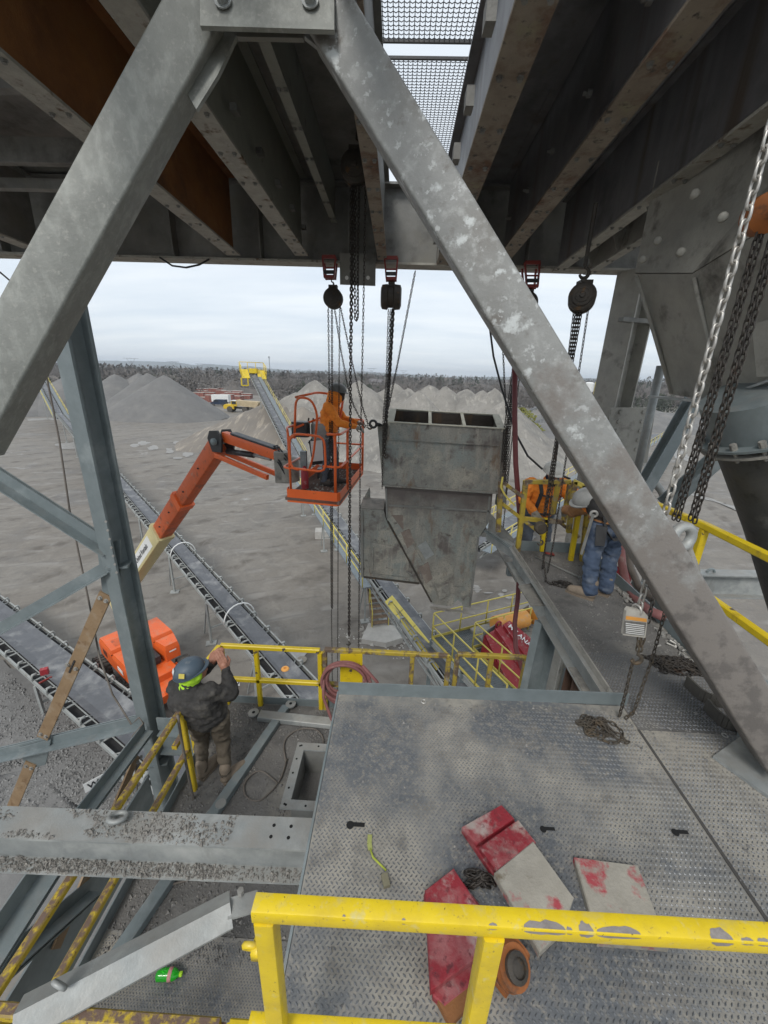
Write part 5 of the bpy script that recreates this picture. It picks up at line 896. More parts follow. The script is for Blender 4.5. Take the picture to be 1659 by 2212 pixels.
# columns and struts under the walkway
uc = T('rusty_under_column', 'brown rusty column under the walkway edge beside the crusher', 'column', (1.62, 3.0, 0)); MB().ibeam((1.72, 2.95, 0), (1.72, 2.95, DECK - .25), .16, .16, .014, .01).build('wide_flange', M('brown_rust', (0.10, 0.055, 0.035), (0.065, 0.04, 0.03), 3, .8, 0, .2, 40), uc); MB().box((1.72, 2.95, .02), (.4, .4, .04)).build('base_plate', galv2, uc)
gc = T('galvanised_under_column', 'inclined pale grey plate column under the walkway bracket', 'column', (1.75, 3.9, 0)); a, b = PY(1176, 1338, 3.7), PY(1140, 1500, 3.55); dd_ = (b - a); MB().chan(a, a + dd_ * 6.0, .26, .10, .012, (1, .4, 0)).build('channel', galv2, gc)
dk2 = T('under_deck_housing', 'dark steel housing with pipe fitting under the walkway', 'housing', (2.2, 3.2, 6)); MB().box((2.45, 3.2, 7.2), (1.0, .9, 3.6)).build('housing_plate', galv2, dk2); MB().box((1.94, 2.9, 7.6), (.02, .25, 3.0)).build('dark_panel', blackp, dk2); MB().cyl((1.80, 2.72, 8.15), (2.4, 2.72, 8.15), .05, 10).cyl((1.98, 2.72, 8.08), (1.98, 2.72, 8.28), .06, 10).build('pipe_fitting', boltm, dk2, True)
MB().box((2.35, 2.70, 7.85), (1.1, .05, .06)).build('yellow_ledge', yelold, dk2)
# ---- low floor at left
lf = T('low_floor', 'gravel strewn lower floor where the dark jacketed worker stands', 'floor', (-.9, 2.4, LOW)); LX0 = -2.07
MB().box(((LX0 + 1.7) / 2, 2.88, LOW - .006), (1.7 - LX0, 2.24, .012)).build('floor_sheet', lowm, lf); MB().box(((LX0 + 1.7) / 2, .55, LOW - .006), (1.7 - LX0, 2.41, .012)).build('checker_sheet', deckm, lf)
lugs(-2.05, -.2, .6, 1.74, LOW, .0225, lf, lugm2)
MB().plate([(LX0, -.5, LOW + .001), (LX0, 4.0, LOW + .001), (LX0, 4.0, LOW + .12), (LX0, -.5, LOW + .12)], .01).build('toe_board', galv2, lf); MB().plate([(LX0, 4.0, LOW + .001), (1.7, 4.0, LOW + .001), (1.7, 4.0, LOW + .11), (LX0, 4.0, LOW + .11)], .01).build('toe_board', galv2, lf)
for y in (.3, 1.4, 2.6, 3.9): MB().ibeam((LX0 - .05, y, LOW - .17), (1.7, y, LOW - .17), .30, .15, .014, .01).build('joist', galv2, lf)
MB().ibeam((LX0 + .05, -.5, LOW - .5), (LX0 + .05, 4.0, LOW - .5), .34, .16).build('edge_beam', galv2, lf)
# duct rim
du = T('square_duct', 'open square steel duct with bolted rim beside the deck', 'duct', (-.55, 2.85, LOW)); RZ = 8.22; x0, x1, y0, y1 = -.93, -.10, 2.50, 3.19; f_ = .085
m = MB()
m.box(((x0 + x1) / 2, y0 + f_ / 2, RZ), (x1 - x0, f_, .014)); m.box(((x0 + x1) / 2, y1 - f_ / 2, RZ), (x1 - x0, f_, .014)); m.box((x0 + f_ / 2, (y0 + y1) / 2, RZ), (f_, y1 - y0 - 2 * f_, .014)); m.box((x1 - f_ / 2, (y0 + y1) / 2, RZ), (f_, y1 - y0 - 2 * f_, .014)); m.build('rim', galv, du)
X0, X1, Y0, Y1 = x0 + f_, x1 - f_, y0 + f_, y1 - f_
for a, b in (((X0, Y0), (X1, Y0)), ((X1, Y0), (X1, Y1)), ((X1, Y1), (X0, Y1)), ((X0, Y1), (X0, Y0))): MB().plate([(*a, RZ - .008), (*b, RZ - .008), (*b, RZ - 1.7), (*a, RZ - 1.7)], .008).build('duct_wall', darkst, du)  # dark wall colour paints the shade inside the duct
MB().box(((X0 + X1) / 2, (Y0 + Y1) / 2, RZ - 1.71), (X1 - X0, Y1 - Y0, .01)).build('duct_shade_bottom', blackp, du)  # black sheet painted in for the deep shade down the duct
m = MB()
for t in np.linspace(.06, .94, 5):
    for c in ((x0 + (x1 - x0) * t, y0 + .035), (x0 + (x1 - x0) * t, y1 - .035), (x0 + .035, y0 + (y1 - y0) * t)): m.lathe((c[0], c[1], RZ + .0072), (0, 0, 1), [(.011, 0), (.011, .001)], 8)
m.build('bolt_holes', blk, du)
# beam lying across in front of the duct
bz = 9.5; bm_ = T('cross_beam', 'wide galvanised beam heaped with gravel at lower left', 'beam', (-2.2, 1.56, bz - .31)); a, b = V(-5.2, 1.43, bz - .155), V(-.36, 1.53, bz - .155); MB().ibeam(a, b, .31, .168, .016, .012).build('wide_flange', galv, bm_)
MB().torus((-1.52, 1.53, bz + .035), (0, .5, 1), .045, .014, 14, 6).build('padeye', galv, bm_, True); MB().box((-.352, 1.53, bz - .15), (.012, .20, .30)).build('end_plate', galv, bm_); m = MB()
for k in range(4): m.lathe((-.62 + .1 * (k % 2), 1.50 + .06 * (k // 2), bz + .0005), (0, 0, 1), [(.010, 0), (.010, .001)], 8)
m.build('bolt_holes', blk, bm_)
pts = [];
for k in range(3200):
    x = random.uniform(-3.4, -.42); y = 1.53 + (x + .36) * .0207 + random.uniform(-.08, .08)
    if fbm(x * 1.6, y * 5, 4) > -.02 and x < -.85: pts.append((x, y, bz))
for k in range(4200):
    x = random.uniform(-3.4, -.38); y = 1.53 + (x + .36) * .0207 + random.uniform(-.082, -.012)
    if x < -.9 or random.random() < .35: pts.append((x, y, bz - .294))
stones(pts, .004, .012, 'gravel_on_beam', stoned, bm_, kind='stuff')
# big loose angle and long bar
an = T('steel_angle', 'large galvanised steel angle lying diagonally at lower left', 'steel angle', PZ(60, 2170, 9.05)); a, b = PZ(497, 1952, 9.08), PZ(30, 2195, 9.05); d, s, u = frame(a, b, (0, 0, 1))
MB().ext(a, b, [(0, 0), (.092, -.06), (.098, -.052), (0, .012), (-.092, -.052), (-.092, -.064)]).build('angle_section', galv, an); MB().torus(PZ(128, 2128, 9.12), (.3, 1, .3), .032, .012, 12, 6).build('lifting_eye', galv, an, True); MB().box(PZ(525, 1955, 9.05), (.16, .10, .02), .3).build('end_tab', galv, an); MB().lathe(PZ(520, 1930, 9.07), (0, 0, 1), [(.02, 0), (.02, .03)], 6).build('bolt', boltm, an)
lb = T('loose_tube', 'long galvanised tube lying across the lower floor', 'tube', (-1.6, 2.6, LOW)); a, b = PZ(618, 1528, LOW + .04), PZ(170, 2185, LOW + .04); MB().rbar(a, b, .10, .075, r=.008).build('box_section', galv2, lb); MB().lathe(PZ(477, 1737, LOW + .08), (0, 0, 1), [(.05, 0), (.05, .012)], 16).build('end_disc', galv, lb); MB().torus(PZ(456, 1757, LOW + .05), (.2, .3, 1), .035, .014, 12, 6).build('lug', galv, lb)
lb = T('loose_flat_link', 'short galvanised link bar with eyes lying by the rail', 'link bar', PZ(620, 1550, LOW)); a, b = PZ(560, 1546, LOW + .05), PZ(722, 1563, LOW + .05); MB().rbar(a, b, .12, .07, r=.01).build('bar', galv, lb)
for c in (PZ(548, 1541, LOW + .035), PZ(628, 1522, LOW + .06)): MB().lathe(c, (0, 0, 1), [(.065, 0), (.065, .018)], 20).build('eye_plate', galv, lb); MB().lathe(c + V(0, 0, .019), (0, 0, 1), [(.02, 0), (.02, .001)], 10).build('eye_hole', blk, lb)
# scattered stones on floors
pts = []
for k in range(9000):
    x, y = random.uniform(LX0 + .03, -.2), random.uniform(1.6, 3.97)
    if x0 - .02 < x < x1 and y0 - .02 < y < y1: continue
    if fbm(x * 1.3, y * 1.3, 2) > -.15 or random.random() < .2: pts.append((x, y, LOW))
stones(pts, .006, .016, 'floor_gravel', stonem, lf, kind='stuff')
pts = []
for k in range(15000):
    x = random.uniform(-.3, XR - .03); y = random.uniform(.6, 4.95)
    if x < XS and y > DY1 - .05: continue
    if x > 2.34 and y < 2.1: continue
    dn = (.10 + .9 * max(0, (y - 1.75) / .45) if x < XS else .35 + .75 * max(0, (y - 1.5) / .6)); dn *= .6 + 1.2 * fbm(x * 1.5, y * 1.5, 6)
    if random.random() < dn: pts.append((x, y, DECK))
stones(pts, .004, .011, 'deck_gravel', stonem, dk, kind='stuff')
pts = []
for k in range(30000):
    x = random.uniform(-.3, XR - .03); y = random.uniform(.7, 4.9)
    if (x < XS and y > DY1 - .05) or (x > 2.34 and y < 2.1): continue
    if fbm(x * 1.1, y * 1.1, 12) + (.35 if y > 1.7 else 0) > random.random() * .9: pts.append((x, y, DECK))
stones(pts, .0018, .0048, 'deck_grit', duststeel, dk, kind='stuff')
# ---- yellow guard rails
def rail_thing(label, pts, h, mat, mids, w=.055, step=1.4, nm='guard_rail', posts=True):
    e = T(nm, label, 'guard rail', pts[0], 'yellow guard rails'); handrail(e, pts, h, mat, w / 2, step, None, True, mids, posts); return e
near = T('guard_rail', 'bright yellow near guard rail with flaked paint across the bottom', 'guard rail', (0, .56, DECK), 'yellow guard rails')
a, b = V(-.278, .545, 10.85), V(2.9, .565, 10.85); MB().rbar(a, b, .040, .042, r=.006, k=2).build('top_rail', yelnear, near, 40)
MB().rbar((-.34, .56, 10.285), (2.9, .58, 10.285), .042, .042, r=.007, k=2).build('mid_rail', yelnear, near, 40)
for x in (PY(584, 2060, .545).x, PY(1047, 2090, .545).x, 1.45): MB().rbar((x, .545, DECK), (x, .545, 10.829), .046, .046, (0, 1, 0), r=.006, k=2).build('post', yelnear, near, 40)
m = MB(); m.torus((-.305, .56, 10.66), (0, 1, .3), .017, .008, 14, 6); m.box((-.285, .555, 10.66), (.03, .03, .03)); m.build('chain_eye', yelnear, near, True)
chipm = M('bare_grey_primer', (0.30, 0.27, 0.25), (0.20, 0.175, 0.16), 30, .6, 0, .2, 60)
random.seed(5)
yc_ = .545; zt = 10.8712
for p0_, p1_, hgt in ((1125, 1212, .9), (1214, 1226, .4), (1240, 1270, 1.0), (1276, 1366, .8), (1508, 1552, 1.3), (1568, 1592, .4), (1600, 1628, .4), (1052, 1070, .3), (868, 876, .25), (740, 747, .25)):
    xa, xb = PZ(p0_, 1975, zt).x, PZ(p1_, 1975, zt).x; cx_, w = (xa + xb) / 2, (xb - xa) / 2; yc_ = .545 + (cx_ + .278) * .0063; n_ = 12; m = MB(); rr = [random.uniform(.75, 1.15) for _ in range(n_)]
    m.add([(cx_ + w * math.cos(math.pi * i / (n_ - 1)) * (1 if 0 < i < n_ - 1 else 1), yc_ - .0172 + .016 * hgt * math.sin(math.pi * i / (n_ - 1)) * rr[i], zt + .0003) for i in range(n_)], [tuple(range(n_))])
    m.add([(cx_ + w * math.cos(math.pi * i / (n_ - 1)), yc_ - .0204, zt - .0062 - .010 * hgt * math.sin(math.pi * i / (n_ - 1)) * rr[-i - 1]) for i in range(n_)], [tuple(range(n_))[::-1]])
    m.build('paint_chip', chipm, near)
rail_thing('rusty yellow guard rail along the left edge of the low floor', [(-1.93, 1.0, LOW), (-1.93, 2.85, LOW)], 1.05, yelrust, (.55,), .05, 1.85)
rail_thing('rusty topped yellow rail section at the bottom left corner', [(-1.93, .98, LOW), (-.75, .98, LOW)], 1.05, yelrust, (.55,), .055, .6)
rail_thing('short chipped yellow rail stub at the bottom edge', [(-.70, .98, LOW), (-.36, .98, LOW)], 1.05, yel, (.55,), .055, .4)
rail_thing('yellow rail section with worn top behind the dark jacketed worker', [(-2.05, 3.98, LOW), (-1.62, 3.98, LOW), (-.83, 3.98, LOW)], .90, yel, (.40,), .055, .9)
rail_thing('worn yellow rail section behind the hose coil', [(-.77, 3.98, LOW), (.30, 3.98, LOW), (.74, 3.98, LOW)], .92, yelold, (.40,), .055, 1.2)
rail_thing('worn yellow rail section in front of the crusher walkway', [(.84, 3.98, LOW), (1.25, 3.98, LOW), (1.66, 3.98, LOW)], .95, yelold, (.42,), .055, .45)
gp = MB(); gp.plate([PY(735, 1412, 3.94), PY(783, 1412, 3.94), PY(783, 1478, 3.94), PY(735, 1478, 3.94)], .01); gp.build('hose_backing_plate', yel, label='yellow plate on the rail behind the hose coil', cat='plate')
gt = T('gate_post', 'short yellow gate leaf beside the dark jacketed worker', 'gate', (-2.08, 3.5, LOW)); MB().rbar((-2.10, 3.25, LOW), (-2.10, 3.25, LOW + .95), .055, .055, (0, 1, 0), r=.006).build('post', yel, gt); MB().rbar((-2.10, 3.25, LOW + .92), (-2.05, 3.93, LOW + .92), .055, .055, r=.006).build('top_rail', yel, gt); MB().rbar((-2.1, 3.25, LOW + .5), (-2.1, 2.9, LOW + .5), .05, .05, r=.006).build('mid_rail', yelrust, gt)
rail_thing('yellow guard rail along the outer side of the right walkway', [(2.66, 2.15, DECK), (2.66, 3.25, DECK), (2.50, 4.6, DECK)], 1.07, yel, (.53,), .06, 1.1)
# gate like yellow frames at the far end of the right walkway, where the white hatted worker stands
gf = T('walkway_gate', 'scratched yellow gate frame in front of the white hatted worker', 'gate', (1.9, 5.0, DECK)); YG = 4.98
def gbar(pts, mat=yelold, nm='frame_bar', w=.055):
    for a, b in zip(pts, pts[1:]): MB().rbar(PY(*a, YG), PY(*b, YG), w, w, (0, 1, 0), r=.006).build(nm, mat, gf)
gbar([(1136, 1038), (1118, 1190)], yelold, 'post', .06); gbar([(1136, 1041), (1232, 1041)], yelold, 'top_bar'); gbar([(1206, 1045), (1193, 1110)], yelold); gbar([(1232, 1042), (1217, 1128), (1127, 1120)], yelold); gbar([(1180, 1120), (1170, 1190)], yel, 'post'); gbar([(1082, 1040), (1076, 1148)], yelold, 'post', .06)
for a, b in (((1090, 1044), (1135, 1078)), ((1085, 1088), (1178, 1160)), ((1205, 1125), (1250, 1160))): gbar([a, b], yelold, 'diagonal_bar', .045)
gr = T('walkway_rail', 'yellow rail panel between the two workers on the right walkway', 'guard rail', (2.3, 4.8, DECK), 'yellow guard rails')
for a, b, mt in (((1242, 1040), (1228, 1150), yelold), ((1260, 1048), (1232, 1212), yel), ((1275, 1052), (1255, 1225), yelold), ((1240, 1040), (1285, 1062), yelpale)): MB().rbar(PY(*a, 4.75), PY(*b, 4.75), .055, .055, (0, 1, 0), r=.006).build('rail_bar', mt, gr)
# ---- right hand hopper, chute pipe, columns
hp = T('hopper', 'grey steel hopper tapering down at the upper right', 'hopper', PY(1540, 868, 4)); hy = 4.0
tl, tr, t2 = PY(1375, 590, 4.6), PY(1500, 560, 3.9), PY(1760, 430, 2.9); bl_, bm2, br = PY(1450, 850, 4.5), PY(1548, 864, 3.9), PY(1760, 790, 3.0)
tl2 = tl + V(0, 0, 1.2); m = MB().plate([tl, PY(1500, 590, 3.9), bm2, bl_], .02); m.build('left_plate', hopm, hp); MB().plate([PY(1500, 590, 3.9), t2, br, bm2], .02).build('right_plate', hopm, hp)
MB().plate([tl + V(0, 0, .9), t2 + V(.3, 0, .9), t2, PY(1500, 590, 3.9), tl], .02).build('upper_plate', hopm, hp)
a, b, c = PY(1412, 857, 4.55), PY(1540, 869, 3.85), PY(1770, 792, 2.95); MB().bar(a, b, .14, .02).build('bottom_flange', galv, hp); MB().bar(b, c, .12, .02).build('bottom_flange', galv, hp)
for (x0_, y0_), (x1_, y1_) in (((1375, 597), (1452, 848)), ((1498, 600), (1556, 842))): MB().tube([PY(x0_, y0_, 4.5 if x0_ < 1400 else 3.86), PY(x1_, y1_, 4.45 if x0_ < 1400 else 3.82)], .018, 6).build('weld_seam', hopm, hp, True)
MB().plate([PY(1632, 700, 3.35), PY(1720, 670, 3.1), PY(1720, 810, 3.05), PY(1642, 812, 3.3)], .03).build('cover_patch', hopm, hp)
for px, py in ((1500, 420), (1420, 520), (1470, 545), (1560, 470), (1388, 560)): m = MB(); c = PY(px, py, 4.2 - (px - 1400) * .004); m.lathe(c, (-.4, -1, -.2), [(.035, 0), (.035, .02), (.02, .03)], 10); m.build('boss', hopm, hp, True)
ppm = M('black_worn_pipe', (0.045, 0.047, 0.05), (0.075, 0.076, 0.076), 3, .55, .1, .25, 30, [((0.14, 0.14, 0.135), 2.6, .55, .68), ((0.025, 0.026, 0.028), 7, .58, .7)])
pc = PY(1668, 925, 3.3); pd_ = (PY(1800, 1500, 3.3) - pc).normalized(); pp = T('chute_pipe', 'black tapered chute pipe with bolted flange at the right edge', 'chute', pc)
MB().lathe(pc - pd_ * .35, pd_, [(.40, 0), (.40, .30)], 32).build('neck', galv2, pp, 40); MB().lathe(pc, pd_, [(.385, .03), (.37, .2), (.33, .9), (.30, 2.4), (.29, 4.5)], 32).build('pipe', ppm, pp, 40)
MB().lathe(pc - pd_ * .05, pd_, [(.36, 0), (.48, 0), (.48, .02), (.36, .02)], 32).build('upper_ring', galv2, pp, 40); MB().lathe(pc + pd_ * .012, pd_, [(.36, 0), (.47, 0), (.47, .02), (.36, .02)], 32).build('lower_ring', duststeel, pp, 40)
d, s, u = frame(V(0, 0, 0), pd_)
for k in range(16): a = 2 * math.pi * k / 16; c = pc + (s * math.cos(a) + u * math.sin(a)) * .44; MB().lathe(c - pd_ * .10, pd_, [(.014, 0), (.024, .0), (.024, .05), (.014, .05), (.014, .16)], 6).build('flange_bolt', duststeel, pp)
rc_ = T('steel_column', 'grey wide flange column beside the hopper carrying the girder', 'column', (PY(1365, 605, 7).x + .2, 7, 0)); cx_ = PY(1372, 605, 7).x; MB().ibeam((cx_ + .05, 7.0, 0), (cx_ + .05, 7.0, GZ0), .46, .42, .03, .02, up=(1, .55, 0)).build('wide_flange', hopm, rc_)
MB().box((cx_ + .05, 6.78, 12.9), (.62, .10, .06), .3).build('strut_tie', darkst, rc_); MB().plate([PY(1318, 880, 6.7), PY(1415, 880, 6.7), PY(1396, 1000, 6.7), PY(1305, 1000, 6.7)], .02).build('splice_plate', hopm, rc_)
m = MB()
for k in range(5):
    for px in (1322, 1340, 1390): m.lathe(PY(px - 4 * k, 890 + 20 * k, 6.69), (0, -1, 0), [(.035, 0), (.035, .03)], 6)
m.build('splice_bolts', hopm, rc_)
bt = T('column_bracing', 'grey diagonal braces and pipe between hopper and walkway', 'bracing', PY(1400, 1050, 5.5))
for a, b, w, y0_, y1_ in (((1500, 862), (1380, 1072), .16, 5.4, 5.2), ((1580, 962), (1436, 1090), .15, 4.6, 4.6)): MB().ibeam(PY(*a, y0_), PY(*b, y1_), w, w, .014, .01, up=(0, 1, .3)).build('diagonal_brace', galv2, bt)
MB().cyl(PY(1428, 790, 6.0), PY(1372, 1035, 6.0), .055, 10).build('pipe', galv, bt, True); MB().tube([PY(1405, 1030, 5.4), PY(1428, 1060, 5.4), PY(1440, 1085, 5.3)], .05, 8).build('bent_pipe', galv, bt, True)
# ================================================================== HANGING CHUTE, HOISTS AND CHAINS
YC, YD = 6.30, 6.92
ch = T('transfer_chute', 'stained steel transfer chute hanging on chains with three open cells', 'chute', PY(975, 1316, 6.6))
def cp(x, y, Y=YC): return PY(x, y, Y)
def prism(poly, nm, mat, y0=YC, y1=YD):
    a = [cp(x, y, y0) for x, y in poly]; b = [Vector((p.x, y1, p.z)) for p in a]; n = len(a)
    return MB().add(a + b, [tuple(range(n)), tuple(range(2 * n - 1, n - 1, -1))] + [(i, n + i, n + (i + 1) % n, (i + 1) % n) for i in range(n)]).build(nm, mat, ch)
TL, TR, BL_, BR_ = cp(843, 912), cp(1083, 926), cp(829, 1046), cp(1072, 1063)
def back(p): return Vector((p.x + .03, YD, p.z + (.15 if p.z > 10.8 else .04)))
for q, nm in (([TL, TR, BR_, BL_], 'front_wall'), ([TR, back(TR), back(BR_), BR_], 'right_wall'), ([back(TR), back(TL), back(BL_), back(BR_)], 'back_wall'), ([back(TL), TL, BL_, back(BL_)], 'left_wall')):
    MB().plate(q, .012).build(nm, chutem, ch)
for t in (.36, .67):
    a, b = TL.lerp(TR, t), BL_.lerp(BR_, t); MB().plate([a + V(0, .012, -.02), back(a) - V(0, .012, .02), back(b) - V(0, .012, 0), b + V(0, .012, 0)], .012).build('divider', creamst, ch); MB().bar(a + V(0, .02, .012), back(a) + V(0, -.02, .0), .05, .012).build('divider_cap', creamst, ch)
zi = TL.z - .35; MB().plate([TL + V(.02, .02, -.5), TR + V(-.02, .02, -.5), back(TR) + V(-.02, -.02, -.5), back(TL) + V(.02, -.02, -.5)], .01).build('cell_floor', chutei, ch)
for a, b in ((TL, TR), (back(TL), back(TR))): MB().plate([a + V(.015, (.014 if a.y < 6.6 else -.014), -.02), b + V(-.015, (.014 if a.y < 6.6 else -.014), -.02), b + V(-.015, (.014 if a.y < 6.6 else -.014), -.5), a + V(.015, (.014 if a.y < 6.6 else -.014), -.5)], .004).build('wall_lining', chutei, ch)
f1 = .075
for a, b in ((TL, TR),): MB().plate([a + V(-.03, -.006, -.005), b + V(.03, -.006, -.005), b + V(.03, -.006, -.05), a + V(-.03, -.006, -.05)], .006, (0, -1, 0)).build('rim_band', creamst, ch)
for a, b in ((TL, BL_), (TR, BR_)): MB().bar(a + V(0, -.012, -.05), b + V(0, -.012, .01), .05, .012, (0, 1, 0)).build('edge_strip', chutem, ch)
for q0, q1 in (((1058, 1072), (1051, 1130)), ((1033, 1160), (1014, 1308)), ((838, 1126), (932, 1300)), ((834, 1055), (836, 1118)), ((782, 1102), (783, 1244)), ((786, 1246), (905, 1260)), ((840, 1091), (1060, 1104))): MB().bar(cp(*q0) - V(0, .008, 0), cp(*q1) - V(0, .008, 0), .03, .02, (0, 1, 0)).build('edge_strip', hoistm if q0[0] in (838, 786) else darkst, ch)
for a, b in ((TL, TR), (back(TL), back(TR))): MB().bar(a + V(-f1 * .6, 0, .006), b + V(f1 * .6, 0, .006), f1, .014).build('top_rim', creamst, ch)
for a in (TL, TR): MB().bar(a + V(0, .035, .007), back(a) + V(0, -.035, .007), f1 * 1.5, .014).build('top_rim', creamst, ch)
MB().bar(cp(843, 948) - V(0, .02, 0), cp(1078, 962) - V(0, .02, 0), .045, .016).build('stiffener_rib', chutem, ch); m = MB().bar(cp(826, 1047) + V(0, -.02, 0), cp(1076, 1064) + V(0, -.02, 0), .09, .022); m.build('mid_flange', chutem, ch)
MB().bar(cp(826, 1047, YD), cp(1076, 1064, YD), .09, .022).build('mid_flange', chutem, ch)
prism([(831, 1050), (1064, 1067), (1062, 1095), (1055, 1130), (1036, 1158), (1017, 1313), (1000, 1311), (997, 1302), (989, 1296), (983, 1301), (977, 1310), (934, 1305), (836, 1122)], 'lower_spout', chutel)
MB().bar(cp(930, 1311) - V(0, .03, 0), cp(1026, 1323) - V(0, .03, 0), .08, .014).build('bottom_lip', chutem, ch)
prism([(778, 1098), (829, 1102), (834, 1122), (914, 1262), (779, 1247)], 'side_chamber', chutem, YC + .01, YD - .01)
MB().plate([cp(778, 1097), cp(829, 1101), Vector((cp(829, 1101).x, YD, cp(829, 1101).z)), Vector((cp(778, 1097).x, YD, cp(778, 1097).z))], .004).build('chamber_top', duststeel, ch)
MB().plate([cp(776, 1096, YD), cp(781, 1086, YD), cp(798, 1052, YD), cp(800, 1060, YD), cp(800, 1090, YD)], .012).build('corner_gusset', chutem, ch)
MB().plate([cp(x, y, YC - .012) for x, y in ((801, 1172), (884, 1186), (883, 1247), (799, 1237))], .02, (0, -1, 0)).build('access_door', chutel, ch) if True else MB().plate([cp(801, 1172), cp(884, 1186), cp(883, 1247), cp(799, 1237)], .016, (0, -1, 0)).build('access_door', chutem, ch); MB().bar(cp(806, 1182) - V(0, .03, 0), cp(804, 1232) - V(0, .03, 0), .02).build('door_hinge', chutem, ch); MB().bar(cp(878, 1232) - V(0, .03, 0), cp(890, 1240) - V(0, .03, 0), .025).build('door_handle', darkst, ch)
pk_ = 0.0; rp = M('rust_red_patch', (0.20, 0.16, 0.135), (0.16, 0.13, 0.11), 6, .8, 0, .3, 40, [((0.27, 0.24, 0.20), 5, .5, .65)])
for q, mt in (([(845, 1113), (871, 1113), (872, 1143), (850, 1142)], rp), ([(883, 1150), (910, 1125), (930, 1160), (905, 1185)], chutem), ([(902, 1180), (920, 1168), (938, 1198), (920, 1209)], galv), ([(838, 1122), (850, 1143), (876, 1190), (905, 1240), (938, 1292), (946, 1288), (920, 1225), (884, 1165), (868, 1142), (846, 1113)], chutem), ([(866, 1150), (884, 1143), (896, 1172), (880, 1185)], rp), ([(905, 1225), (925, 1215), (934, 1250), (920, 1262)], rp), ([(982, 1222), (1002, 1222), (1001, 1266), (980, 1266)], chutem), ([(943, 1272), (968, 1262), (972, 1285), (950, 1296)], chutem)):
    pk_ += .0023; MB().plate([cp(x, y, YC - .004 - pk_) for x, y in q], .004 + pk_, (0, -1, 0)).build('welded_patch', mt, ch)
rod = PY(855, 985, YC - .01); MB().lathe(cp(851, 981), (0, -1, 0), [(.035, 0), (.035, .012)], 12).bar(cp(851, 984) - V(0, .02, 0), cp(849, 1009) - V(0, .02, 0), .012).build('latch', darkst, ch); MB().bar(cp(1056, 996) - V(0, .012, 0), cp(1055, 1023) - V(0, .012, 0), .014).build('slot_bar', darkst, ch)
MB().plate([cp(815, 918, 6.5), cp(840, 915, 6.5), cp(829, 1046, 6.5), cp(826, 1040, 6.5)], .03, (0, -1, 0)).build('side_fin', chutem, ch); MB().plate([cp(1084, 920, 6.55), cp(1098, 925, 6.55), cp(1092, 1040, 6.55), cp(1074, 1060, 6.55)], .03, (0, -1, 0)).build('side_fin', chutem, ch); MB().box(cp(1082, 1075, 6.5), (.10, .3, .3)).build('hinge_block', darkst, ch); MB().plate([cp(1036, 1158), cp(1052, 1143), cp(1055, 1160), cp(1042, 1160)], .2, (0, -1, 0)).build('spout_ear', darkst, ch)
sh = MB(); sh.torus(cp(806, 916, 6.4), (.2, 1, 0), .055, .02, 16, 8); sh.torus(cp(818, 917, 6.4), (.2, .4, 1), .045, .017, 14, 8); sh.build('shackle', blackp, ch, True)
# ---- hoists
def clamp(e, x, y0, y1, Y, wpx):
    a = PY(x - wpx, y0, Y); b = PY(x + wpx, y0, Y); c = PY(x - wpx * .72, y1, Y); d = PY(x + wpx * .72, y1, Y)
    for p, q in ((a, c), (b, d)):
        for dy in (-.08, .08): MB().bar(p + V(0, dy, 0), q + V(0, dy, 0), .022, .05, (0, 1, 0)).build('clamp_arm', clampr, e)
    for t in (0.02, .55, .75, .98): MB().bar(a.lerp(c, t) - V(0, .1, 0), b.lerp(d, t) - V(0, .1, 0), .045 if t != .55 else .02).build('clamp_bar', clampr if t != .75 else blackp, e)
    MB().cyl(a.lerp(c, .98), b.lerp(d, .98), .025, 8).build('clamp_pin', clampr, e, True)
def hookm(e, c, s, mat=None, up=1):
    pts = [c + V(0, 0, s * 1.1 * up)] + [c + V(s * .62 * math.cos(a), 0, s * .62 * math.sin(a) * up) for a in np.linspace(math.pi / 2, -math.pi * .92, 12)]
    MB().tube(pts, [s * .16] + [s * (.16 + .10 * math.sin(math.pi * k / 11)) for k in range(12)], 8).build('hook', mat or hoistm, e, True)
def drum(e, c, r, dep, axis=(0, -1, 0)):
    ax = V(axis).normalized(); MB().lathe(c - ax * dep / 2, ax, [(r * .8, 0), (r, r * .15), (r, dep * .35), (r * .85, dep * .4), (r * .85, dep * .6), (r, dep * .65), (r, dep - r * .12), (r * .85, dep)], 24).build('casing', hoistm, e, 40)
    for k, q in ((.72, .018), (.5, .03), (.22, .045)): MB().lathe(c + ax * dep / 2, ax, [(r * k, 0), (r * k, q), (r * k * .8, q + .006)], 20).build('cover_ring', hoistm, e, 40)
    MB().box(c + V(0, 0, r * 1.02), (r * .9, dep * .6, r * .42)).build('hanger_block', hoistm, e)
def strand(e, pts, pitch, wire, mat=None, nm='chain'): return MB().chain(pts, pitch, wire).build(nm, mat or chainm, e, True)
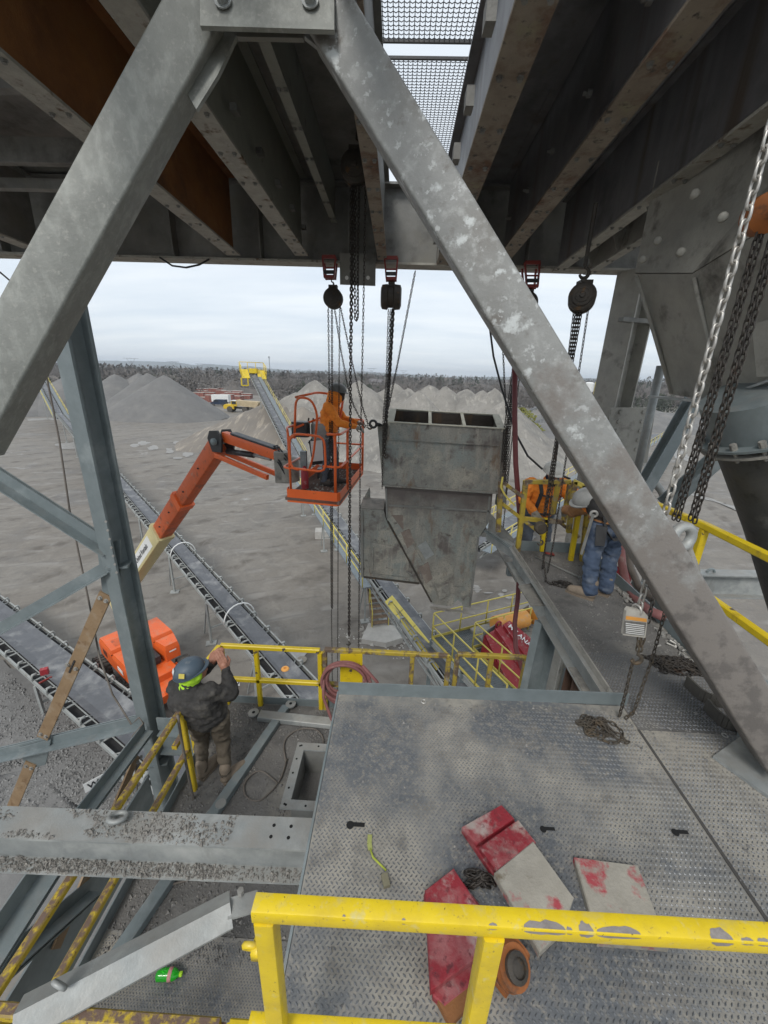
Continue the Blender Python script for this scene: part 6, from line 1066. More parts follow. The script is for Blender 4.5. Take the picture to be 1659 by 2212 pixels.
# left hoist on the girder
Y1 = 6.95; h1 = T('chain_hoist', 'round black chain hoist on a red clamp, leftmost under the girder', 'chain hoist', PY(720, 645, Y1), 'chain hoists')
clamp(h1, 713, 558, 602, Y1, 14); hookm(h1, PY(716, 614, Y1), .055); drum(h1, PY(720, 645, Y1), .150, .17)
strand(h1, [PY(709, 664, Y1), PY(713.5, 1000, Y1), PY(715, 1210, Y1), PY(716, 1316, Y1)], .036, .0105); strand(h1, [PY(717, 666, Y1), PY(718, 1316, Y1)], .036, .0125); strand(h1, [PY(716, 1316, Y1), PY(718.5, 1520, Y1)], .036, .009)
strand(h1, [PY(734, 664, Y1), PY(731, 1000, Y1), PY(729, 1525, Y1)], .036, .0085)
strand(h1, [PY(723, 668, Y1), PY(737, 760, 6.9), PY(752, 838, 6.8), PY(764, 876, 6.65), PY(775, 898, 6.5), PY(786, 915, 6.42), PY(797, 926, 6.4)], .036, .0105); strand(h1, [PY(735, 661, Y1), PY(759, 776, 6.85), PY(782, 876, 6.6), PY(797, 923, 6.42)], .036, .0105)
hookm(h1, PY(799, 922, 6.40), .055); 
# right of the bolting plate
Y2 = 6.95; h2 = T('chain_hoist', 'side on black drum chain hoist on a red clamp above the chute corner', 'chain hoist', PY(845, 642, Y2), 'chain hoists'); clamp(h2, 845, 560, 606, Y2, 14); hookm(h2, PY(846, 616, Y2), .055); c = PY(845, 642, Y2)
MB().lathe(c - V(.16, 0, 0), (1, 0, 0), [(.13, 0), (.17, .02), (.18, .10), (.15, .12), (.15, .19), (.18, .21), (.17, .30), (.12, .32)], 26).build('casing', hoistm, h2, 40); MB().box(c + V(0, 0, .16), (.10, .10, .10)).build('hanger_block', hoistm, h2)
for dx, wr, yy in ((-6, .0085, 1060), (-2, .0085, 980), (2, .015, 985), (6, .012, 960), (4, .015, 930)): strand(h2, [PY(845 + dx, 668, Y2), PY(838.5 + dx * .7, 820, Y2), PY(832 + dx * .7, 900, 6.28), PY(829 + dx * .6, yy, 6.22)], .036 if wr < .01 else .042, wr)
strand(h2, [PY(897, 586, 6.95), PY(858, 790, 6.7), PY(838, 885, 6.28)], .038, .0115); hookm(h2, PY(833, 985, 6.2), .05)
# centre hoist hung higher
Y3 = 5.6; h3 = T('chain_hoist', 'dark chain hoist hung high between the overhead beams', 'chain hoist', PY(768, 360, Y3), 'chain hoists'); drum(h3, PY(768, 365, Y3), .165, .2); hookm(h3, PY(770, 312, Y3), .075); MB().cyl(PY(772, 300, Y3), PY(772, 300, Y3) + V(0, 0, .75), .02, 8).build('hanger_rod', hoistm, h3)
strand(h3, [PY(760, 395, Y3), PY(757, 850, Y3), PY(753.5, 1375, Y3)], .040, .0135); strand(h3, [PY(764, 395, Y3), PY(757.5, 810, Y3), PY(754.5, 1375, Y3)], .040, .0125); hookm(h3, PY(752.5, 1390, Y3), .05); strand(h3, [PY(768, 398, Y3), PY(766, 560, Y3), PY(767, 686, Y3), PY(770, 692, Y3), PY(773, 685, Y3), PY(773, 560, Y3), PY(776, 398, Y3)], .040, .012)
strand(h3, [PY(790, 395, Y3), PY(786, 620, Y3), PY(778, 1000, Y3), PY(774, 1520, Y3)], .040, .009); strand(h3, [PY(753, 1390, Y3), PY(752, 1525, Y3)], .040, .0085)
# right hoists
Y4 = 6.95; h4 = T('chain_hoist', 'chain hoist on a red clamp half hidden behind the right strut', 'chain hoist', PY(1140, 645, Y4), 'chain hoists'); clamp(h4, 1146, 570, 622, Y4, 16); hookm(h4, PY(1143, 630, Y4), .055); drum(h4, PY(1138, 655, Y4), .15, .2)
for k, (dx, wr) in enumerate(((-5, .010), (0, .015), (4, .013), (8, .010))): strand(h4, [PY(1132 + dx, 672, Y4), PY(1112 + dx, 800, Y4), PY(1094 + dx, 930, 6.3), PY(1088 + dx * .7, 1000 + 22 * k, 6.25)], .040, wr)
strand(h4, [PY(1086, 745, 6.9), PY(1090, 830, 6.7), PY(1094, 900, 6.4)], .040, .011); strand(h4, [PY(1124, 800, 6.8), PY(1108, 930, 6.5), PY(1086, 1150, 6.3)], .036, .0085)
Y5 = 4.4; h5 = T('chain_hoist', 'brown chain hoist with big hook right of the strut, chains to the walkway', 'chain hoist', PY(1257, 640, Y5), 'chain hoists'); drum(h5, PY(1257, 645, Y5), .125, .2, (-.4, -1, .1)); hookm(h5, PY(1262, 590, Y5), .07); MB().cyl(PY(1264, 575, Y5), PY(1264, 575, Y5) + V(0, 0, .5), .02, 8).build('hanger_rod', hoistm, h5)
for dx, wr, ye in ((-10, .0085, 1240), (-4, .011, 1120), (1, .0125, 1120), (6, .011, 1100)):
    a = PY(1250 + dx, 672, Y5); strand(h5, [a, PY(1176 + dx * .55, ye, Y5 + .05)], .036, wr)
a = PY(1270, 672, Y5); strand(h5, [a, PY(1196, 1170, Y5), PY(1180, 1250, Y5 - .05)], .034, .008); strand(h5, [PY(1173, 1200, Y5), PZ(1180, 1256, DECK + .02), PZ(1192, 1262, DECK + .015), PZ(1205, 1264, DECK + .015)], .034, .008)
lb_ = PY(1168, 1140, 4.5); MB().lathe(lb_ - V(0, .05, 0), (0, 1, 0), [(.06, 0), (.075, .02), (.075, .08), (.06, .10)], 16).build('load_block', chainr, h5, 40); hookm(h5, PY(1167, 1172, 4.5), .05, chainr)
# bright chain with its load block, hanging in front of the right strut
Y6 = 2.12; sv_ = T('bright_load_chain', 'thick bright steel chain hanging in front of the right strut', 'chain', PY(1382, 1320, Y6)); pitch, wire = .052, .0135; A, B = PY(1690, 180, Y6), PY(1380, 1318, Y6); n = int((B - A).length / pitch)
lk = None
for i in range(n):
    c = A.lerp(B, (i + .5) / n)
    if lk is None or i == 1:
        t_ = MB(); d = (B - A).normalized(); t_.chain([c - d * pitch * .5, c + d * pitch * .5 + d * .001], pitch, wire, wire * 3.4, 14, 7); o = t_.build('chain_link', silver, sv_, True)
        if i == 1: 
            R_ = Matrix.Rotation(math.pi / 2, 4, d); me_ = o.data; c_l = c - V(sv_.location); me_.transform(Matrix.Translation(c_l) @ R_ @ Matrix.Translation(-c_l))
        if lk is None: lk = [o]; l0 = c
        else: lk.append(o); l1 = c
    else:
        o = lk[i % 2].copy(); COL.objects.link(o); o.parent = sv_; o.location = c - (l0 if i % 2 == 0 else l1)
blk_ = T('chain_load_plate', 'white warning plate block hanging on the bright chain above the deck', 'load block', PY(1372, 1375, Y6))
q = [(1353, 1320), (1358, 1314), (1392, 1322), (1400, 1332), (1394, 1378), (1346, 1372)]; MB().plate([PY(x, y, Y6 - .03) for x, y in q], .025, (0, -1, 0)).build('body', M('dirty_white_block', (0.46, 0.44, 0.39), (0.34, 0.32, 0.28), 20, .6, 0, .1, 60), blk_); MB().plate([PY(x, y, Y6 - .034) for x, y in ((1350, 1341), (1396, 1346), (1392, 1374), (1347, 1369))], .003, (0, -1, 0)).build('print_panel', M('worn_black_print', (0.05, 0.048, 0.045), (0.22, 0.21, 0.19), 30, .8, 0, .1, 60, (), None, .6, 1.0), blk_); MB().plate([PY(x, y, Y6 - .034) for x, y in ((1353, 1331), (1397, 1337), (1397, 1344), (1352, 1338))], .003, (0, -1, 0)).build('orange_band', motoro, blk_); MB().torus(PY(1376, 1317, Y6), (1, .3, 0), .03, .009, 14, 6).build('ring', silver, blk_, True)
for dx in (-5, 5): strand(blk_, [PY(1386 + dx, 1375, Y6), PY(1378 + dx * .5, 1415, Y6)], .036, .010, chainr)
for k in range(6): MB().plate([PY(x, y, Y6 - .0385) for x, y in ((1352, 1346 + 4 * k), (1392, 1351 + 4 * k), (1391.7, 1352.6 + 4 * k), (1351.7, 1347.6 + 4 * k))], .001, (0, -1, 0)).build('print_line', white, blk_)
hookm(blk_, PY(1375, 1424, Y6), .05, chainr)
strand(blk_, [PY(1368, 1425, Y6), PY(1353, 1490, Y6 + .03), PZ(1338, 1548, DECK + .012)], .034, .0085, chainr); strand(blk_, [PY(1442, 1300, Y6 + .35), PY(1410, 1420, Y6 + .2), PZ(1368, 1540, DECK + .012), PZ(1350, 1552, DECK + .012)], .034, .0085, chainr)
strand(blk_, [PY(1416, 1260, 2.75), PY(1412, 1290, 2.75), PY(1400, 1345, 2.7)], .036, .011, chainm)
Y7 = 2.62; h7 = T('chain_hoist', 'grimy orange chain hoist at the right edge with dark chains', 'chain hoist', PY(1662, 455, Y7), 'chain hoists'); c = PY(1668, 455, Y7); MB().lathe(c + V(0, .10, 0), (-.2, -1, -.1), [(.08, 0), (.098, .03), (.098, .12), (.07, .15), (.05, .17), (.035, .19)], 22).build('casing', hoistor, h7, 40); MB().lathe(c + V(-.02, -.09, 0), (-.2, -1, -.1), [(.045, 0), (.05, .03), (.03, .05)], 14).build('hub_cap', hoistm, h7, 40); hookm(h7, c + V(.02, 0, .19), .06)
for a, b, w in (((1644, 480), (1454, 1124), .0105), ((1653, 484), (1463, 1130), .0105), ((1676, 480), (1489, 1128), .0115), ((1686, 490), (1499, 1132), .0115)): strand(h7, [PY(*a, Y7), PY(*b, Y7)], .040, w)
pe = MB(); pe.torus(PY(1474, 1160, 2.55), (.25, -1, .1), .075, .033, 22, 10); pe.build('padeye_ring', galv, eR, True); MB().tube([PY(1483, 1185, 2.6), PY(1498, 1230, 2.6), PY(1500, 1285, 2.6)], [.035, .04, .028], 8).build('turnbuckle', duststeel, h7, True)
# maroon pipe and black cable by the chute
MB().tube([PY(1112, 790, 5.9), PY(1112, 900, 5.9), PY(1114, 1000, 5.85), PY(1123, 1120, 5.8), PY(1124, 1180, 5.8), PY(1119, 1290, 5.75), PY(1112, 1345, 5.6), PY(1114, 1400, 5.3), PY(1130, 1450, 5.0), PY(1165, 1500, 4.6), PY(1185, 1530, 4.4)], .038, 10).build('maroon_hose', maroon, smooth=True, label='maroon hose hanging from above past the chute to the low rail', cat='hose')
MB().tube([PY(1057, 700, 6.9), PY(1066, 770, 6.8), PY(1084, 840, 6.6), PY(1103, 900, 6.3), PY(1116, 940, 6.1), PY(1140, 985, 5.9), PY(1170, 1012, 5.6), PY(1200, 1022, 5.4), PY(1232, 1035, 5.3)], .016, 6).build('black_cable', black, smooth=True, label='black cable draped from the girder to the white hatted worker', cat='cable')
# ================================================================== PEOPLE
def capsule(mb, p0, p1, r0, r1, n=12):
    p0, p1 = V(p0), V(p1); L = (p1 - p0).length
    if L < 1e-5: p1 = p0 + V(0, 0, 1e-3)
    d = (p1 - p0).normalized(); pr = [(max(1e-4, r0 * math.sin(a)), -r0 * math.cos(a)) for a in (0.15, .5, .9, 1.3)] + [(r0, 0), (r1, L)] + [(max(1e-4, r1 * math.cos(a)), L + r1 * math.sin(a)) for a in (.3, .7, 1.1, 1.42)]
    mb.lathe(p0, d, pr, n, (0.31, .77, .55))
def flesh(name, segs, mats, parent, voxel=.014, smooth=4, wr=.0, seed=0):
    """one continuous surface grown over tapered limbs; faces take the material of the nearest limb"""
    mb = MB()
    for s in segs: capsule(mb, *s[:4])
    me = bpy.data.meshes.new(name); o = V(parent.location); me.from_pydata([tuple(V(v) - o) for v in mb.v], [], mb.f); tmp = bpy.data.objects.new(name, me); COL.objects.link(tmp)
    md = tmp.modifiers.new('r', 'REMESH'); md.mode = 'VOXEL'; md.voxel_size = voxel
    sm = tmp.modifiers.new('s', 'SMOOTH'); sm.iterations = smooth; sm.factor = .5
    dg = bpy.context.evaluated_depsgraph_get(); dg.update(); nm = bpy.data.meshes.new_from_object(tmp.evaluated_get(dg)); bpy.data.objects.remove(tmp); bpy.data.meshes.remove(me); nm.name = name
    n = len(nm.vertices); co = np.empty(n * 3, np.float32); nm.vertices.foreach_get('co', co); co = co.reshape(-1, 3)
    if wr:
        no = np.empty(n * 3, np.float32); nm.vertex_normals.foreach_get('vector', no); no = no.reshape(-1, 3)
        w = np.array([mnoise.noise(Vector((float(c[0]) * 8, float(c[1]) * 8, float(c[2]) * 17 + seed))) + .5 * mnoise.noise(Vector((float(c[0]) * 26 + float(c[2]) * 18, float(c[1]) * 22, float(c[2]) * 30 + seed))) for c in co], np.float32)
        co = co + no * (w * wr)[:, None]; nm.vertices.foreach_set('co', co.ravel())
    A = np.array([tuple(V(s[0]) - o) for s in segs]); B = np.array([tuple(V(s[1]) - o) for s in segs]); R0 = np.array([s[2] for s in segs]); R1 = np.array([s[3] for s in segs]); MI = np.array([s[4] for s in segs])
    pc = np.array([tuple(p.center) for p in nm.polygons]); AB = B - A; L2 = (AB ** 2).sum(1) + 1e-9
    t = np.clip(((pc[:, None, :] - A[None]) * AB[None]).sum(2) / L2, 0, 1); q = A[None] + t[..., None] * AB[None]; dd = np.linalg.norm(pc[:, None, :] - q, axis=2) - (R0 + (R1 - R0) * t)
    nm.materials.clear()
    for m in mats: nm.materials.append(m)
    nm.polygons.foreach_set('material_index', MI[np.argmin(dd, 1)].astype(np.int32)); nm.shade_smooth(); nm.update()
    ob = bpy.data.objects.new(name, nm); COL.objects.link(ob); ob.parent = parent; return ob
def handm(parent, wrist, direc, palmn, mat, curl=.5, scale=1.0, thumb=1, nm='hand'):
    d = V(direc).normalized(); n = V(palmn); n = (n - d * n.dot(d)).normalized(); s = d.cross(n); k = scale; w = V(wrist); segs = [(w, w + d * .05 * k, .026 * k, .030 * k, 0)]
    for i, off in enumerate((-.030, -.010, .010, .029)):
        b = w + d * .085 * k + s * off * k; segs.append((w + d * .03 * k + s * off * .7 * k, b, .017 * k, .0125 * k, 0)); L = (.040, .046, .043, .034)[i] * k; v = d; p = b
        for j in range(3):
            a = curl * (.55 + .25 * j); v = (v * math.cos(a) + n * math.sin(a)).normalized(); e = p + v * L * (1, .72, .55)[j]; segs.append((p, e, .0105 * k, .009 * k, 0)); p = e
    b = w + d * .030 * k + s * -.028 * k * thumb; v = (d * .7 - s * .75 * thumb + n * .35).normalized(); p = b + v * .045 * k; segs.append((b, p, .015 * k, .012 * k, 0)); v2 = (d * .9 + n * .5).normalized(); segs.append((p, p + v2 * .035 * k, .011 * k, .009 * k, 0))
    return flesh(nm, segs, [mat], parent, .0055, 2)
def hat(parent, c, up, fwd, mat, r=.125, nm='hard_hat'):
    u = V(up).normalized(); f = V(fwd); f = (f - u * f.dot(u)).normalized(); s = u.cross(f); c = V(c); vs, fs = [], []; n = 24; pr = [(1.0, 0), (1.01, .12), (.97, .35), (.86, .58), (.66, .78), (.38, .92), (.12, .97)]
    for rr, h in pr:
        for j in range(n): a = 2 * math.pi * j / n; vs.append(c + f * math.cos(a) * rr * r * 1.18 + s * math.sin(a) * rr * r + u * h * r * 1.02)
    for i in range(len(pr) - 1): fs += [(i * n + j, i * n + (j + 1) % n, (i + 1) * n + (j + 1) % n, (i + 1) * n + j) for j in range(n)]
    fs.append(tuple(range((len(pr) - 1) * n, len(pr) * n))); h = MB().add(vs, fs); o = h.build(nm, mat, parent, 50); b = MB(); vs = []
    for rr, z in ((1.0, .01), (1.0, -.02)):
        for q in (0, 1):
            for j in range(n): a = 2 * math.pi * j / n; k = 1.02 if q == 0 else 1.07 + .20 * max(0, math.cos(a)) ** 2; vs.append(c + f * math.cos(a) * k * r * 1.18 + s * math.sin(a) * k * r + u * (z * r * 3 - (.10 * r * max(0, math.cos(a)) if q else 0)))
    b.add(vs, [(j, (j + 1) % n, n + (j + 1) % n, n + j) for j in range(n)] + [(2 * n + j, 3 * n + j, 3 * n + (j + 1) % n, 2 * n + (j + 1) % n) for j in range(n)] + [(n + j, n + (j + 1) % n, 3 * n + (j + 1) % n, 3 * n + j) for j in range(n)]); b.build('brim', mat, o, 50)
    rg = MB().bar(c - f * r * .9 + u * r * .72, c + f * r * .95 + u * r * .72, .03, .012, u) if False else None
    return o
def boot(parent, heel, toe, mat, up=(0, 0, 1), w=.05):
    h, t = V(heel), V(toe); d = (t - h).normalized(); L = (t - h).length; u = V(up); segs = [(h + u * .055 + d * .04, h + u * .05 + d * (L * .55), w * .92, w, 0), (h + u * .05 + d * (L * .5), h + u * .043 + d * (L - .05), w, w * .82, 0), (h + u * .06 + d * .05, h + u * .19 + d * .045, w * .9, w * 1.02, 0)]
    b = flesh('boot', segs, [mat], parent, .010, 3); s = d.cross(u).normalized(); MB().plate([h + s * w * .85 + u * .022, h + d * L * .6 + s * w * 1.02 + u * .022, t + s * w * .5 + u * .022, t - s * w * .5 + u * .022, h + d * L * .6 - s * w * 1.02 + u * .022, h - s * w * .85 + u * .022], .022).build('sole', blackp if mat is bootd else boots, parent); return b
def strapw_(parent, pts, w, mat=None, nm='harness_strap', th=.008, up=(0, 0, 1)):
    m = MB()
    for a, b in zip(pts, pts[1:]): m.bar(a, b, w, th, up)
    return m.build(nm, mat or harn, parent)
# ---------------- worker in the basket: faces right, reaching for the chain
fz = BZ + .03; P1 = T('person', 'worker in orange hooded sweatshirt and dark hard hat standing in the lift basket', 'person', PZ(715, 1045, fz)); Yb = 7.2
c0 = PZ(715, 1046, fz); F_ = V(1, -.12, 0).normalized(); Lf = V(.12, 1, 0).normalized()
def L1_(x, y, z): return V(c0) + F_ * x + Lf * y + V(0, 0, z)
hipL, hipR = L1_(-.03, .10, .93), L1_(-.03, -.10, .93); kL, kR = L1_(.05, .12, .50), L1_(-.04, -.11, .50); aL_, aR_ = L1_(.06, .15, .11), L1_(-.10, -.12, .11)
ch_ = L1_(.0, 0, 1.28); nk = L1_(.08, 0, 1.50); hc = L1_(.14, -.01, 1.635); sL, sR = L1_(.02, .19, 1.42), L1_(.02, -.19, 1.42); eLb, eRb = L1_(.20, .22, 1.19), L1_(.22, -.22, 1.16); wL, wR = L1_(.44, .13, 1.15), L1_(.47, -.10, 1.10)
seg = [(hipL, kL, .095, .072, 1), (kL, aL_, .07, .055, 1), (hipR, kR, .095, .072, 1), (kR, aR_, .07, .055, 1), (L1_(-.03, .06, .92), L1_(-.03, -.06, .92), .12, .12, 1), (L1_(-.02, .05, .97), ch_ + Lf * .07, .145, .155, 0), (L1_(-.02, -.05, .97), ch_ - Lf * .07, .145, .155, 0), (ch_ + Lf * .07, sL, .15, .095, 0), (ch_ - Lf * .07, sR, .15, .095, 0), (ch_, nk, .15, .085, 0), (sL, eLb, .085, .068, 0), (eLb, wL, .066, .05, 0), (sR, eRb, .085, .07, 0), (eRb, wR, .068, .05, 0), (nk, hc - V(0, 0, .03), .085, .09, 0), (nk - F_ * .05, hc - F_ * .045 + V(0, 0, .01), .10, .118, 0), (nk + F_ * .02, hc + F_ * .01 - V(0, 0, .05), .095, .105, 0), (hc + F_ * .055 - V(0, 0, .02), hc + F_ * .06 - V(0, 0, .06), .08, .07, 2), (hc + F_ * .11 - V(0, 0, .02), hc + F_ * .115 - V(0, 0, .04), .018, .022, 2)]
flesh('body', seg, [hiviz, darkj, M('dark_mask_and_face_shade', (0.05, 0.035, 0.03), None, 9, .8, 0, .1, 50)], P1, .013, 3, .014, 1)  # dark face colour combines a mask with painted shade
hat(P1, hc + V(0, 0, .05), V(.12, 0, 1), F_, plastic_k, .135); boot(P1, L1_(-.17, -.12, 0), L1_(.14, -.14, 0), bootd); boot(P1, L1_(-.01, .15, 0), L1_(.30, .14, 0), bootd)
handm(P1, wR, V(.9, .1, -.25), V(.1, .5, -.9), glove, .55, 1.1, 1, 'glove'); handm(P1, wL, V(.9, -.1, -.2), V(0, -.5, -.9), glove, .5, 1.1, -1, 'glove')
strapw_(P1, [L1_(-.13, -.16, 1.02), L1_(.10, -.17, .97), L1_(.16, -.05, .97)], .05, harn, 'harness_belt'); strapw_(P1, [L1_(-.10, -.15, 1.02), L1_(-.02, -.175, 1.16), L1_(.10, -.17, 1.28)], .06, M('olive_webbing', (0.09, 0.075, 0.035), None, 15, .8, 0, .1, 60)); strapw_(P1, [L1_(.02, -.15, .98), L1_(.06, -.19, .90), L1_(.03, -.17, .78)], .05); MB().torus(L1_(.03, -.175, .86), (0, 1, .2), .03, .007, 12, 5).build('buckle', boltm, P1); MB().tube([L1_(-.14, -.02, 1.10), L1_(-.25, .05, .95), L1_(-.38, .05, .80), L1_(-.42, .02, .74)], .018, 6).build('lanyard', harn, P1, True)
# ---------------- worker at lower left: back to the camera, hands raised to his face
P2 = T('person', 'worker in grimy dark jacket with lime hood and blue hard hat holding hands to face', 'person', (-1.74, 3.03, LOW)); U2 = lambda x, y, Y: PY(x, y, Y)
hl, tl_, hr, tr_ = PZ(432, 1686, LOW), PZ(470, 1641, LOW), PZ(481, 1693, LOW), PZ(526, 1657, LOW); tl_, tr_ = hl + (tl_ - hl) * 1.2, hr + (tr_ - hr) * 1.2; aL2, aR2 = hl.lerp(tl_, .16) + V(0, 0, .12), hr.lerp(tr_, .16) + V(0, 0, .12)
kL2, kR2 = V(-1.93, 3.10, LOW + 0.426), V(-1.70, 3.10, LOW + 0.435); hipc = V(-1.79, 3.02, LOW + 0.777); hL2, hR2 = hipc + V(-.09, .0, 0), hipc + V(.10, .02, 0); chst = V(-1.86, 2.95, LOW + 1.073); nk2 = V(-1.875, 2.96, LOW + 1.258); hd2 = V(-1.855, 2.99, LOW + 1.369)
sl2, sr2 = V(-2.02, 2.99, LOW + 1.184), V(-1.69, 2.95, LOW + 1.184); er2 = V(-1.53, 3.06, LOW + 1.073); wr2 = V(-1.60, 3.15, LOW + 1.276); el2 = V(-2.04, 3.2, LOW + 1.054); wl2 = V(-1.80, 3.24, LOW + 1.258)
seg = [(hL2, kL2, .105, .082, 1), (kL2, aL2, .078, .058, 1), (hR2, kR2, .105, .082, 1), (kR2, aR2, .078, .058, 1), (hL2, hR2, .125, .125, 1), (hipc + V(-.07, 0, .10), chst + V(-.09, 0, 0), .145, .148, 0), (hipc + V(.07, 0, .10), chst + V(.08, 0, 0), .145, .148, 0), (hipc + V(0, -.02, .05), chst, .15, .15, 0), (chst + V(-.06, 0, .03), sl2, .135, .092, 0), (chst + V(.06, 0, .03), sr2, .135, .092, 0), (chst, nk2, .15, .10, 0), (sr2, er2, .086, .074, 0), (er2, wr2, .072, .05, 0), (sl2, el2, .086, .072, 0), (el2, wl2, .078, .055, 0), (nk2, hd2 - V(0, 0, .02), .085, .08, 2), (hd2 + V(.03, .03, 0), hd2 + V(.045, .05, -.03), .088, .075, 3), (hd2 + V(-.01, -.02, -.03), hd2 + V(0, -.01, .03), .095, .10, 2), (hd2 + V(.09, .09, -.02), hd2 + V(.095, .10, -.035), .016, .02, 3)]
flesh('body', seg, [jacket, brownp, green, skin], P2, .013, 3, .019, 4)
flesh('lime_hood', [(hd2 + V(-.05, -.06, -.05), hd2 + V(.075, -.035, -.01), .05, .045, 0), (hd2 + V(-.02, -.065, -.07), hd2 + V(.05, -.055, -.055), .04, .036, 0), (nk2 + V(-.02, -.025, .0), hd2 + V(.03, -.035, -.04), .068, .068, 0)], [green], P2, .01, 4, .010)
h_ = hat(P2, hd2 + V(-.012, -.012, .035), V(-.18, -.12, 1), V(.75, .66, 0), plastic_b, .119)
for k, (a, mt) in enumerate(((-.2, white), (.22, yelpale))):
    th = -2.05 + a * 2.2; cc = hd2 + V(-.012, -.012, .035) + V(math.cos(th) * .128, math.sin(th) * .128, .045); nn = V(math.cos(th), math.sin(th), .35).normalized(); s = nn.cross(V(0, 0, 1)).normalized(); uu_ = s.cross(nn); MB().plate([cc - s * .026 - uu_ * .022 + nn * .006, cc + s * .026 - uu_ * .022 + nn * .006, cc + s * .026 + uu_ * .022 + nn * .006, cc - s * .026 + uu_ * .022 + nn * .006], .003, nn).build('sticker', mt, h_)
handm(P2, wr2, V(-.35, .15, .9), V(-.6, .6, -.2), skin, .35, 1.15, 1); handm(P2, wl2, V(.45, .05, .85), V(.3, .6, -.3), skin, .4, 1.15, -1); boot(P2, hl, tl_, boots, w=.056); boot(P2, hr, tr_, boots, w=.056)
# ---------------- worker in jeans bending forward on the right walkway
P3 = T('person', 'bending worker in dusty blue jeans, tool belt and grey hard hat on the right walkway', 'person', (2.24, 3.88, DECK)); h3a, t3a, h3b, t3b = PZ(1283, 1296, DECK), PZ(1222, 1276, DECK), PZ(1316, 1289, DECK), PZ(1283, 1279, DECK)
aA, aB = h3a.lerp(t3a, .22) + V(0, 0, .10), h3b + (t3a - h3a) * .2 + V(0, 0, .10); kA, kB = V(2.10, 3.86, DECK + .47), V(2.35, 3.96, DECK + .47); hp3 = V(2.23, 3.93, DECK + .77); hA, hB = hp3 + V(-.085, -.03, 0), hp3 + V(.10, .03, 0); c3 = PY(1309, 1092, 4.10); hd3 = PY(1273, 1084, 4.20); n3 = c3.lerp(hd3, .6) + V(0, .03, .02); sA3, sB3 = c3 + V(-.13, .10, -.02), c3 + V(.16, .12, .03); eA, eB = c3 + V(-.20, .28, -.18), c3 + V(.16, .32, -.15); wA, wB = c3 + V(-.18, .50, -.22), c3 + V(.02, .52, -.2)
seg = [(hA, kA, .105, .084, 1), (kA, aA, .082, .078, 1), (hB, kB, .105, .084, 1), (kB, aB, .082, .078, 1), (hA, hB, .122, .125, 1), (hp3 + V(-.06, .0, .17), c3 + V(-.07, 0, 0), .14, .14, 0), (hp3 + V(.06, .0, .17), c3 + V(.08, .03, 0), .14, .14, 0), (c3 + V(-.05, 0, 0), sA3, .14, .095, 2), (c3 + V(.05, 0, 0), sB3, .14, .095, 2), (c3, n3, .15, .09, 2), (sA3, eA, .085, .07, 3), (eA, wA, .066, .05, 3), (sB3, eB, .085, .07, 3), (eB, wB, .066, .05, 3), (n3, hd3, .075, .09, 4), (hd3, hd3 + V(-.02, .04, -.03), .10, .085, 4)]
flesh('body', seg, [M('black_shirt', (0.03, 0.028, 0.027), None, 9, .9, 0, .3, 40), jeans, hiviz, tan, skin], P3, .013, 3, .018, 7)
hat(P3, hd3 + V(-.02, -.01, .03), V(-.45, -.12, .88), V(-.7, .5, -.3), plastic_g, .135); boot(P3, h3a, t3a, boots, w=.056); boot(P3, h3b, h3b + (t3a - h3a) * .95 + V(.02, .03, 0), boots, w=.056); handm(P3, wA, V(.1, .8, -.5), V(.4, 0, -.8), glove, .6); handm(P3, wB, V(-.1, .8, -.4), V(-.4, 0, -.8), glove, .6, 1, -1)
ring3 = [hp3 + V(.165 * math.cos(a), .155 * math.sin(a), .10) for a in np.linspace(0, 2 * math.pi, 17)]; strapw_(P3, ring3, .07, tan, 'tool_belt', .01, (0, 0, 1)); MB().plate([V(2.05, 3.82, DECK + .84), V(2.14, 3.775, DECK + .84), V(2.15, 3.77, DECK + .64), V(2.07, 3.80, DECK + .63)], .04).build('belt_pouch', harn, P3); MB().torus(V(2.40, 3.81, DECK + .70), (.3, 1, .1), .048, .009, 18, 6).build('harness_ring', boltm, P3, True); MB().torus(V(2.02, 3.85, DECK + .94), (.3, 1, .1), .03, .014, 16, 6).build('tape_reel', boltm, P3, True)
strapw_(P3, [V(2.10, 3.80, DECK + .95), V(2.13, 3.76, DECK + .80), V(2.22, 3.765, DECK + .70), V(2.40, 3.82, DECK + .72)], .05); strapw_(P3, [V(2.10, 3.82, DECK + .98), V(2.20, 3.90, DECK + 1.06), V(2.28, 4.05, DECK + 1.16)], .05, M('orange_strap', (0.35, 0.10, 0.03), None, 9, .8, 0, .1, 60)); strapw_(P3, [c3 + V(-.17, -.02, .05), c3 + V(0, -.06, .14), c3 + V(.18, -.02, .08)], .045, white, 'reflective_band'); MB().cyl(V(2.01, 3.84, DECK + .94), V(1.97, 3.83, DECK + .50), .016, 6).build('spud_wrench', darkst, P3)
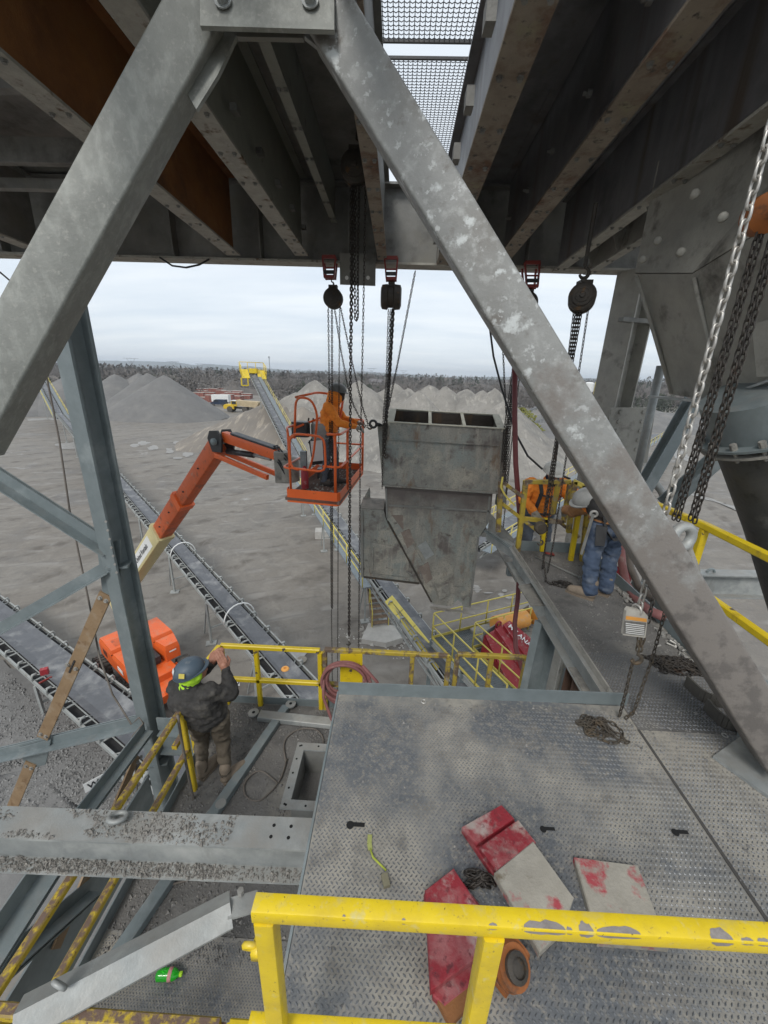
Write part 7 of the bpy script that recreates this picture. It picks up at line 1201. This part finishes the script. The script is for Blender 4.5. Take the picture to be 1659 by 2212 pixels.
# ---------------- worker behind the yellow gate
LZ = 9.25; ld = T('lower_landing', 'small landing below the end of the right walkway', 'landing', (2.0, 5.7, LZ)); MB().box((2.35, 5.75, LZ - .01), (1.1, 1.2, .02)).build('plate', duststeel, ld); MB().box((2.35, 5.75, LZ - .12), (1.0, .1, .2)).build('joist', galv2, ld)
P4 = T('person', 'worker in orange top, black harness and white hard hat behind the yellow gate', 'person', (2.12, 5.62, LZ)); b4 = V(2.12, 5.62, LZ)
def L4(x, y, z): return b4 + V(x, y, z)
hA, hB = L4(-.05, .08, .86), L4(.16, .06, .86); kA, kB = L4(-.10, -.02, .47), L4(.2, .02, .47); aA, aB = L4(-.12, .06, .1), L4(.22, .1, .1); c4 = L4(.06, -.02, 1.22); n4 = L4(.07, -.08, 1.42); hd4 = L4(.085, -.13, 1.53); sA, sB = L4(-.17, -.03, 1.34), L4(.28, -.02, 1.36); eA, eB = L4(-.27, -.12, 1.12), L4(.36, -.16, 1.18); wA, wB = L4(-.16, -.28, 1.02), L4(.34, -.38, 1.33)
seg = [(hA, kA, .10, .08, 1), (kA, aA, .075, .065, 1), (hB, kB, .10, .08, 1), (kB, aB, .075, .065, 1), (hA, hB, .12, .12, 1), (L4(0, .03, .95), c4 + V(-.08, 0, 0), .145, .15, 0), (L4(.1, .03, .95), c4 + V(.08, 0, 0), .145, .15, 0), (c4 + V(-.06, 0, .02), sA, .14, .095, 0), (c4 + V(.06, 0, .02), sB, .14, .095, 0), (c4, n4, .14, .085, 0), (sA, eA, .088, .072, 0), (eA, wA, .07, .052, 0), (sB, eB, .088, .072, 0), (eB, wB, .07, .052, 0), (n4, hd4 - V(0, 0, .03), .08, .085, 3), (hd4 - V(0, .02, 0), hd4 - V(0, .03, .06), .09, .075, 2), (hd4 + V(0, -.115, -.03), hd4 + V(0, -.118, -.045), .016, .02, 2)]
flesh('body', seg, [hiviz, darkj, skin, M('navy_neck_cover', (0.02, 0.03, 0.06), None, 9, .9, 0, .2, 50)], P4, .013, 3, .015, 9)
hat(P4, hd4 + V(0, .0, .03), V(0, -.15, 1), V(.1, -1, 0), plastic_w, .135); MB().bar(hd4 + V(-.07, -.10, -.005), hd4 + V(.07, -.10, -.005), .012, .035).build('safety_glasses', black, P4); flesh('face_cover', [(hd4 + V(0, -.05, -.075), hd4 + V(0, -.045, -.11), .075, .075, 0)], [black], P4, .01, 3)
handm(P4, wA, V(.3, -.7, -.5), V(.6, 0, -.6), glove, .7, 1.15, 1, 'glove'); handm(P4, wB, V(-.2, -.8, .1), V(0, -.2, -1), glove, .7, 1.15, -1, 'glove'); boot(P4, aA + V(.02, .08, -.1), aA + V(-.02, -.22, -.1), bootd); boot(P4, aB + V(0, .08, -.1), aB + V(.05, -.22, -.1), bootd)
for q in (-1, 1): strapw_(P4, [L4(.06 + q * .13, -.10, 1.42), L4(.06 + q * .11, -.185, 1.25), L4(.05 + q * .13, -.16, 1.05), L4(.05 + q * .15, -.12, .92)], .05, None, 'harness_strap', .012, (0, 1, 0))
strapw_(P4, [L4(-.08, -.17, 1.22), L4(.06, -.20, 1.20), L4(.2, -.17, 1.22)], .045, None, 'chest_strap', .012, (0, 0, 1)); strapw_(P4, [L4(-.12, -.10, .93), L4(.05, -.16, .92), L4(.23, -.10, .93)], .07, None, 'harness_belt', .012, (0, 0, 1))
# ================================================================== SMALL THINGS ON THE DECKS
def slab(poly, z0, th, name, mat, label, group=None, cat='liner block', e=None, nm='slab'):
    P = [PZ(x, y, z0 + th) for x, y in poly]; c = sum(P, Vector()) / len(P); m = MB(); n = len(P); b = .006; top = [p.lerp(c, .03) for p in P]
    vs = [Vector((p.x, p.y, z0)) for p in P] + [p - V(0, 0, b) for p in P] + top
    m.add(vs, [tuple(range(n))[::-1], tuple(range(2 * n, 3 * n))] + [(r * n + i, r * n + (i + 1) % n, (r + 1) * n + (i + 1) % n, (r + 1) * n + i) for r in (0, 1) for i in range(n)])
    return m.build(nm if e else name, mat, e, label=None if e else label, cat=None if e else cat, group=None if e else group)
G_ = 'worn liner blocks on the deck'; z = DECK + .004
slab([(998, 1790), (1084, 1741), (1112, 1772), (1176, 1862), (1092, 1925), (1060, 1880)], z, .030, 'liner_block', redblk, 'red liner plate lying flat under the tilted row of blocks', G_)
slab([(998, 1786), (1084, 1738), (1112, 1768), (1030, 1824)], z + .031, .028, 'liner_block', redblk, 'dusty red block at the top end of the row', G_); slab([(1036, 1830), (1120, 1770), (1158, 1818), (1074, 1880)], z + .031, .034, 'liner_block', redblk, 'darker red block second in the row', G_); slab([(1068, 1884), (1152, 1816), (1240, 1938), (1216, 2010), (1166, 2056)], z + .031, .040, 'liner_block', greyblk, 'long grey worn block at the lower end of the row', G_)
slab([(1240, 1850), (1378, 1868), (1446, 2046), (1292, 2034)], z, .034, 'liner_block', greyblk, 'separate grey and red block lying to the right', G_)
slab([(916, 1930), (986, 1884), (1112, 2056), (960, 2175), (935, 2150)], z, .034, 'liner_block', redblk, 'lower red slab of the left pair behind the rail post', G_); slab([(918, 1922), (980, 1874), (1082, 2030), (930, 2140)], z + .035, .034, 'liner_block', redblk, 'upper red slab of the left pair behind the rail post', G_)
hz = T('chain_hoist', 'rusty orange chain hoist lying on the deck behind the near rail', 'chain hoist', PZ(1100, 2090, DECK), 'chain hoists'); c = PZ(1100, 2085, DECK + .07); ax_ = V(.35, -.45, .82).normalized()
MB().lathe(c - ax_ * .06, ax_, [(.05, 0), (.070, .012), (.072, .045), (.062, .055), (.062, .065), (.072, .072), (.066, .10)], 26).build('casing', hoistor, hz, 40); MB().rbar(PZ(1070, 2120, DECK + .04), PZ(1120, 2040, DECK + .06), .10, .07, r=.02).build('frame', hoistor, hz, 40); MB().lathe(c + ax_ * .035, ax_, [(.046, 0), (.046, .022), (.030, .03), (.028, .022), (.012, .03)], 18).build('hand_wheel', hoistm, hz, 40); MB().tube([PZ(1105, 2025, DECK + .06), PZ(1112, 2005, DECK + .05), PZ(1098, 2000, DECK + .04)], .008, 6).build('hook', chainm, hz, True)
MB().box(PZ(985, 2165, DECK + .02), (.12, .07, .03), .6).build('rusty_bar_end', rustor, label='short rusty orange bar under the red slabs', cat='bar')
def heap(px, py, z, w, h, n, pitch, wire, mat, label, seed, tall=.04, nm='chain_pile'):
    random.seed(seed); c = PZ(px, py, z); f = [random.uniform(.8, 3.3) for _ in range(6)]; o = [random.uniform(0, 6.28) for _ in range(6)]; pts = []
    for k in range(n * 5):
        a = k * .21; r = .35 + .65 * abs(math.sin(a * .071 + o[0])); x = r * (.62 * math.cos(a * f[0] * .35 + o[1]) + .38 * math.cos(a * f[1] * .5 + o[2])); y = r * (.62 * math.sin(a * f[2] * .35 + o[3]) + .38 * math.sin(a * f[3] * .5 + o[4]))
        pts.append(V(c.x + w * x, c.y + h * y, z + wire * .9 + tall * max(0, 1 - math.hypot(x, y)) * (.5 + .5 * math.sin(a * 1.7 + o[5]))))
    m = MB(); m.chain(pts, pitch, wire); return m.build(nm, mat, smooth=True, label=label, cat='chain', group='chain piles')
heap(1286, 1572, DECK, .17, .125, 55, .032, .0085, chainr, 'brown tangled hand chain on the deck by the raised lip', 3); heap(1215, 1264, DECK, .12, .08, 30, .034, .009, chainm, 'small dark chain heap at the bending worker boot', 4); heap(1466, 1440, DECK, .26, .12, 95, .034, .010, chainm, 'wide dark chain heap beside the loose bolts', 5, .05); heap(1034, 1905, DECK, .07, .07, 40, .034, .010, chainm, 'dark chain tucked between the red blocks', 6, .05)
random.seed(11)
# bolts, nuts and washers
mbolt = MB().lathe((0, 0, 0), (1, 0, 0), [(.020, 0), (.020, .016), (.010, .016), (.010, .075)], 6); mnut = MB().lathe((0, 0, 0), (1, 0, .4), [(.010, 0), (.019, 0), (.019, .016), (.010, .016)], 6); mwash = MB().torus((0, 0, .003), (0, 0, 1), .016, .004, 14, 4)
prot = {}
for k in range(46):
    px, py = random.choice(((1478, 1395), (1455, 1372), (1500, 1415), (1490, 1420), (1440, 1360), (1420, 1300), (1400, 1290), (1360, 1285))); p = PZ(px + random.gauss(0, 14), py + random.gauss(0, 10), DECK); p.x = min(p.x, XR - .05); kind = random.choice(('bolt', 'bolt', 'nut', 'washer'))
    if kind not in prot: o = {'bolt': mbolt, 'nut': mnut, 'washer': mwash}[kind].build(kind, boltm, smooth=30); prot[kind] = o
    else: o = prot[kind].copy(); COL.objects.link(o)
    o.location = (p.x, p.y, DECK + (.016 if kind != 'washer' else .002)); o.rotation_euler = (random.uniform(0, 6), 0 if kind == 'washer' else random.uniform(-.2, .2), random.uniform(0, 6.28))
    if kind == 'washer': o.rotation_euler = (0, 0, 0)
    tag(o, {'bolt': 'loose grey bolt in the scatter along the walkway toe board', 'nut': 'loose grey nut in the scatter along the walkway toe board', 'washer': 'loose flat washer in the scatter along the walkway toe board'}[kind], kind, 'loose fasteners on the walkway')
for px, py, lb in ((915, 1517, 'single washer lying near the deck lip'), (1565, 1590, 'single washer lying on the gravelly side plate')): p = PZ(px, py, DECK); o = prot['washer'].copy() if 'washer' in prot else mwash.build('washer', boltm); (o.name in COL.objects) or COL.objects.link(o); o.location = (p.x, p.y, DECK + .003); o.rotation_euler = (0, 0, 0); tag(o, lb, 'washer', 'loose fasteners on the walkway')
# rubber strips
for k, (q, lb) in enumerate(((((1482, 1470), (1520, 1508), (1575, 1520), (1640, 1512)), 'upper curled black rubber strip beside the strut'), (((1525, 1520), (1560, 1560), (1610, 1572), (1660, 1560)), 'lower curled black rubber strip beside the strut'))):
    pts = rnd([PZ(x, y, DECK + .05) for x, y in q], .3); m = MB()
    for a, b in zip(pts, pts[1:]): m.bar(a, b, .014, .095)
    m.build('rubber_strip', M('dusty_black_rubber', (0.055, 0.05, 0.043), (0.085, 0.078, 0.066), 7, .85, 0, .3, 40), label=lb, cat='rubber strip', group='rubber strips')
p = PZ(1428, 1345, DECK); MB().box((p.x, p.y, DECK + .012), (.30, .24, .02), .5).box((p.x + .02, p.y, DECK + .025), (.1, .08, .006), .3).build('dusty_plate', duststeel, label='dusty square steel plate lying by the walkway toe board', cat='plate')
a, b = PZ(1156, 1203, DECK + .012), PZ(1250, 1246, DECK + .012); MB().cyl(a, b, .012, 8).cyl(b, b + (b - a).normalized() * .02, .018, 8).build('steel_rod', darkst, smooth=True, label='thin steel rod lying on the walkway beside the chain', cat='rod')
p = PZ(1186, 1196, DECK + .03); MB().torus(p, (.2, .3, 1), .05, .014, 16, 6).cyl(p + V(.05, .03, 0), p + V(.05, -.04, 0), .012, 8).build('red_shackle', clampr, smooth=True, label='dark red shackle lying at the end toe board', cat='shackle')
# lanyard tool tether
rg = T('tool_tether', 'yellow green tool tether with ring lying on the checker deck', 'tether', PZ(800, 1800, DECK)); MB().torus(PZ(799, 1796, DECK + .006), (0, 0, 1), .012, .003, 14, 5).build('ring', boltm, rg, True); w_ = [PZ(x, y, DECK + .008) for x, y in ((799, 1803), (798, 1822), (800, 1836))]; strapw_(rg, w_, .022, M('dull_lime_webbing', (0.36, 0.38, 0.12), None, 20, .8, 0, .2, 60), 'webbing', .004); MB().tube([PZ(x, y, DECK + .008) for x, y in ((800, 1834), (806, 1852), (820, 1866), (834, 1880))], .005, 6).build('cord', M('lime_cord', (0.40, 0.45, 0.06), None, 20, .8, 0, .2, 60), rg, True); MB().box(PZ(833, 1902, DECK + .012), (.03, .05, .018), .3).build('tag', M('dirty_tag', (0.22, 0.20, 0.13), None, 9, .9, 0, .1, 50), rg)
# green bottle
gp_ = bpy.data.materials.new('green_plastic'); gp_.use_nodes = True; b_ = gp_.node_tree.nodes['Principled BSDF']; b_.inputs['Base Color'].default_value = (0.03, 0.50, 0.03, 1); b_.inputs['Roughness'].default_value = .15; b_.inputs['Transmission Weight'].default_value = .35
bt_ = T('plastic_bottle', 'crushed green plastic bottle lying on the lower checker floor', 'bottle', PZ(360, 2110, LOW)); p = PZ(338, 2106, LOW + .036); q = PZ(388, 2104, LOW + .036); d = (q - p).normalized(); L = (q - p).length; MB().lathe(p, d, [(.020, 0), (.036, .012), (.034, L * .14), (.037, L * .20), (.033, L * .27), (.037, L * .34), (.034, L * .42), (.036, L * .55), (.036, L * .72), (.030, L * .84), (.015, L * .95), (.014, L)], 18).build('body', gp_, bt_, True); MB().lathe(p + d * L * .54, d, [(.0375, 0), (.0375, L * .16)], 18).build('paper_label', M('bottle_label', (0.55, 0.42, 0.40), (0.45, 0.06, 0.06), 60, .6, 0, 0, 1, (), None, .3, 1), bt_, True); MB().lathe(q, d, [(.015, 0), (.015, .018)], 12).build('cap', green, bt_)
# hose coil hung on the rail
hc_ = T('hose_coil', 'thick dusty red hose coil hung on the low yellow rail', 'hose', PY(748, 1455, 3.9)); c = PY(748, 1462, 3.88)
for k in range(5):
    R_ = .225 + .018 * k; MB().tube([c + V(.02 * math.sin(2.1 * k) + R_ * math.cos(a) * (1 + .04 * math.sin(2 * a + k)), -.02 - .028 * (k % 3) + .01 * math.sin(3 * a), R_ * math.sin(a) * 1.08 - .02 * k) for a in np.linspace(0, 2 * math.pi, 33)[:-1]], .019, 8, True).build('hose_turn', hose, hc_, True)
MB().tube([c + V(-.27, -.06, 0), c + V(-.26, -.12, -.22), c + V(-.16, -.20, -.45), c + V(-.05, -.26, -.60)], .019, 8).build('hose_tail', hose, hc_, True); MB().tube([c + V(.20, -.05, .22), c + V(.38, -.06, .0), c + V(.46, -.05, -.25), c + V(.52, -.05, -.45)], .019, 8).build('hose_tail', hose, hc_, True)
MB().tube([PY(1340, 1175, 4.5), PY(1344, 1220, 4.3), PY(1352, 1260, 4.1), PY(1372, 1292, 3.8), PY(1400, 1318, 3.5), PY(1432, 1332, 3.3)], .045, 9).build('red_hose', hose, smooth=True, label='pinkish red hose bending down behind the bending worker', cat='hose'); MB().tube([PY(1356, 1180, 4.6), PY(1362, 1225, 4.4), PY(1380, 1268, 4.1), PY(1412, 1290, 3.8)], .04, 9).build('grey_hose', cable, smooth=True, label='grey hose beside the pinkish red hose', cat='hose')
bx = PY(1345, 1218, 5.6); e = T('red_white_drum', 'red and white striped drum seen behind the bending worker', 'drum', bx - V(0, 0, .5))
for k in range(4): MB().lathe(bx + V(0, 0, -.5 + .25 * k), (0, 0, 1), [(.16, 0), (.165, .02), (.165, .24), (.16, .25)], 16).build('band', redp if k % 2 else white, e, 40)
MB().cyl(bx + V(0, 0, -.5), Vector((bx.x, bx.y, gz(bx.x, bx.y))), .06, 8).build('post', galv2, e)
# cables on the low floor
for q, lb in ((((618, 1650), (610, 1600), (640, 1575), (680, 1572), (700, 1592), (695, 1625)), 'thin brown cable looped round the square duct'), (((600, 1692), (560, 1658), (525, 1690), (528, 1722), (560, 1735), (605, 1690), (620, 1640)), 'thin brown cable loop on the low floor left of the duct'), (((384, 1545), (392, 1600), (408, 1680), (420, 1740), (432, 1765)), 'thick brown cable hanging over the rusty rail at left'), (((335, 1920), (380, 1908), (410, 1900), (436, 1892)), 'short rusty cable end below the gravel covered beam')):
    hi = 'rail' in lb; pts = [(PY(x, y, 2.75) if hi else PZ(x, y, LOW + .02)) for x, y in q]; MB().tube(rnd(pts, .15), .009 if not hi else .014, 6).build('floor_cable', cable, smooth=True, label=lb, cat='cable', group='cables on the low floor')
# discs on belt and ground, rope grab on the conveyor, signs
zb = 2.30; p = PZ(616, 1446, zb); MB().lathe(p, (0, 0, 1), [(.13, 0), (.14, .02), (.12, .05), (.05, .06), (.045, .02)], 18).build('orange_ring', motoro, smooth=40, label='orange ring lying on the long conveyor belt', cat='ring'); p = PZ(652, 1426, .05); MB().lathe(p, (0, 0, 1), [(.22, 0), (.22, .05), (.06, .06), (.05, .10)], 18).build('wooden_disc', wood, smooth=40, label='pale round disc lying on the ground beside the long conveyor', cat='disc'); p = PZ(640, 1416, 0); MB().plate([p + V(-.45, -.05, .05), p + V(.3, -.3, .05), p + V(.45, .2, .05), p + V(-.2, .3, .05)], .03).build('pale_board', concrete, label='pale broken board lying beside the round disc', cat='board')
e = T('pull_switch', 'small red pull cord switch on the side of the lower left conveyor', 'switch', PZ(100, 1462, 1.5)); MB().box(PZ(96, 1450, 1.7), (.22, .16, .22), .5).build('housing', redp, e); MB().bar(PZ(84, 1476, 1.6), PZ(112, 1462, 1.6), .05).build('bracket', clampr, e)
for px, py, zz, lb in ((500, 1478, 1.1, 'white warning sign hung under the long conveyor near the yellow rail'), (208, 1690, .9, 'white warning sign hung under the lower left conveyor')):
    c = PZ(px, py, zz); n = (EYE - c); n.z = 0; n.normalize(); s = V(0, 0, 1).cross(n); e = T('warning_sign', lb, 'sign', c - V(0, 0, zz), 'warning signs'); MB().plate([c - s * .28 - V(0, 0, .16), c + s * .28 - V(0, 0, .16), c + s * .28 + V(0, 0, .16), c - s * .28 + V(0, 0, .16)], .01, n).build('board', white, e); text_on(e, 'WO', c - s * .20 - V(0, 0, .08) + n * .004, s, V(0, 0, 1), .18, ink, bold=.02); MB().bar(c - V(0, 0, zz), c - V(0, 0, .1) - n * .03, .05).build('post', palest, e)
# caution ribbon on the gate
m = MB(); rp_ = [PY(x, y, 4.9) for x, y in ((1086, 1030), (1082, 1052), (1090, 1068), (1100, 1080), (1112, 1092))]
for a, b in zip(rp_, rp_[1:]): m.bar(a, b, .022, .004, (0, 1, 0))
m.build('caution_ribbon', yelpale, label='torn lime ribbon tied to the yellow gate post', cat='ribbon')

# ---- thin air between here and the far hills
hv = bpy.data.materials.new('thin_haze'); hv.use_nodes = True; t = hv.node_tree; t.nodes.clear(); o_ = t.nodes.new('ShaderNodeOutputMaterial'); pv = t.nodes.new('ShaderNodeVolumePrincipled'); pv.inputs['Color'].default_value = (.80, .87, .95, 1); pv.inputs['Density'].default_value = 0.00020; t.links.new(pv.outputs[0], o_.inputs['Volume'])
MB().box((0, 0, 60), (19000, 19000, 150)).build('haze', hv, kind='stuff', label='thin pale haze over the yard and far hills', cat='haze')
